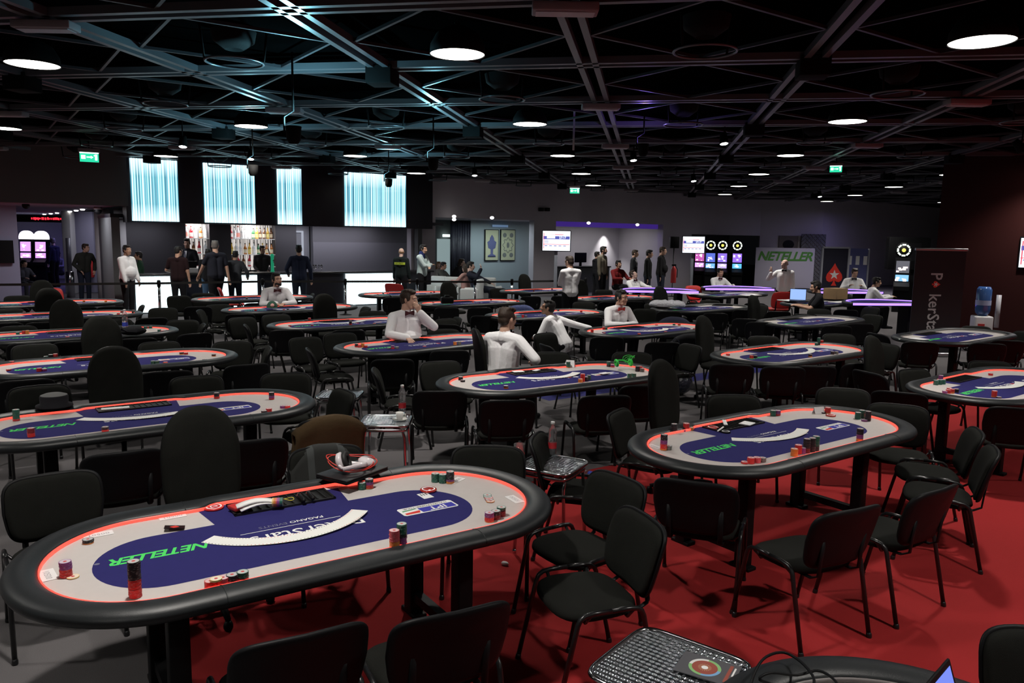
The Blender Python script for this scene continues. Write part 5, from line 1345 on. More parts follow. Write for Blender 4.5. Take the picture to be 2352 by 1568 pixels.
A(1017, 1108, (('g', 13),), 'the right of two green stacks at the far rail')
A(1034, 1109, (('o', 3), ('p', 3), ('k', 12)), 'the tall black stack beside the two green stacks')
A(831, 1123, (('g', 10),), 'the green stack in front of the closed laptop')
A(848, 1121, (('o', 1), ('r', 5), ('p', 4), ('k', 4)), 'the mixed stack in front of the closed laptop')
for k, (px, py, c) in enumerate(((1126, 1152, 'o'), (1124, 1148, 'd'), (1122, 1144, 'r'), (1120, 1141, 'g'), (1119, 1138, 'g'))): stack('A', px, py, ((c, 1),), 'the slanted little row of loose chips at the right end', ZF + .001 * k, True)
# red-carpet table
for px, py, cols, d in ((1524, 1033, (('o', 3), ('r', 8), ('p', 7), ('k', 10)), 'the tall stack at the left end, red-carpet table'), (1535, 1032, (('s', 7),), 'the grey stack at the left end, red-carpet table')):
    stack('B', px, py, cols, d, each=True)
for tb, px, py, cols in (
 ('B', 1548, 993, (('k', 17),)), ('B', 1560, 991, (('g', 3),)), ('B', 1568, 990, (('p', 3),)), ('B', 1576, 988, (('r', 14),)), ('B', 1586, 987, (('o', 5),)),
 ('B', 1710, 1064, (('r', 3),)), ('B', 1724, 1064, (('r', 10),)), ('B', 1739, 1062, (('m', 9),)), ('B', 1751, 1060, (('s', 7),)),
 ('B', 1824, 1047, (('o', 13),)), ('B', 1833, 1042, (('r', 16),)), ('B', 1842, 1041, (('p', 10),)), ('B', 1852, 1039, (('d', 8), ('k', 17))), ('B', 1864, 1037, (('k', 25),)), ('B', 1873, 1034, (('k', 8), ('g', 18))),
 ('B', 1974, 1014, (('o', 6), ('p', 8), ('k', 11))), ('B', 1775, 955, (('g', 12),)), ('B', 1786, 954, (('r', 4), ('p', 7))), ('B', 1901, 949, (('o', 2), ('r', 11))), ('B', 1889, 949, (('k', 3),)),
 ('B', 1970, 962, (('g', 14),)), ('B', 1979, 960, (('g', 17),)), ('B', 1993, 966, (('k', 20),)), ('B', 1985, 967, (('p', 3),)),
 ('C', 1058, 873, (('k', 9),)), ('C', 1063, 877, (('k', 5),)), ('C', 1125, 857, (('r', 4), ('k', 4))), ('C', 1162, 892, (('o', 3), ('k', 4))), ('C', 1305, 844, (('o', 2), ('g', 15))), ('C', 1333, 878, (('o', 9),)), ('C', 1338, 876, (('r', 20),)),
 ('C', 1346, 874, (('k', 10),)), ('C', 1352, 872, (('g', 12),)), ('C', 1398, 842, (('k', 7), ('g', 8))), ('C', 1407, 843, (('r', 4), ('p', 4))), ('C', 1464, 853, (('k', 15),)), ('C', 1470, 851, (('r', 13),)), ('C', 1475, 854, (('s', 10),)), ('C', 1446, 867, (('g', 11),)), ('C', 1456, 865, (('g', 9),)),
 ('D', 38, 966, (('r', 4), ('g', 18))), ('D', 72, 1003, (('r', 7), ('d', 9))), ('D', 138, 944, (('r', 3), ('g', 13))), ('D', 242, 991, (('r', 4), ('k', 5))), ('D', 498, 915, (('r', 5), ('k', 8))), ('D', 624, 917, (('r', 3), ('p', 6), ('k', 7))), ('D', 607, 952, (('d', 4), ('k', 4))), ('D', 618, 950, (('o', 3), ('r', 8))), ('D', 650, 937, (('p', 5),)), ('D', 660, 937, (('r', 5),)),
 ('E', 27, 836, (('r', 8),)), ('E', 106, 827, (('g', 11),)), ('E', 117, 826, (('p', 6), ('k', 9))), ('E', 128, 826, (('r', 17),)), ('E', 20, 851, (('r', 4),)), ('E', 90, 853, (('r', 9),)), ('E', 102, 852, (('p', 6),)), ('E', 417, 814, (('o', 3), ('k', 4))), ('E', 427, 814, (('r', 6),)), ('E', 352, 836, (('g', 9),)), ('E', 361, 836, (('g', 9),)), ('E', 380, 836, (('r', 6),)), ('E', 457, 832, (('k', 6),)), ('E', 470, 832, (('s', 9),)), ('E', 491, 818, (('o', 2), ('k', 4))),
 ('F', 41, 768, (('g', 8),)), ('F', 55, 767, (('r', 12),)), ('F', 63, 767, (('o', 13),)), ('F', 334, 755, (('g', 9),)), ('F', 341, 754, (('r', 7),)), ('F', 346, 754, (('g', 8),)), ('F', 366, 762, (('g', 9),)), ('F', 373, 762, (('r', 5),)), ('F', 155, 774, (('r', 2),)),
 ('G', 56, 722, (('d', 11),)), ('G', 214, 717, (('r', 4),)), ('G', 272, 722, (('r', 6),)), ('G', 280, 718, (('d', 8),)), ('G', 306, 719, (('k', 6), ('s', 8))), ('G', 214, 727, (('r', 3),)), ('H', 193, 694, (('o', 10),)), ('H', 243, 694, (('o', 10),)), ('H', 48, 700, (('r', 3),)),
 ('I', 819, 797, (('r', 4), ('k', 7))), ('I', 826, 798, (('r', 9),)), ('I', 833, 797, (('o', 13),)), ('I', 840, 798, (('r', 7),)), ('I', 851, 785, (('r', 7),)), ('I', 902, 801, (('r', 5), ('p', 6))), ('I', 912, 801, (('s', 7),)), ('I', 1045, 792, (('o', 11),)), ('I', 1055, 791, (('s', 10),)), ('I', 975, 796, (('r', 2),)), ('I', 893, 801, (('k', 3),)),
 ('J', 696, 740, (('g', 8),)), ('J', 704, 740, (('k', 10),)), ('J', 711, 739, (('r', 17),)), ('J', 805, 746, (('r', 5), ('k', 11))), ('J', 850, 731, (('s', 7),)), ('J', 666, 749, (('r', 4),)), ('J', 717, 748, (('r', 4),)), ('J', 860, 744, (('r', 4),)),
 ('K', 587, 714, (('r', 9),)), ('K', 652, 712, (('r', 4),)), ('K', 661, 711, (('k', 5),)), ('K', 578, 705, (('g', 4),)), ('K', 797, 706, (('r', 7),)), ('K', 721, 703, (('o', 3),)), ('L', 567, 687, (('k', 8),)), ('L', 468, 684, (('k', 6),)), ('L', 505, 689, (('r', 3),)), ('L', 672, 685, (('r', 9),)),
 ('P', 1360, 763, (('r', 13),)), ('P', 1387, 757, (('r', 11),)), ('P', 1392, 757, (('g', 9),)), ('P', 1388, 765, (('r', 3),)), ('P', 1468, 768, (('r', 5),)), ('P', 1529, 764, (('r', 5),)), ('P', 1548, 747, (('g', 7),)), ('P', 1560, 748, (('o', 4), ('r', 5))), ('P', 1600, 753, (('r', 5), ('p', 16))), ('P', 1595, 757, (('r', 6),)), ('P', 1508, 747, (('r', 4),)), ('P', 1580, 760, (('s', 6),)),
 ('Q', 1698, 806, (('r', 5), ('k', 4))), ('Q', 1672, 816, (('r', 5),)), ('Q', 1726, 823, (('r', 10),)), ('Q', 1735, 822, (('k', 8),)), ('Q', 1880, 792, (('k', 9), ('g', 17))), ('Q', 1887, 791, (('r', 16),)), ('Q', 1875, 793, (('g', 9),)), ('Q', 1912, 814, (('k', 10),)), ('Q', 1921, 813, (('s', 9),)), ('Q', 1861, 820, (('o', 3), ('k', 7))),
 ('R', 2149, 884, (('g', 13),)), ('R', 2158, 883, (('g', 13),)), ('R', 2166, 882, (('g', 12),)), ('R', 2160, 877, (('p', 18),)), ('R', 2170, 903, (('p', 6),)), ('R', 2178, 903, (('r', 9),)), ('R', 2186, 903, (('o', 4), ('r', 7))), ('R', 2180, 898, (('r', 8),)), ('R', 2196, 901, (('k', 9),)), ('R', 2283, 912, (('o', 3), ('r', 13))), ('R', 2294, 914, (('k', 3),)), ('R', 2275, 862, (('r', 6),)),
 ('M', 1201, 729, (('r', 13),)), ('M', 1208, 728, (('s', 8),)), ('M', 1282, 714, (('k', 5),)), ('M', 1335, 717, (('r', 9),)), ('M', 1333, 725, (('r', 4),)), ('M', 1367, 722, (('k', 8),)), ('N', 995, 696, (('r', 6),)), ('N', 1013, 693, (('s', 9),)), ('N', 1086, 695, (('r', 6),)), ('N', 1128, 690, (('r', 10),)), ('N', 1168, 690, (('r', 8),)), ('N', 1188, 693, (('r', 8),)),
 ('O', 880, 675, (('k', 7),)), ('O', 890, 675, (('r', 5),)), ('O', 990, 673, (('g', 7),)), ('O', 997, 672, (('r', 9),)), ('O', 868, 677, (('r', 4),)), ('W', 1226, 670, (('d', 10),)), ('W', 1247, 672, (('k', 10),)), ('W', 1268, 665, (('r', 9),)), ('W', 1332, 672, (('r', 4),)), ('V', 1375, 688, (('r', 9),)), ('V', 1383, 687, (('k', 6),)), ('V', 1338, 686, (('r', 4),)), ('V', 1467, 681, (('k', 11),)), ('V', 1487, 686, (('k', 9),)), ('V', 1495, 688, (('r', 8),)), ('V', 1457, 688, (('r', 5),)),
): stack(tb, px, py, cols)
o = REST.build('poker_chips', RESTM); tag(o, 'smaller poker chip stacks standing on all the tables farther back', 'poker chips', kind='stuff')
# ------------------------------------------------------------------ playing cards fanned face up
M_CARD = mat('card face', (.80, .80, .77), .45); M_PIPK = mat('card pip black', (.02, .02, .02), .6); M_PIPR = mat('card pip red', (.6, .03, .03), .6)
def card_mesh(red):
    mb = MB(); mb.box((0, 0, 0), (.058, .088, .0006), 0)
    for (x, y) in ((-.024, -.038), (.024, .038)): mb.flat([(x - .002, y - .003), (x + .002, y - .003), (x + .002, y + .003), (x - .002, y + .003)], .00045, 1)
    return mb.mesh('playing_card', [M_CARD, M_PIPR if red else M_PIPK])
CARDM = [card_mesh(0), card_mesh(1)]; NCARD = [0]; RESTCARD = MB()
def fan(tb, a, m, b, desc, each):
    """three points on the lower edge of the fan, in the table's frame"""
    (x1, y1), (x2, y2), (x3, y3) = a, m, b
    d = 2 * (x1 * (y2 - y3) + x2 * (y3 - y1) + x3 * (y1 - y2))
    ux = ((x1 * x1 + y1 * y1) * (y2 - y3) + (x2 * x2 + y2 * y2) * (y3 - y1) + (x3 * x3 + y3 * y3) * (y1 - y2)) / d
    uy = ((x1 * x1 + y1 * y1) * (x3 - x2) + (x2 * x2 + y2 * y2) * (x1 - x3) + (x3 * x3 + y3 * y3) * (x2 - x1)) / d
    r = math.hypot(x1 - ux, y1 - uy); a0 = math.atan2(y1 - uy, x1 - ux); a1 = math.atan2(y3 - uy, x3 - ux)
    if a1 < a0: a1 += 2 * PI
    da = .03 / r; n = 52
    for k in range(n):
        t = a0 + da + (a1 - a0 - 2 * da) * k / (n - 1); rr = r - .044
        M = tmat(tb) @ Matrix.Translation((ux + rr * math.cos(t), uy + rr * math.sin(t), ZF + .0022 + k * .00022)) @ Matrix.Rotation(t + PI / 2, 4, 'Z') @ Matrix.Rotation(-.012, 4, 'Y')
        if each and NCARD[0] < 300:
            o = bpy.data.objects.new('playing_card', CARDM[(k // 13) % 2]); col.objects.link(o); o.matrix_world = M; NCARD[0] += 1
            tag(o, 'white playing card in the curved fan on the ' + desc, 'playing card', 'cards fanned on the ' + desc)
        else:
            RESTCARD.M = M; RESTCARD.box((0, 0, 0), (.058, .088, .0006), 0); RESTCARD.M = Matrix()
def pt(tb, *q): p = onT(tb, *q); return (p.x, p.y)
fan('A', pt('A', 462, 1246), pt('A', 650, 1249), pt('A', 845, 1178), 'headphones table', 1)
fan('B', pt('B', 1681, 1012), pt('B', 1770, 1014), pt('B', 1858, 990), 'red-carpet table', 1)
fan('C', pt('C', 1184, 868), pt('C', 1260, 871), pt('C', 1333, 858), 'green-headset table', 1)
fan('D', pt('D', 174, 965), pt('D', 260, 967), pt('D', 420, 952), 'hat table', 1)
fan('Q', pt('Q', 1762, 813), pt('Q', 1815, 815), pt('Q', 1865, 802), 'right-hand middle table', 1)
fan('R', pt('R', 2247, 892), pt('R', 2310, 893), pt('R', 2352, 880), 'right-edge table', 0)
fan('J', pt('J', 722, 742), pt('J', 790, 743), pt('J', 840, 738), 'long table', 0)
fan('K', pt('K', 626, 710), pt('K', 670, 711), pt('K', 702, 707), 'green-cap table', 0)
fan('P', pt('P', 1422, 757), pt('P', 1490, 762), pt('P', 1533, 755), 'red-bow-tie dealer table', 0)
o = RESTCARD.build('playing_cards', M_CARD); tag(o, 'cards fanned out on the tables farther back and at the right edge', 'playing cards', kind='stuff')
# ------------------------------------------------------------------ small things lying on the nearest tables
def lay(tb, px, py, z=ZF + .0015): 
    p = tmat(tb) @ onT(tb, px, py, z); return p
M_TAG = mat('seat tag card', (.72, .72, .72), .6); M_TAGTXT = mat('seat tag print', (.30, .30, .32), .7)
def seat_tag(tb, px, py, ang, where, txt='00501'):
    mb = MB(); mb.box((0, 0, 0), (.125, .058, .0012), 0); put_text(mb, txt, .034, Matrix.Translation((0, 0, .0009)), 1, 1.1, bold=.0)
    o = mb.build('seat_tag', [M_TAG, M_TAGTXT]); o.location = lay(tb, px, py); o.rotation_euler.z = R(ang)
    tag(o, 'white seat number card ' + where, 'number card', 'seat number cards on the headphones table')
for px, py, a, wh in ((110, 1320, 130, 'beside the purple-topped stack at the left end'), (226, 1227, 215, 'behind the low black stack, left end'), (396, 1186, 216, 'at far rail left of the red button'), (770, 1117, 216, 'by the chip tray corner'), (1047, 1103, 240, 'behind the tall black stack'), (1182, 1146, 300, 'at the right end by the lit strip'), (868, 1270, 36, 'left of the pink and orange stack'), (1092, 1221, 30, 'at the near rail right of the navy field')):
    seat_tag('A', px, py, a, wh)
for px, py, a, wh in ((1503, 1025, 120, 'at the left end of the red-carpet table'), (1880, 937, 200, 'by the far red stack of the red-carpet table')): seat_tag('B', px, py, a, wh)
def disc(tb, px, py, label, m, r=.045, txt=None, rise=.0, nm='dealer_button'):
    mb = MB(); mb.lathe([(r, 0), (r, .008), (r * .9, .011), (0, .011)], 0, 28); mb.lathe([(r * .8, .0112), (r * .72, .0118), (r * .64, .0112)], 1, 28, cap=False)
    if txt: put_text(mb, txt, r, Matrix.Translation((0, 0, .0122)) @ Matrix.Rotation(2.4, 4, 'Z'), 1, bold=.02)
    o = mb.build(nm, [m, M_WHITE]); o.location = lay(tb, px, py, ZF + .0015 + rise); tag(o, label, 'button'); return o
disc('A', 491, 1167, 'flat round red button lying beside the chip tray', mat('red button', (.55, .02, .02), .35), .05, 'D')
disc('A', 984, 1126, 'round red glass card guard resting on a white card', mat('red glass', (.45, .03, .02), .12, spec=.8, coat=.6), .047, None, .002, 'card_guard')
mb = MB(); mb.box((0, 0, 0), (.06, .088, .001), 0)
for k in (-.015, 0, .015): mb.box((k, -.02, .0008), (.006, .03, .0006), 1)
o = mb.build('printed_card', [M_WHITE, M_PIPK]); o.location = lay('A', 977, 1138); o.rotation_euler.z = R(215); tag(o, 'white printed card half under the red glass card guard', 'card')
mb = MB(); mb.box((0, 0, 0), (.06, .09, .0014), 0); mb.box((0, 0, .001), (.028, .034, .001), 1, .78)
o = mb.build('black_card', [M_BLACK, M_RPRINT]); o.location = lay('A', 401, 1210, ZF + .012); o.rotation_euler = (.12, .10, R(110)); tag(o, 'black card with a red emblem left of the navy field', 'card')
disc('B', 1908, 955, 'round red card guard at the far side of the red-carpet table', MATS['red glass'], .04, None, 0, 'card_guard')
disc('B', 1637, 983, 'red button at the chip tray of the red-carpet table', MATS['red button'], .045)
disc('B', 1667, 993, 'dark button with red rim before the chip tray, red-carpet table', M_BLACK, .035)
mb = MB(); mb.add([(-.05, 0, 0), (.05, 0, 0), (.05, .02, .055), (-.05, .02, .055), (.05, .04, 0), (-.05, .04, 0)], [(0, 1, 2, 3), (2, 4, 5, 3)], 0, False); o = mb.build('tent_card', M_WHITE); o.location = lay('B', 1884, 950); o.rotation_euler.z = R(20); tag(o, 'folded white tent card at the far rail of the red-carpet table', 'tent card')
mb = MB(); mb.add([(-.06, 0, 0), (.06, 0, 0), (.05, .03, .075), (-.04, .03, .075), (.06, .06, 0), (-.06, .06, 0)], [(0, 1, 2, 3), (2, 4, 5, 3)], 0, False); o = mb.build('tent_card', M_WHITE); o.location = lay('C', 1307, 843); o.rotation_euler.z = R(-20); tag(o, 'folded white tent card behind the green stack, green-headset table', 'tent card')
for tb, px, py, w_, d_, a, lab, c in (('C', 1190, 853, .12, .08, 20, 'white card on the chip tray of the green-headset table', M_WHITE), ('C', 1232, 850, .10, .05, 60, 'second white card on the chip tray, green-headset table', M_WHITE), ('B', 1716, 972, .11, .09, 50, 'white card pack on the chip tray, red-carpet table', M_WHITE), ('B', 1655, 985, .16, .012, 60, 'thin white pen across the chip tray, red-carpet table', M_WHITE), ('B', 1665, 970, .16, .03, 80, 'white strip standing in the tray of the red-carpet table', M_WHITE),
        ('D', 265, 937, .2, .06, 30, 'crumpled white paper in the tray of the hat table', M_WHITE), ('C', 1388, 857, .11, .07, 40, 'pale card with red print by the navy field, green-headset table', M_WHITE)):
    mb = MB(); mb.box((0, 0, 0), (w_, d_, .008), 0, None, .003); o = mb.build('paper_card', c); o.location = lay(tb, px, py, ZF + .016); o.rotation_euler.z = R(a); tag(o, lab, 'card')
# in the chip tray of the nearest table
def intray(px, py, z): return lay('A', px, py, z)
mb = MB(); mb.box((0, 0, .012), (.10, .075, .02), 0, None, .004); o = mb.build('card_box', M_RED); o.location = intray(552, 1167, ZF + .014); o.rotation_euler.z = R(50); tag(o, 'red card box lying in the chip tray of the headphones table', 'box')
for k, (px, py, a) in enumerate(((590, 1160, 28), (597, 1166, 34))):
    mb = MB(); n = 8
    mb.add([(-.10 + .2 * i / n, y, .020 * math.sin(PI * i / n) + .004 + h_) for i in range(n + 1) for (y, h_) in ((-.028, 0), (.028, 0), (.028, .006), (-.028, .006))],
           [(4 * i + a_, 4 * i + 4 + a_, 4 * i + 4 + (a_ + 1) % 4, 4 * i + (a_ + 1) % 4) for i in range(n) for a_ in range(4)] + [(0, 1, 2, 3), (4 * n + 3, 4 * n + 2, 4 * n + 1, 4 * n)], 0, True)
    o = mb.build('paper_strip', M_WHITE); o.location = intray(px, py, ZF + .016 + .012 * (1 - k)); o.rotation_euler.z = R(a); tag(o, ('curled white paper strip in the chip tray, %s one' % ('rear' if k == 0 else 'front')), 'paper')
mb = MB()
t = thing('chip_roll', 'roll of mixed chips lying on its side in the chip tray', 'chip roll', intray(636, 1153, ZF + .038), R(100))
for i, c in enumerate('ggggpppmmoooyy'):
    mb = MB(); chip_into(mb, Matrix.Rotation(PI / 2, 4, 'X') @ Matrix.Translation((0, 0, (7 - i) * CT)), 0); mb.build('chip', [CMAT[c], CTOP[c], M_CHIPR, CEDGE[c]], t)
mb = MB(); mb.tube([(.03 * math.cos(2 * PI * k / 20), .016 * math.sin(2 * PI * k / 20), .004 * math.sin(4 * PI * k / 20) + .004) for k in range(20)], .0022, 0, 6, True); o = mb.build('rubber_band', mat('yellow rubber', (.6, .5, .05), .5)); o.location = intray(662, 1147, ZF + .022); tag(o, 'yellow rubber band lying in the chip tray', 'rubber band')
for k, (px, py) in enumerate(((693, 1144), (714, 1139))):
    mb = MB(); mb.cap((0, -.04, 0), (0, .05, 0), .011, .011); mb.cap((0, .05, 0), (0, .056, 0), .012, .012, 1); o = mb.build('tray_pen', [M_BLACK, M_CHROME]); o.location = intray(px, py, ZF + .026); o.rotation_euler.z = R(30); tag(o, 'dark capped tube in the chip tray, %s one' % ('left' if k == 0 else 'right'), 'tube')
# closed laptop with headphones on the far rail
tp = tmat('A') @ V((.50, .50, 0)); q = at(810, 1086, .812)
t = thing('closed_laptop', 'closed black laptop lying across the far rail, headphones on it', 'laptop', (q.x, q.y, .803), R(58))
mb = MB(); mb.box((0, 0, .010), (.34, .235, .018), 0, None, .005); mb.build('base', M_BLACK, t); mb = MB(); mb.box((0, 0, .023), (.34, .235, .007), 0, None, .003); mb.build('lid', mat('laptop lid', (.016, .015, .017), .4), t)
t = thing('headphones', 'white over-ear headphones with a red cable lying on the closed laptop', 'headphones', (q.x, q.y, .831), R(12)); t.scale = (1.2, 1.2, 1.2)
M_HPW = mat('white gloss plastic', (.75, .70, .73), .12, coat=.4); M_HPK = mat('black ear pad', (.01, .01, .01), .6); M_CABLE = mat('red cable', (.6, .03, .02), .35)
mb = MB(); mb.M = Matrix.Translation((-.05, -.02, .048)) @ Matrix.Rotation(R(70), 4, 'Y') @ Matrix.Rotation(.2, 4, 'X'); mb.lathe([(0, -.022), (.03, -.021), (.045, -.010), (.046, .006), (.040, .012)], 0, 24); mb.lathe([(0, -.0235), (.013, -.0232), (.013, -.021)], 1, 14, cap=False); mb.build('ear_cup', [M_HPW, M_RED], t)
mb = MB(); mb.M = Matrix.Translation((-.05, -.02, .048)) @ Matrix.Rotation(R(70), 4, 'Y') @ Matrix.Rotation(.2, 4, 'X'); mb.tube([(.032 * math.cos(2 * PI * k / 20), .032 * math.sin(2 * PI * k / 20), .024) for k in range(20)], .013, 0, 8, True); mb.build('ear_pad', M_HPK, t)
mb = MB(); mb.M = Matrix.Translation((.07, .055, .02)) @ Matrix.Rotation(R(10), 4, 'Y'); mb.lathe([(0, .022), (.03, .021), (.044, .010), (.045, -.006), (.040, -.012)], 0, 24); mb.build('ear_cup', M_HPW, t)
mb = MB(); mb.M = Matrix.Translation((.07, .055, .02)); mb.tube([(.032 * math.cos(2 * PI * k / 20), .032 * math.sin(2 * PI * k / 20), -.008) for k in range(20)], .011, 0, 8, True); mb.build('ear_pad', M_HPK, t)
mb = MB(); mb.tube([(-.045 + .10 * math.sin(a) * 1.1, -.075 + .11 * (1 - math.cos(a)) * .55 - .005, .028 + .01 * math.sin(a * 2)) for a in [PI * k / 18 for k in range(19)]], .011, 0, 8, sx=.45); mb.tube([(-.052, -.04, .05), (-.06, -.06, .04), (-.045, -.078, .03)], .008); mb.build('headband', M_HPW, t)
mb = MB(); pts = []
for k in range(60):
    a = k / 59 * 2.2 * 2 * PI; pts.append((.115 * math.cos(a) * (1 - .1 * math.sin(a * .7)) - .01, .075 * math.sin(a) + .012, .016 + .022 * (1 + math.sin(a * .9)) + .01 * math.cos(a * 2)))
mb.tube(pts, .0026, 0, 6); mb.build('cable', M_CABLE, t)
# green headphones
q = tmat('C') @ onT('C', 1432, 838, .81); t = thing('headphones', 'bright green headset with a tangled cable on the far rail', 'headphones', (q.x, q.y, .80), R(20))
M_HG = mat('bright green plastic', (.03, .55, .06), .3)
for s in (-1, 1):
    mb = MB(); mb.M = Matrix.Translation((.085 * s, 0, .035)) @ Matrix.Rotation(R(80), 4, 'Y') ; mb.tube([(.03 * math.cos(2 * PI * k / 16), .03 * math.sin(2 * PI * k / 16), 0) for k in range(16)], .015, 0, 8, True); mb.build('ear_cup', M_HG, t)
mb = MB(); mb.tube([(.085 * math.cos(a), .09 * math.sin(a), .02 + .03 * math.sin(a)) for a in [PI * k / 14 for k in range(15)]], .008, 0, 6); mb.build('headband', M_HG, t)
mb = MB(); mb.tube([(.06 + .05 * math.cos(a) + .02 * math.sin(a * 2.3), .05 * math.sin(a), .07 + .04 * math.sin(a * 1.3)) for a in [k * .3 for k in range(40)]], .003, 0, 5); mb.build('cable', M_HG, t)
# black hat on the rail of the hat table
q = tmat('D') @ onT('D', 125, 932, .80); t = thing('hat', 'black round hat with a paler top resting on the table rail', 'hat', (q.x, q.y, .80), 0)
mb = MB(); mb.lathe([(.13, 0), (.128, .012), (.098, .018), (.100, .075), (.092, .088)], 0, 28); mb.build('brim_and_band', M_BLKCLOTH, t)
mb = MB(); mb.lathe([(.093, .088), (.06, .100), (0, .104)], 0, 28, cap=False); mb.build('crown_top', mat('grey felt', (.12, .12, .12), .9), t)
# green cap
q = tmat('K') @ onT('K', 625, 706, .80); t = thing('cap', 'dark green peaked cap with a badge on the left table end', 'cap', (q.x, q.y, .80), R(200))
mb = MB(); mb.ell((0, 0, .0), (.10, .12, .125), 0, 18); mb.v = [(x, y, max(z, .0)) for x, y, z in mb.v]; mb.build('crown', mat('green cap cloth', (.02, .07, .045), .9), t)
mb = MB(); mb.prism([(.10 * math.cos(a) * .95 + .0, .08 + .16 * math.sin(a)) for a in [PI * k / 14 for k in range(15)]], .004, .012); mb.build('peak', MATS['green cap cloth'], t)
mb = MB(); mb.M = Matrix.Translation((0, .112, .05)) @ Matrix.Rotation(-1.2, 4, 'X'); mb.lathe([(.035, 0), (.035, .006), (0, .007)], 0, 16); mb.build('badge', mat('cap badge', (.6, .3, .28), .6), t)
# black camera
q = tmat('N') @ onT('N', 1027, 697, .80); t = thing('camera', 'black camera resting on the left end of a table', 'camera', (q.x, q.y, .80), R(200))
mb = MB(); mb.box((0, 0, .07), (.26, .13, .14), 0, None, .03); mb.box((0, 0, .15), (.10, .10, .05), 0, None, .015); mb.build('body', M_BLACK, t)
mb = MB(); mb.M = Matrix.Translation((-.02, -.07, .07)) @ Matrix.Rotation(PI / 2, 4, 'X'); mb.lathe([(.06, -.01), (.065, .16), (.05, .165), (0, .14)], 0, 20); mb.build('lens', M_BLACK, t)
# black bag on the bottle table
q = tmat('F') @ onT('F', 305, 768, .80); t = thing('shoulder_bag', 'limp black bag lying on the rail beside the blue-label bottle', 'bag', (q.x, q.y, .80), R(20))
mb = MB(); mb.ell((0, 0, .05), (.17, .10, .06), 0, 16); mb.ell((.07, -.02, .06), (.08, .07, .05), 0, 12); mb.build('bag_body', M_BLKCLOTH, t); mb = MB(); mb.tube([(-.1, 0, .09), (-.14, -.06, .10), (-.05, -.1, .05), (.06, -.1, .04)], .008); mb.build('strap', M_BLKCLOTH, t)
# bottles
M_PET = mat('clear bottle plastic', (.85, .87, .9), .05, trans=.92, spec=.6); M_WLAB = mat('red bottle wrap', (.45, .02, .03), .5); M_BLAB = mat('blue bottle wrap', (.03, .06, .4), .5)
def water_bottle(p, label, lm, S=1.0, lay_=None):
    t = thing('water_bottle', label, 'bottle', p, 0); t.scale = (S, S, S)
    if lay_: t.rotation_euler = lay_
    mb = MB(); mb.lathe([(.026, 0), (.032, .008), (.032, .07), (.0295, .085), (.032, .10), (.032, .15), (.0295, .158), (.032, .17), (.026, .20), (.014, .225), (.013, .235)], 0, 20); mb.build('bottle_body', M_PET, t)
    mb = MB(); mb.lathe([(.0328, .05), (.0328, .095)], 0, 20, cap=False); mb.build('label_wrap', lm, t)
    mb = MB(); mb.lathe([(.0155, .232), (.0155, .25), (.014, .252)], 0, 14); mb.build('cap', M_WHITE, t)
    return t
# ------------------------------------------------------------------ aluminium side tables
ZS = .62
def quilt():
    m = bpy.data.materials.new('embossed aluminium'); m.use_nodes = True; nt = m.node_tree; L = nt.links.new; b = nt.nodes['Principled BSDF']
    b.inputs['Base Color'].default_value = (.42, .44, .47, 1); b.inputs['Metallic'].default_value = 1; b.inputs['Roughness'].default_value = .22
    tc = nt.nodes.new('ShaderNodeTexCoord'); w1 = nt.nodes.new('ShaderNodeTexWave'); w2 = nt.nodes.new('ShaderNodeTexWave')
    for w_, d in ((w1, 'X'), (w2, 'Y')): w_.bands_direction = d; w_.inputs['Scale'].default_value = 13; L(tc.outputs['Object'], w_.inputs['Vector'])
    ad = nt.nodes.new('ShaderNodeMath'); ad.operation = 'ADD'; L(w1.outputs['Fac'], ad.inputs[0]); L(w2.outputs['Fac'], ad.inputs[1])
    bp = nt.nodes.new('ShaderNodeBump'); bp.inputs['Strength'].default_value = 1; bp.inputs['Distance'].default_value = .005; L(ad.outputs[0], bp.inputs['Height']); L(bp.outputs['Normal'], b.inputs['Normal'])
    return m
M_QUILT = quilt()
def side_table(px, py, ang, label, size=.40):
    p = at(px, py, ZS); t = thing('side_table', label, 'side table', (p.x, p.y, 0), R(ang), 'aluminium side tables'); h = size / 2
    mb = MB(); sq = squircle(h, h, 40, 7); mb.prism([(x * .99, y * .99) for x, y in sq], ZS - .02, ZS - .004); mb.build('tabletop', M_QUILT, t)
    mb = MB(); mb.tube([(x, y, ZS - .006) for x, y in sq], .011, 0, 8, True); mb.build('rim', M_CHROME, t)
    mb = MB(); mb.tube([(x * .93, y * .93, ZS - .045) for x, y in sq], .016, 0, 6, True, sx=.5); mb.build('apron', M_CHROME, t)
    for sx in (-1, 1):
        for sy in (-1, 1):
            mb = MB(); x, y = sx * (h - .035), sy * (h - .035)
            mb.tube([(x - sx * .09, y, ZS - .035), (x - sx * .04, y, ZS - .040), (x - sx * .012, y, ZS - .062), (x, y, ZS - .11), (x + sx * .02, y + sy * .02, .01)], .0125, 0, 8); mb.cap((x + sx * .02, y + sy * .02, .02), (x + sx * .02, y + sy * .02, .015), .016, .016); mb.build('leg', M_CHROME, t)
    return t
side_table(888, 964, 2, 'aluminium side table with a coffee cup and a bottle')
side_table(781, 905, 0, 'aluminium side table behind the brown jacket, nothing on it')
side_table(1268, 1064, 62, 'aluminium side table with a drink glass and a bottle')
side_table(1540, 1535, 52, 'aluminium side table at the bottom edge with a round-emblem brochure', .46)
q = at(924, 950, ZS); water_bottle((q.x, q.y, ZS + .004), 'red-label water bottle on the table with the coffee cup', M_WLAB, 1.0)
q = at(1268, 1044, ZS); water_bottle((q.x, q.y, ZS + .004), 'red-label water bottle beside the glass of dark drink', M_WLAB, .95)
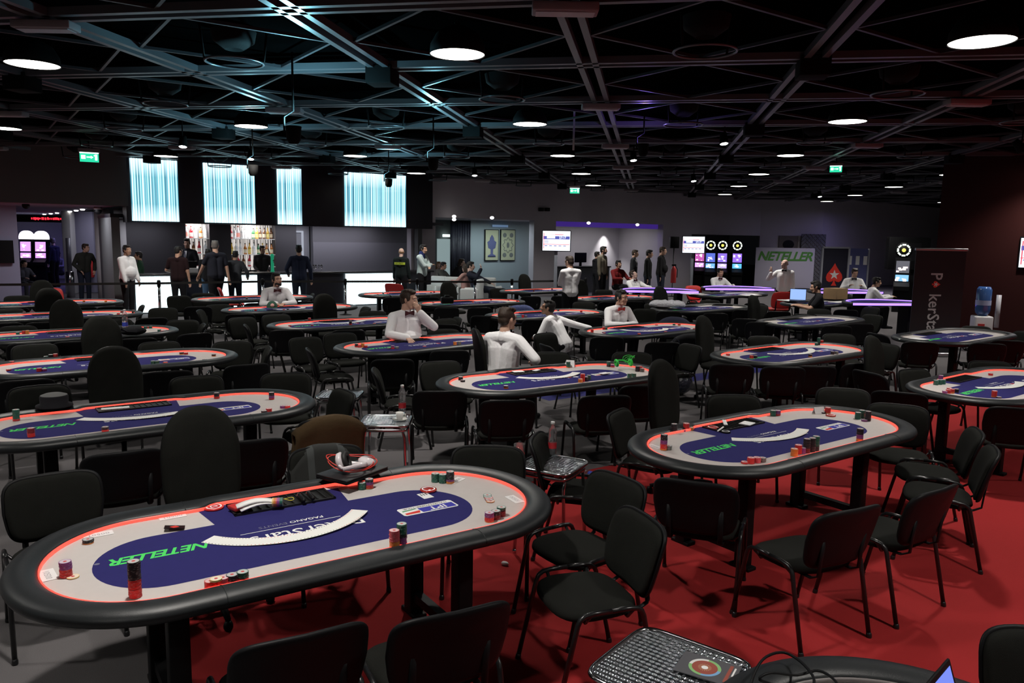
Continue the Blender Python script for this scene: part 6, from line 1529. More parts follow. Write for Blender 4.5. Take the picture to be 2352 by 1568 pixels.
q = tmat('F') @ onT('F', 288, 758, .80); water_bottle((q.x, q.y, .80), 'blue-label water bottle on the left-hand table rail', M_BLAB, 1.15)
q = at(1345, 1088, .035); water_bottle((q.x, q.y, .04), 'empty clear bottle lying on the floor by the side table', M_BLAB, 1.0, (1.5, .2, .7))
q = at(918, 965, ZS); t = thing('coffee_cup', 'white espresso cup on a saucer with a spoon', 'cup', (q.x, q.y, ZS + .004)); M_CHINA = mat('white china', (.78, .77, .74), .2)
mb = MB(); mb.lathe([(.03, 0), (.062, .008), (.064, .012), (.03, .005), (0, .005)], 0, 28); mb.build('saucer', M_CHINA, t)
mb = MB(); mb.lathe([(.022, .006), (.026, .012), (.034, .065), (.032, .065), (.024, .02), (0, .018)], 0, 24, cap=False); mb.build('cup', M_CHINA, t)
mb = MB(); mb.tube([(.030, 0, .052), (.05, 0, .050), (.048, 0, .028), (.028, 0, .024)], .0045); mb.build('handle', M_CHINA, t)
mb = MB(); mb.tube([(-.075, -.02, .016), (-.01, -.05, .014)], .003); mb.ell((-.08, -.018, .016), (.014, .009, .004), 0, 10); mb.build('spoon', M_CHROME, t)
q = at(1193, 1052, ZS); t = thing('drink_glass', 'short glass of dark drink with lemon and ice', 'glass', (q.x, q.y, ZS + .004))
mb = MB(); mb.lathe([(.036, 0), (.041, .10), (.039, .10), (.034, .006), (0, .006)], 0, 24, cap=False); mb.build('tumbler', M_PET, t)
mb = MB(); mb.lathe([(0, .007), (.0335, .007), (.0365, .055), (0, .055)], 0, 20, cap=False); mb.build('drink', mat('cola', (.03, .012, .004), .1), t)
mb = MB(); mb.box((.01, 0, .06), (.022, .022, .02), 0, .4, .004); mb.build('ice_cube', M_PET, t); mb = MB(); mb.M = Matrix.Translation((-.008, -.01, .065)) @ Matrix.Rotation(1.0, 4, 'X'); mb.lathe([(.02, -.002), (.02, .002)], 0, 16); mb.build('lemon_slice', mat('lemon', (.65, .45, .12), .4), t)
q = at(1625, 1535, ZS + .006); t = bpy.data.objects.new('brochure', None)
mb = MB(); mb.box((0, 0, 0), (.21, .15, .003), 0); n = 36
for r0, r1, ms in ((.058, .046, (2, 3, 2, 4)), (.046, .024, (5, 5)), (.024, .012, (6, 5)), (.012, 0, (1,))):
    for k in range(n):
        a, b = 2 * PI * k / n, 2 * PI * (k + 1) / n
        mb.add([(r0 * math.cos(a) - .01, r0 * math.sin(a), .0018), (r0 * math.cos(b) - .01, r0 * math.sin(b), .0018), (r1 * math.cos(b) - .01, r1 * math.sin(b), .0018), (r1 * math.cos(a) - .01, r1 * math.sin(a), .0018)], [(0, 1, 2, 3)], ms[(k // (9 if len(ms) > 2 else 1)) % len(ms)], False)
mb.box((.075, .0, .0019), (.012, .12, .0004), 5); mb.box((.09, .02, .0019), (.006, .06, .0004), 1)
o = mb.build('brochure', [mat('grey brochure', (.10, .10, .11), .35), M_WHITE, mat('wheel green', (.25, .5, .2), .5), mat('wheel white', (.7, .7, .7), .5), mat('wheel blue', (.2, .4, .65), .5), mat('wheel red', (.32, .08, .06), .5), mat('wheel tan', (.45, .25, .15), .5)]); o.location = (q.x, q.y, ZS + .006); o.rotation_euler.z = R(-30)
tag(o, 'grey brochure printed with a round coloured wheel emblem', 'brochure')
# laptop and cables on the corner table
q = at(2178, 1510, 1.025) - V((-.011, .252, 0)); t = thing('open_laptop', 'open laptop with a glowing blue screen at the bottom right corner', 'laptop', (q.x, q.y, .788), R(45))
mb = MB(); mb.box((0, 0, .01), (.34, .23, .018), 0, None, .005); mb.build('base', M_BLACK, t)
mb = MB(); mb.M = Matrix.Translation((0, .115, .018)) @ Matrix.Rotation(R(72), 4, 'X'); mb.box((0, .115, 0), (.34, .23, .009), 0, None, .004); mb.build('lid', M_BLACK, t)
mb = MB(); mb.M = Matrix.Translation((0, .115, .018)) @ Matrix.Rotation(R(72), 4, 'X'); mb.flat([(-.155, .018), (.155, .018), (.155, .215), (-.155, .215)], .0052, 0); mb.flat([(-.15, .04), (.05, .04), (.05, .12), (-.15, .12)], .0056, 1); mb.build('screen', [emis('laptop blue', (.18, .28, .95), 1.0), emis('laptop teal', (.03, .16, .30), .8)], t)
pts = [at(px, py, .80 + .05 * abs(math.sin(k * .9))) for k, (px, py) in enumerate(((1720, 1590), (1735, 1540), (1760, 1508), (1800, 1498), (1840, 1520), (1870, 1560), (1850, 1590), (1790, 1575), (1745, 1560), (1770, 1545), (1830, 1550), (1880, 1540), (1920, 1565), (1925, 1600)))]
def smooth_path(P, n=5):
    out = []
    for i in range(len(P) - 1):
        p0, p1, p2, p3 = P[max(i - 1, 0)], P[i], P[i + 1], P[min(i + 2, len(P) - 1)]
        for k in range(n):
            t = k / n; out.append(.5 * ((2 * p1) + (-p0 + p2) * t + (2 * p0 - 5 * p1 + 4 * p2 - p3) * t * t + (-p0 + 3 * p1 - 3 * p2 + p3) * t ** 3))
    return out + [P[-1]]
mb = MB(); mb.tube(smooth_path(pts), .0045, 0, 6); o = mb.build('cable', M_BLACK); tag(o, 'tangled black cable looping over the rail of the corner table', 'cable')
q = at(1160, 1296, .004); mb = MB(); mb.ell((0, 0, .012), (.03, .018, .014), 0, 8); o = mb.build('paper_scrap', M_WHITE); o.location = (q.x, q.y, 0); o.rotation_euler.z = -.6; tag(o, 'tiny white paper scrap lying on the red carpet', 'paper scrap')
# ------------------------------------------------------------------ clothes and bags left on the chairs
def chair_at(px, tb, look=None):
    L = [c for c in CHAIRS if c[3] == tb and c[0] == 's' and (look is None or c[4] == look)]
    return min(L, key=lambda c: abs(c[5] - px))
def drape(c, label, nm, m, down_f=.30, down_b=.34, w_=.27, thick=.02, extra=None, top_z=.80):
    """a garment hung over a chair's backrest, following it on both sides"""
    o = c[-1]; mb = MB(); nx, ns = 14, 16; vs = []; fs = []
    for j in range(ns + 1):
        s = -down_b + (down_f + down_b) * j / ns
        for i in range(nx + 1):
            x = -w_ + 2 * w_ * i / nx
            z = top_z - abs(s) ** 1.15 * 1.05 - .11 * abs(x / w_) ** 3 + .008 * noise.noise(V((x * 9, s * 9, 3))); zz = min(max((z - .455) / .335, 0), 1.1)
            y = -.225 - .085 * zz + .45 * x * x + (.028 if s > 0 else -.052) + .012 * noise.noise(V((x * 12, s * 7, 1)))
            if abs(s) < .03: y = -.325 + .45 * x * x + s * 1.3
            vs.append((x * (1 + .10 * abs(s)), y, z))
    for j in range(ns):
        for i in range(nx): a = j * (nx + 1) + i; fs.append((a, a + 1, a + nx + 2, a + nx + 1))
    mb.add(vs, fs); ob = mb.build(nm, m); ob.location = o.location; ob.rotation_euler = o.rotation_euler
    md = ob.modifiers.new('t', 'SOLIDIFY'); md.thickness = thick; md.offset = 1
    return tag(ob, label, 'jacket' if nm != 'vest' else 'vest')
M_BROWN = mat('brown suede', (.075, .048, .024), .95, spec=.15, bump=.5, bscale=60, var=.25, vscale=6)
ob = drape(chair_at(760, 'D', 'a'), 'brown suede jacket draped over a chair back', 'jacket', M_BROWN, .25, .46, .26, .03)
m = bpy.data.materials.new('striped vest'); m.use_nodes = True; nt = m.node_tree; b = nt.nodes['Principled BSDF']; tc = nt.nodes.new('ShaderNodeTexCoord'); sp = nt.nodes.new('ShaderNodeSeparateXYZ'); nt.links.new(tc.outputs['Object'], sp.inputs[0])
mm = nt.nodes.new('ShaderNodeMath'); mm.operation = 'COMPARE'; mm.inputs[1].default_value = .10; mm.inputs[2].default_value = .022; ab_ = nt.nodes.new('ShaderNodeMath'); ab_.operation = 'ABSOLUTE'; nt.links.new(sp.outputs['X'], ab_.inputs[0]); nt.links.new(ab_.outputs[0], mm.inputs[0]); rr = nt.nodes.new('ShaderNodeValToRGB'); rr.color_ramp.interpolation = 'CONSTANT'; rr.color_ramp.elements[0].color = (.016, .017, .016, 1); rr.color_ramp.elements[1].position = .5; rr.color_ramp.elements[1].color = (.045, .05, .05, 1)
nt.links.new(mm.outputs[0], rr.inputs[0]); nt.links.new(rr.outputs[0], b.inputs['Base Color']); b.inputs['Roughness'].default_value = .9
drape(chair_at(745, 'A', 't'), 'dark vest with two grey stripes hung over a chair behind the laptop', 'vest', m, .30, .25, .235, .012)
drape(chair_at(1590, 'P'), 'dark coat hanging on a chair right of the red bow tie table', 'coat', M_BLKCLOTH, .35, .4, .27, .04)
drape(chair_at(1543, 'P', 't'), 'navy jacket hung on a chair behind the red bow tie table', 'jacket', cloth('navy jacket', (.02, .022, .04)), .2, .3, .27, .04)
PLAID = mat('blue patterned cloth', (.08, .10, .25), .9, var=.9, vscale=40)
drape(chair_at(1195, 'N', 'a'), 'blue and white patterned shirt hung over a chair by the camera table', 'jacket', PLAID, .2, .36, .28, .05)
M_BAG = mat('shiny dark plastic film', (.03, .033, .05), .18, spec=.8, bump=1.0, bscale=14, bdist=.04)
q = at(1548, 905, 0); t = thing('plastic_bag', 'bulging dark plastic bag standing beside a dealer chair', 'bag', (q.x, q.y, 0)); mb = MB(); mb.ell((0, 0, .38), (.20, .18, .30), 0, 18); mb.ell((.03, -.05, .18), (.22, .18, .18), 0, 16); mb.ell((-.05, .02, .62), (.12, .11, .13), 0, 14); remesh(mb, 'bag_body', M_BAG, t, .02, 3)
mb = MB(); mb.tube([(-.05, .02, .72), (-.02, .02, .80), (.04, .02, .76), (.05, .02, .66)], .008); mb.build('handle', M_BAG, t)
M_PLAS = mat('crumpled clear plastic', (.55, .55, .60), .15, spec=.8, bump=1.0, bscale=30, bdist=.03)
for k, (px, py, sx) in enumerate(((1520, 703, .26), (1548, 704, .24))):
    q = tmat('S') @ onT('S', px, py, .80); mb = MB(); mb.ell((0, 0, .04), (sx, .24, .09), 0, 22); mb.v = [tuple(V(p) * (1 + .16 * noise.noise(V(p) * 14 + V((k * 5, 0, 0))))) for p in mb.v]; mb.v = [(x, y, max(0, z)) for x, y, z in mb.v]; o = mb.build('plastic_bag', M_PLAS); o.location = (q.x, q.y, .80); tag(o, 'crumpled clear plastic bag on the unlit table, %s one' % ('left' if k == 0 else 'right'), 'plastic bag')
# papers, box, laptop on the far tables
for tb, px, py, w_, d_, lab in (('Y', 1590, 675, .5, .35, 'white paper at the left end of the far unlit table'), ('Y', 1722, 678, .55, .3, 'white paper at the right end of the far unlit table'), ('Z', 1815, 690, .5, .35, 'white papers left of the open laptop'), ('Z', 1930, 694, .5, .3, 'white paper in front of the cardboard box'), ('U', 2100, 773, .42, .22, 'white sheet on the left end of the unlit table by the banner')):
    q = tmat(tb) @ onT(tb, px, py, .80); mb = MB(); mb.box((0, 0, .006), (w_, d_, .012), 0, None, .003); o = mb.build('paper', M_WHITE); o.location = (q.x, q.y, .80 if tb != 'U' else ZF + .002); o.rotation_euler.z = R(30); tag(o, lab, 'paper')
q = tmat('Z') @ onT('Z', 1918, 686, .8); t = thing('cardboard_box', 'brown cardboard box standing on the table behind the laptop user', 'box', (q.x, q.y, .80), R(35)); mb = MB(); mb.box((0, 0, .13), (.48, .36, .26), 0, None, .006); mb.build('carton', mat('cardboard', (.40, .26, .13), .8, var=.1), t); mb = MB(); mb.box((0, 0, .2605), (.48, .05, .002)); mb.build('tape', mat('box tape', (.35, .24, .13), .3), t)
q = tmat('Z') @ onT('Z', 1832, 692, .8); t = thing('open_laptop', 'open laptop with pale blue screen in front of the black T-shirt person', 'laptop', (q.x, q.y, .80), R(-20)); mb = MB(); mb.box((0, 0, .01), (.36, .25, .018)); mb.build('base', M_BLACK, t)
mb = MB(); mb.M = Matrix.Translation((0, .12, .018)) @ Matrix.Rotation(R(100), 4, 'X'); mb.box((0, .14, 0), (.36, .27, .008)); mb.build('lid', M_BLACK, t); mb = MB(); mb.M = Matrix.Translation((0, .12, .018)) @ Matrix.Rotation(R(100), 4, 'X'); mb.flat([(-.17, .015), (.17, .015), (.17, .265), (-.17, .265)], .005); mb.build('screen', emis('pale blue screen', (.32, .5, 1.0), 1.1), t)
# ------------------------------------------------------------------ violet-lit card tables
def card_table(px, py, ang, label, z=.86, L_=2.0):
    p = at(px, py, z); t = thing('card_table', label, 'card table', (p.x, p.y, 0), R(ang), 'violet-lit half-round tables')
    ol = [(-L_ / 2, -.28)] + [(L_ / 2 * math.cos(a), -.2 + .9 * math.sin(a)) for a in [PI - PI * k / 24 for k in range(25)]] + [(L_ / 2, -.28)]
    mb = MB(); mb.prism([(x, y) for x, y in ol][::-1], z - .06, z - .012, 0); mb.build('tabletop', M_NAVY, t)
    mb = MB(); mb.tube([(x, y, z - .02) for x, y in ol], .045, 0, 8, True); mb.build('rail', M_VINYL, t)
    mb = MB(); mb.box((0, -.335, z - .02), (L_ * .97, .012, .05)); mb.tube([(x * .95, (y + .2) * .93 - .2, z + .012) for x, y in ol[1:-1]], .012, 0, 6); mb.build('light_strip', M_VIOLET, t)
    for s in (-.55, .55): mb = MB(); mb.box((s, .1, (z - .06) / 2), (.14, .4, z - .06)); mb.build('pedestal', M_BLACK, t)
card_table(1512, 666, 2, 'half-round card table with bright violet edge before the waiting group')
card_table(1690, 661, 4, 'half-round violet-edged card table before the slot machines')
card_table(1936, 668, 8, 'half-round violet-edged card table before the red spade board')
card_table(2036, 694, 6, 'half-round violet-edged card table beside the roll-up banner')
# red chairs
RMAP = {M_FAB.name: mat('red upholstery', (.55, .025, .02), .6), M_BLACK.name: mat('red shell', (.42, .02, .02), .4)}
def red_chair(px, py, Y, face, label):
    p = atY(px, py, Y); r = SC.copy(); col.objects.link(r); r.name = 'red_chair'; r.location = (p.x, Y, 0); r.rotation_euler = (0, 0, R(face) - PI / 2); r['label'] = label; r['group'] = 'red chairs'; k = p.z / .79; r.scale = (min(max(k, 1), 1.25),) * 3
    for ch in SC.children:
        c = ch.copy(); col.objects.link(c); c.parent = r
        if ch.data.materials[0] in (M_FAB, M_BLACK) and ch.name.split('.')[0] in ('seat', 'backrest', 'back_shell'):
            c.data = ch.data.copy(); c.data.materials[0] = RMAP[ch.data.materials[0].name]
for a in ((124, 664, 16.6, -40, 'red chair behind the swivel chair at the far left'), (917, 650, 21.0, 70, 'red chair before the widest lit counter panel'), (536, 660, 18.6, 20, 'red chair seen edge-on before the second counter panel'), (1611, 658, 21.2, -60, 'red chair left of the right-hand violet table'), (1785, 668, 19.1, 100, 'red chair in front of the bald standing man')): red_chair(*a)
# white armchairs
M_WARM = mat('white leatherette', (.62, .66, .66), .45)
for k, (px, Y, a, lab) in enumerate(((998, 24.6, 150, 'white armchair at the end of the bar counter, leftmost'), (1038, 24.2, 170, 'white armchair in the middle before the curtain'), (1126, 24.6, -20, 'white armchair at right under the two pictures'), (1085, 23.4, 80, 'white armchair holding the lounging man'))):
    p = atY(px, 640, Y); t = thing('armchair', lab, 'armchair', (p.x, Y, 0), R(a), 'white armchairs'); t.scale = (.68, .8, 1)
    mb = MB(); mb.box((0, .05, .24), (.66, .66, .36), 0, None, .04); mb.build('seat', M_WARM, t); mb = MB(); mb.box((0, -.30, .50), (.82, .16, .80), 0, None, .05); mb.build('backrest', M_WARM, t)
    for s in (-1, 1): mb = MB(); mb.box((.38 * s, .03, .34), (.12, .70, .56), 0, None, .04); mb.build('armrest', M_WARM, t)
    for sx in (-1, 1):
        for sy in (-1, 1): mb = MB(); mb.box((.3 * sx, .28 * sy, .03), (.05, .05, .06)); mb.build('leg', M_CHROME, t)
# ------------------------------------------------------------------ screens
def screen_content(mb, W, H, y, seed):
    rn = random.Random(seed)
    mb.box((0, y, 0), (W, .004, H), 0)
    mb.box((0, y - .003, H * .16), (W * .96, .004, H * .16), 1); mb.box((-W * .2, y - .005, H * .22), (W * .30, .004, H * .20), 0)
    mb.box((0, y - .003, -H * .18), (W * .96, .004, H * .025), 2); mb.box((0, y - .003, H * .32), (W * .5, .004, H * .03), 2); mb.box((-W * .46, y - .003, 0), (W * .02, .004, H * .8), 2)
    for k in range(5): mb.box((-W * .38 + k * W * .17, y - .003, -H * .25), (W * .10, .004, H * .035), 1)
    for k in range(3): mb.box((-W * .36, y - .003, H * .02 - k * H * .06), (W * .14, .004, H * .02), 1)
    put_text(mb, '27:17', H * .16, Matrix.Translation((W * .22, y - .006, H * .16)) @ Matrix.Rotation(PI / 2, 4, 'X'), 0, 1.0, bold=.02)
SCM = [emis('screen white', (.85, .9, 1.0), 1.5), emis('screen blue', (.10, .12, .55), .9), emis('screen red', (.9, .06, .12), 1.0)]
def tv(px0, py0, px1, py1, Y, label, stand=True, ang=0):
    a, b = atY(px0, py0, Y), atY(px1, py1, Y); W, H = b.x - a.x, a.z - b.z; c = (a + b) / 2
    t = thing('television', label, 'television', (c.x, Y, 0 if stand else c.z), R(ang)); z = c.z if stand else 0
    mb = MB(); mb.box((0, .03, z), (W + .05, .06, H + .05), 0, None, .015); mb.build('housing', M_BLACK, t)
    mb = MB(); screen_content(mb, W, H, -.004, int(px0)); mb.v = [(x, y_, zz + z) for x, y_, zz in mb.v]; mb.build('screen', SCM, t)
    if stand:
        mb = MB(); mb.box((0, .10, z / 2), (.09, .06, z)); mb.build('stand_pole', mat('grey stand', (.22, .24, .28), .4), t); mb = MB(); mb.box((0, .1, .02), (.6, .5, .04), 0, None, .01); mb.build('stand_foot', M_BLACK, t)
tv(1247, 530, 1309, 576, 22.6, 'bright tournament clock screen on a tall stand beside the standing dealer')
tv(1569, 543, 1617, 581, 26.0, 'bright screen on a stand left of the slot machines')
# the screen on the dark red wall
r = ray(2340, 580); tt = 17.86 / r.dot(UV); vc = r.dot(NV) * tt; zc = CH + r.z * tt
t = thing('television', 'screen on the dark red wall, cut off by the right edge', 'television', uv(17.84, vc - .55, zc), TH - PI / 2)
mb = MB(); mb.box((0, .03, 0), (1.1, .05, .66), 0, None, .01); mb.build('housing', M_BLACK, t); mb = MB(); screen_content(mb, 1.04, .60, .0, 9); mb.build('screen', SCM, t)
# dark wall screen over the slot machine at right
a, b = atY(2044, 544, 25.6), atY(2133, 620, 25.6); t = thing('display_cabinet', 'large black unlit screen over the slot machine at right', 'display', ((a.x + b.x) / 2, 25.6, 0), 0)
mb = MB(); mb.box((0, .12, (a.z + b.z) / 2), (b.x - a.x, .24, a.z - b.z), 0, None, .02); mb.build('housing', M_BLACK, t); mb = MB(); mb.box((0, -.002, (a.z + b.z) / 2 + .05), ((b.x - a.x) * .55, .006, (a.z - b.z) * .55)); mb.build('screen', mat('dark screen', (.012, .012, .014), .12), t); mb = MB(); mb.box((.1, .16, b.z / 2 + .0), (.5, .12, b.z)); mb.build('post', M_BLACK, t)
# ------------------------------------------------------------------ boards and banners
def board(px0, py0, px1, py1, Y, nm, label, cat, m, ang=0.0, th=.04, floor=False):
    a, b = atY(px0, py0, Y), atY(px1, py1, Y); W, H = b.x - a.x, a.z - b.z
    t = thing(nm, label, cat, ((a.x + b.x) / 2, Y, (a.z + b.z) / 2), R(ang)); mb = MB(); mb.box((0, th / 2, 0), (W, th, H)); mb.build('panel', m, t); return t, W, H
VT = Matrix.Rotation(PI / 2, 4, 'X')
YE = q1.y - .3
t, W, H = board(1737, 568, 1866, 662, YE, 'sponsor_board', 'white board with green slanted lettering behind the bald man', 'sign board', mat('white board', (.42, .40, .46), .7))
mb = MB(); put_text(mb, 'NETELLER', H * .31, Matrix.Translation((-.02, -.012, H * .28)) @ VT, 0, 1.06, shear=.3, bold=.03, space=.92); mb.build('lettering', mat('board green', (.06, .22, .03), .7), t)
t, W, H = board(1842, 537, 1890, 650, YE + .1, 'trellis', 'dark lattice screen right of the white board', 'trellis', M_WALLD); mb = MB(); n = 9
for k in range(-n, n + 1):
    for s in (-1, 1):
        x = k * W / 6; pts = [(x + s * q_, -.01, q_) for q_ in [-H / 2 + H * i / 12 for i in range(13)] if abs(x + s * q_) < W / 2]
        if len(pts) > 1: mb.tube(pts, .014, 0, 4)
mb.build('lattice', mat('lattice wood', (.10, .09, .09), .7), t)
t, W, H = board(1790, 541, 1832, 572, YE + .25, 'framed_picture', 'dim framed picture above the white board', 'picture', mat('dim picture', (.09, .075, .06), .7)); mb = MB(); mb.ell((0, -.006, -.1), (W * .3, .006, H * .35), 0, 16); mb.build('dark_motif', M_BLACK, t)
t, W, H = board(1890, 568, 1944, 662, 32.0, 'spade_board', 'navy display board with a red spade and white star, silver frame', 'sign board', mat('navy board', (.012, .012, .03), .5))
zf = t.location.z
for x in (-W / 2, W / 2): mb = MB(); mb.box((x, .02, (-H / 2 - zf) / 2), (.08, .08, zf - H / 2)); mb.build('foot', M_ALU, t)
for s, (x, z, w_, h_) in enumerate(((-W / 2, 0, .07, H), (W / 2, 0, .07, H), (0, H / 2, W, .07))): mb = MB(); mb.box((x, .0, z), (w_, .10, h_)); mb.build('frame_bar', mat('silver frame', (.35, .36, .42), .4), t)
mb = MB(); mb.add([(x * W * .42, -.012, y * W * .46 - H * .18) for x, y in SPADE], [tuple(range(len(SPADE)))], 0, False)
st = [((.42 if k % 2 == 0 else .17) * math.cos(PI / 2 + PI * k / 5) * W * .46, -.016, (.42 if k % 2 == 0 else .17) * math.sin(PI / 2 + PI * k / 5) * W * .46 - H * .17) for k in range(10)]
mb.add(st + [(0, -.016, -H * .17)], [(k, (k + 1) % 10, 10) for k in range(10)], 1, False); mb.build('spade_emblem', [mat('spade red', (.55, .03, .02), .5, emit=(.55, .03, .02), estr=.12), M_WHITE], t)
t, W, H = board(1947, 570, 1989, 662, 32.4, 'display_case', 'blue display case with three white panels beside the spade board', 'display', mat('blue case', (.10, .11, .28), .5))
zf = t.location.z
for x in (-W / 2, W / 2): mb = MB(); mb.box((x, .02, (-H / 2 - zf) / 2), (.08, .08, zf - H / 2)); mb.build('foot', M_ALU, t)
for k in range(3): mb = MB(); mb.box(((-.36 + .36 * k) * W, -.01, H * .20), (W * .17, .02, H * .22)); mb.build('white_panel', M_WHITE, t)
mb = MB(); mb.box((W / 2, 0, 0), (.06, .1, H)); mb.build('frame_bar', MATS['silver frame'], t)
# roll-up banner
YBN = 15.0
a, b = atY(2107, 572, YBN), atY(2219, 573, YBN); W = b.x - a.x; zt = a.z; c = (a + b) / 2
t = thing('roll_up_banner', 'tall dark roll-up banner with vertical white lettering and a red spade', 'banner', (c.x, YBN, 0), R(-4))
mb = MB(); mb.box((0, .01, zt / 2 + .03), (W, .012, zt - .06)); mb.build('sheet', mat('banner sheet', (.016, .017, .022), .5), t); mb = MB(); mb.box((0, .01, zt), (W + .04, .05, .05), 0, None, .01); mb.build('top_bar', M_ALU, t); mb = MB(); mb.box((0, .01, .04), (W + .04, .22, .08), 0, None, .02); mb.build('cassette', M_ALU, t)
mb = MB(); MR = VT @ Matrix.Rotation(-PI / 2, 4, 'Z')
def vtxt(s_, z): put_text(mb, s_, .31, Matrix.Translation((-.06, -.004, z)) @ MR, 0, .92, bold=.012)
pz = atY(2150, 634, YBN).z
vtxt('P', pz); vtxt('kerStars', atY(2145, 731, YBN).z); mb.build('lettering', mat('banner white', (.72, .72, .74), .6), t)
mb = MB(); zc = atY(2156, 653, YBN).z; mb.add([(-.05 + y * .085, -.005, zc - x * .085) for x, y in SPADE], [tuple(range(len(SPADE)))], 0, False); mb.add([(-.05 + (.05 if k % 2 == 0 else .02) * math.cos(2 * PI * k / 10), -.008, zc + (.05 if k % 2 == 0 else .02) * math.sin(2 * PI * k / 10)) for k in range(10)] + [(-.05, -.008, zc)], [(k, (k + 1) % 10, 10) for k in range(10)], 1, False); mb.build('spade_emblem', [MATS['spade red'], M_WHITE], t)
# water cooler against the dark red wall
YC = 15.8; p = atY(2258, 700, YC); t = thing('water_cooler', 'white water cooler with a blue bottle against the dark red wall', 'water cooler', (p.x, YC, 0), R(-15)); zt = atY(2258, 725, YC).z; zb = atY(2258, 658, YC).z
mb = MB(); mb.box((0, 0, zt / 2), (.34, .34, zt), 0, None, .03); mb.build('cabinet', mat('cooler white', (.55, .53, .55), .5), t); mb = MB(); mb.lathe([(.05, zt - .02), (.13, zt + .06), (.14, zt + .12), (.14, zb - .06), (.11, zb)], 0, 24); mb.build('water_bottle', mat('blue water bottle', (.04, .10, .28), .1, spec=.8), t)
mb = MB(); mb.lathe([(.142, zt + .22), (.142, zt + .32)], 0, 24, cap=False); mb.build('bottle_label', mat('cooler label', (.35, .40, .6), .5), t); mb = MB(); mb.box((-.05, -.175, zt - .18), (.12, .02, .06)); mb.build('taps', M_RED, t)
mb = MB(); q = atY(2291, 720, YC - .1); mb.lathe([(.045, 0), (.045, .66)], 0, 14); o = mb.build('cup_dispenser', mat('cup tube', (.42, .42, .46), .4)); o.location = (q.x, YC - .1, atY(2291, 752, YC - .1).z); tag(o, 'pale upright cup dispenser tube beside the water cooler', 'cup dispenser')
# pictures on the alcove wall, vent, speakers
for k, (px0, px1, lab) in enumerate(((1115, 1143, 'framed picture of a tall blue cup on the alcove wall, left'), (1151, 1181, 'framed picture of four coins and a star on the alcove wall, right'))):
    a, b = onwall(px0, 528, 25.55), onwall(px1, 597, 25.55); c = (a + b) / 2; W = (b - a).dot(UV); H = a.z - b.z
    t = thing('framed_picture', lab, 'picture', c, TH, 'framed pictures in the alcove'); mb = MB(); mb.box((0, .01, 0), (W + .05, .05, H + .05)); mb.build('frame', M_BLACK, t); mb = MB(); mb.box((0, -.018, 0), (W, .006, H)); mb.build('print', mat('cream print', (.36, .37, .24), .7), t)
    mb = MB()
    if k == 0: mb.M = Matrix.Translation((0, -.022, 0)) @ Matrix.Diagonal((1, .05, 1, 1)); mb.lathe([(W * .32, -H * .40), (W * .30, -H * .34), (W * .10, -H * .30), (W * .10, -H * .14), (W * .28, -H * .10), (W * .36, H * .10), (W * .18, H * .16), (W * .16, H * .24), (.01, H * .34)], 0, 16)
    else:
        for x, z in ((-.25, .33), (.25, .33), (-.25, -.33), (.25, -.33)): mb.ell((x * W, -.022, z * H), (W * .14, .004, W * .14), 0, 14)
        mb.tube([(W * .34 * math.cos(2 * PI * i / 28) * (1 + .18 * math.cos(i * 2 * PI * 8 / 28)), -.024, H * .22 * math.sin(2 * PI * i / 28) * (1 + .18 * math.cos(i * 2 * PI * 8 / 28))) for i in range(28)], .012, 0, 5, True); mb.ell((0, -.022, 0), (W * .10, .004, H * .10), 0, 12)
    mb.build('motif', mat('motif blue' if k == 0 else 'motif grey', (.07, .08, .18) if k == 0 else (.12, .13, .12), .7), t)
a = onwall(1149, 519, 25.5); mb = MB(); mb.box((0, 0, 0), (.72, .05, .09)); o = mb.build('wall_plate', emis('glowing blue plate', (.18, .30, .50), .5)); o.location = a; o.rotation_euler.z = TH; tag(o, 'narrow pale blue light strip above the two pictures', 'wall light')  # small blue plate on the wall, its glow put into the material
for px, lab in ((1243, 'left'), (1257, 'right')): a = onwall(px, 481, VG - .08); mb = MB(); mb.box((0, 0, 0), (.16, .16, .13), 0, None, .02); o = mb.build('wall_speaker', M_BLACK); o.location = a; o.rotation_euler.z = TH; tag(o, 'small black wall speaker above the screen, %s of two' % lab, 'speaker', 'small wall speakers')
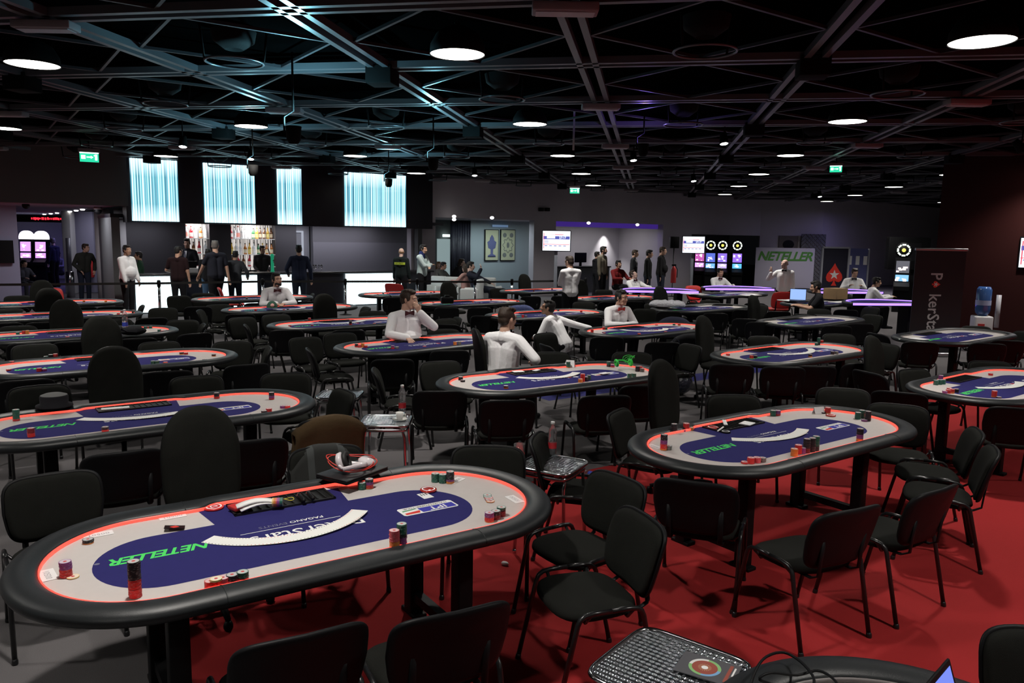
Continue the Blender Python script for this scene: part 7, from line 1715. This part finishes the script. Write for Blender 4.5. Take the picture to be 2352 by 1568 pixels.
# the rest of the lobby: desk, monitor, loudspeaker, fire extinguishers
p = uv(uw(1320, 640, 24.3), 24.3); t = thing('reception_desk', 'long dark desk in the middle opening behind the standing dealer', 'desk', p, TH); mb = MB(); mb.box((0, 0, .5), (3.2, .6, 1.0)); mb.build('front', M_WALLD, t); mb = MB(); mb.box((0, 0, 1.02), (3.3, .7, .05), 0, None, .01); mb.build('desktop', M_BLACK, t)
a = onwall(1333, 608, 24.4); t = thing('monitor', 'black monitor seen from behind on the dark desk', 'monitor', (a.x, a.y, 1.05), TH); mb = MB(); mb.box((0, 0, .34), (.62, .05, .40), 0, None, .02); mb.build('screen_back', M_BLACK, t); mb = MB(); mb.box((0, 0, .07), (.10, .05, .16)); mb.build('stand', M_BLACK, t)
a, b = atY(1549, 545, 30), atY(1558, 568, 30); t = thing('loudspeaker', 'black loudspeaker on a pole right of the waiting group', 'loudspeaker', (a.x, 30, 0)); mb = MB(); mb.box((0, 0, (a.z + b.z) / 2), (.34, .3, .44), 0, None, .02); mb.build('cabinet', M_BLACK, t); mb = MB(); mb.lathe([(.25, 0), (.02, .03), (.02, b.z)], 0, 12); mb.build('pole', M_BLACK, t)
for px, py, Y, lab in ((209, 632, 26.8, 'red fire extinguisher by the bending man at the entrance'), (1547, 630, 29.5, 'red fire extinguisher right of the waiting group')):
    p = atY(px, py, Y); t = thing('fire_extinguisher', lab, 'fire extinguisher', (p.x, Y, .55)); mb = MB(); mb.lathe([(.10, 0), (.105, .02), (.105, .50), (.06, .60), (.03, .63)], 0, 16); mb.build('cylinder', M_RED, t); mb = MB(); mb.box((0, 0, .67), (.16, .05, .06)); mb.build('valve', M_BLACK, t); mb = MB(); mb.tube([(.05, 0, .66), (.14, 0, .5), (.13, 0, .2)], .014); mb.build('hose', M_BLACK, t); mb = MB(); mb.box((0, .1, .3), (.1, .1, .5)); mb.build('bracket', M_BLACK, t)
for px, py, Y, lab in ((59, 468, 20.0, 'dark dome camera under the header at the far left'), (225, 481, 21.2, 'small dome camera left of the leftmost panel')):
    p = atY(px, py, Y); t = thing('dome_camera', lab, 'camera', (p.x, p.y, p.z)); mb = MB(); mb.ell((0, 0, -.04), (.09, .09, .09), 0, 14); mb.build('dome', M_BLACK, t); mb = MB(); mb.lathe([(.10, 0), (.10, .10), (.06, .12), (.06, .3)], 0, 16); mb.build('mount', M_PLATE, t)
p = atY(161, 640, 25.0); t = thing('ashtray_stand', 'tall chrome bin by the pale column at the entrance', 'bin', (p.x, 25, 0)); mb = MB(); mb.lathe([(.12, 0), (.12, .82), (.10, .84)], 0, 18); mb.build('bin_body', M_CHROME, t); mb = MB(); mb.lathe([(.07, .84), (.07, 1.9)], 0, 14); mb.build('cylinder', mat('grey post', (.12, .12, .15), .3), t)
a = onwall(4, 578, 25.4); mb = MB(); mb.box((0, 0, 0), (.55, .06, .62)); o = mb.build('wall_screen', M_BLACK); o.location = a; o.rotation_euler.z = TH; tag(o, 'black square screen on the lilac wall at the left edge', 'screen')
# second card piece: black leather satchel by the red carpet, dark bag under a chair
q = at(1395, 985, 0);
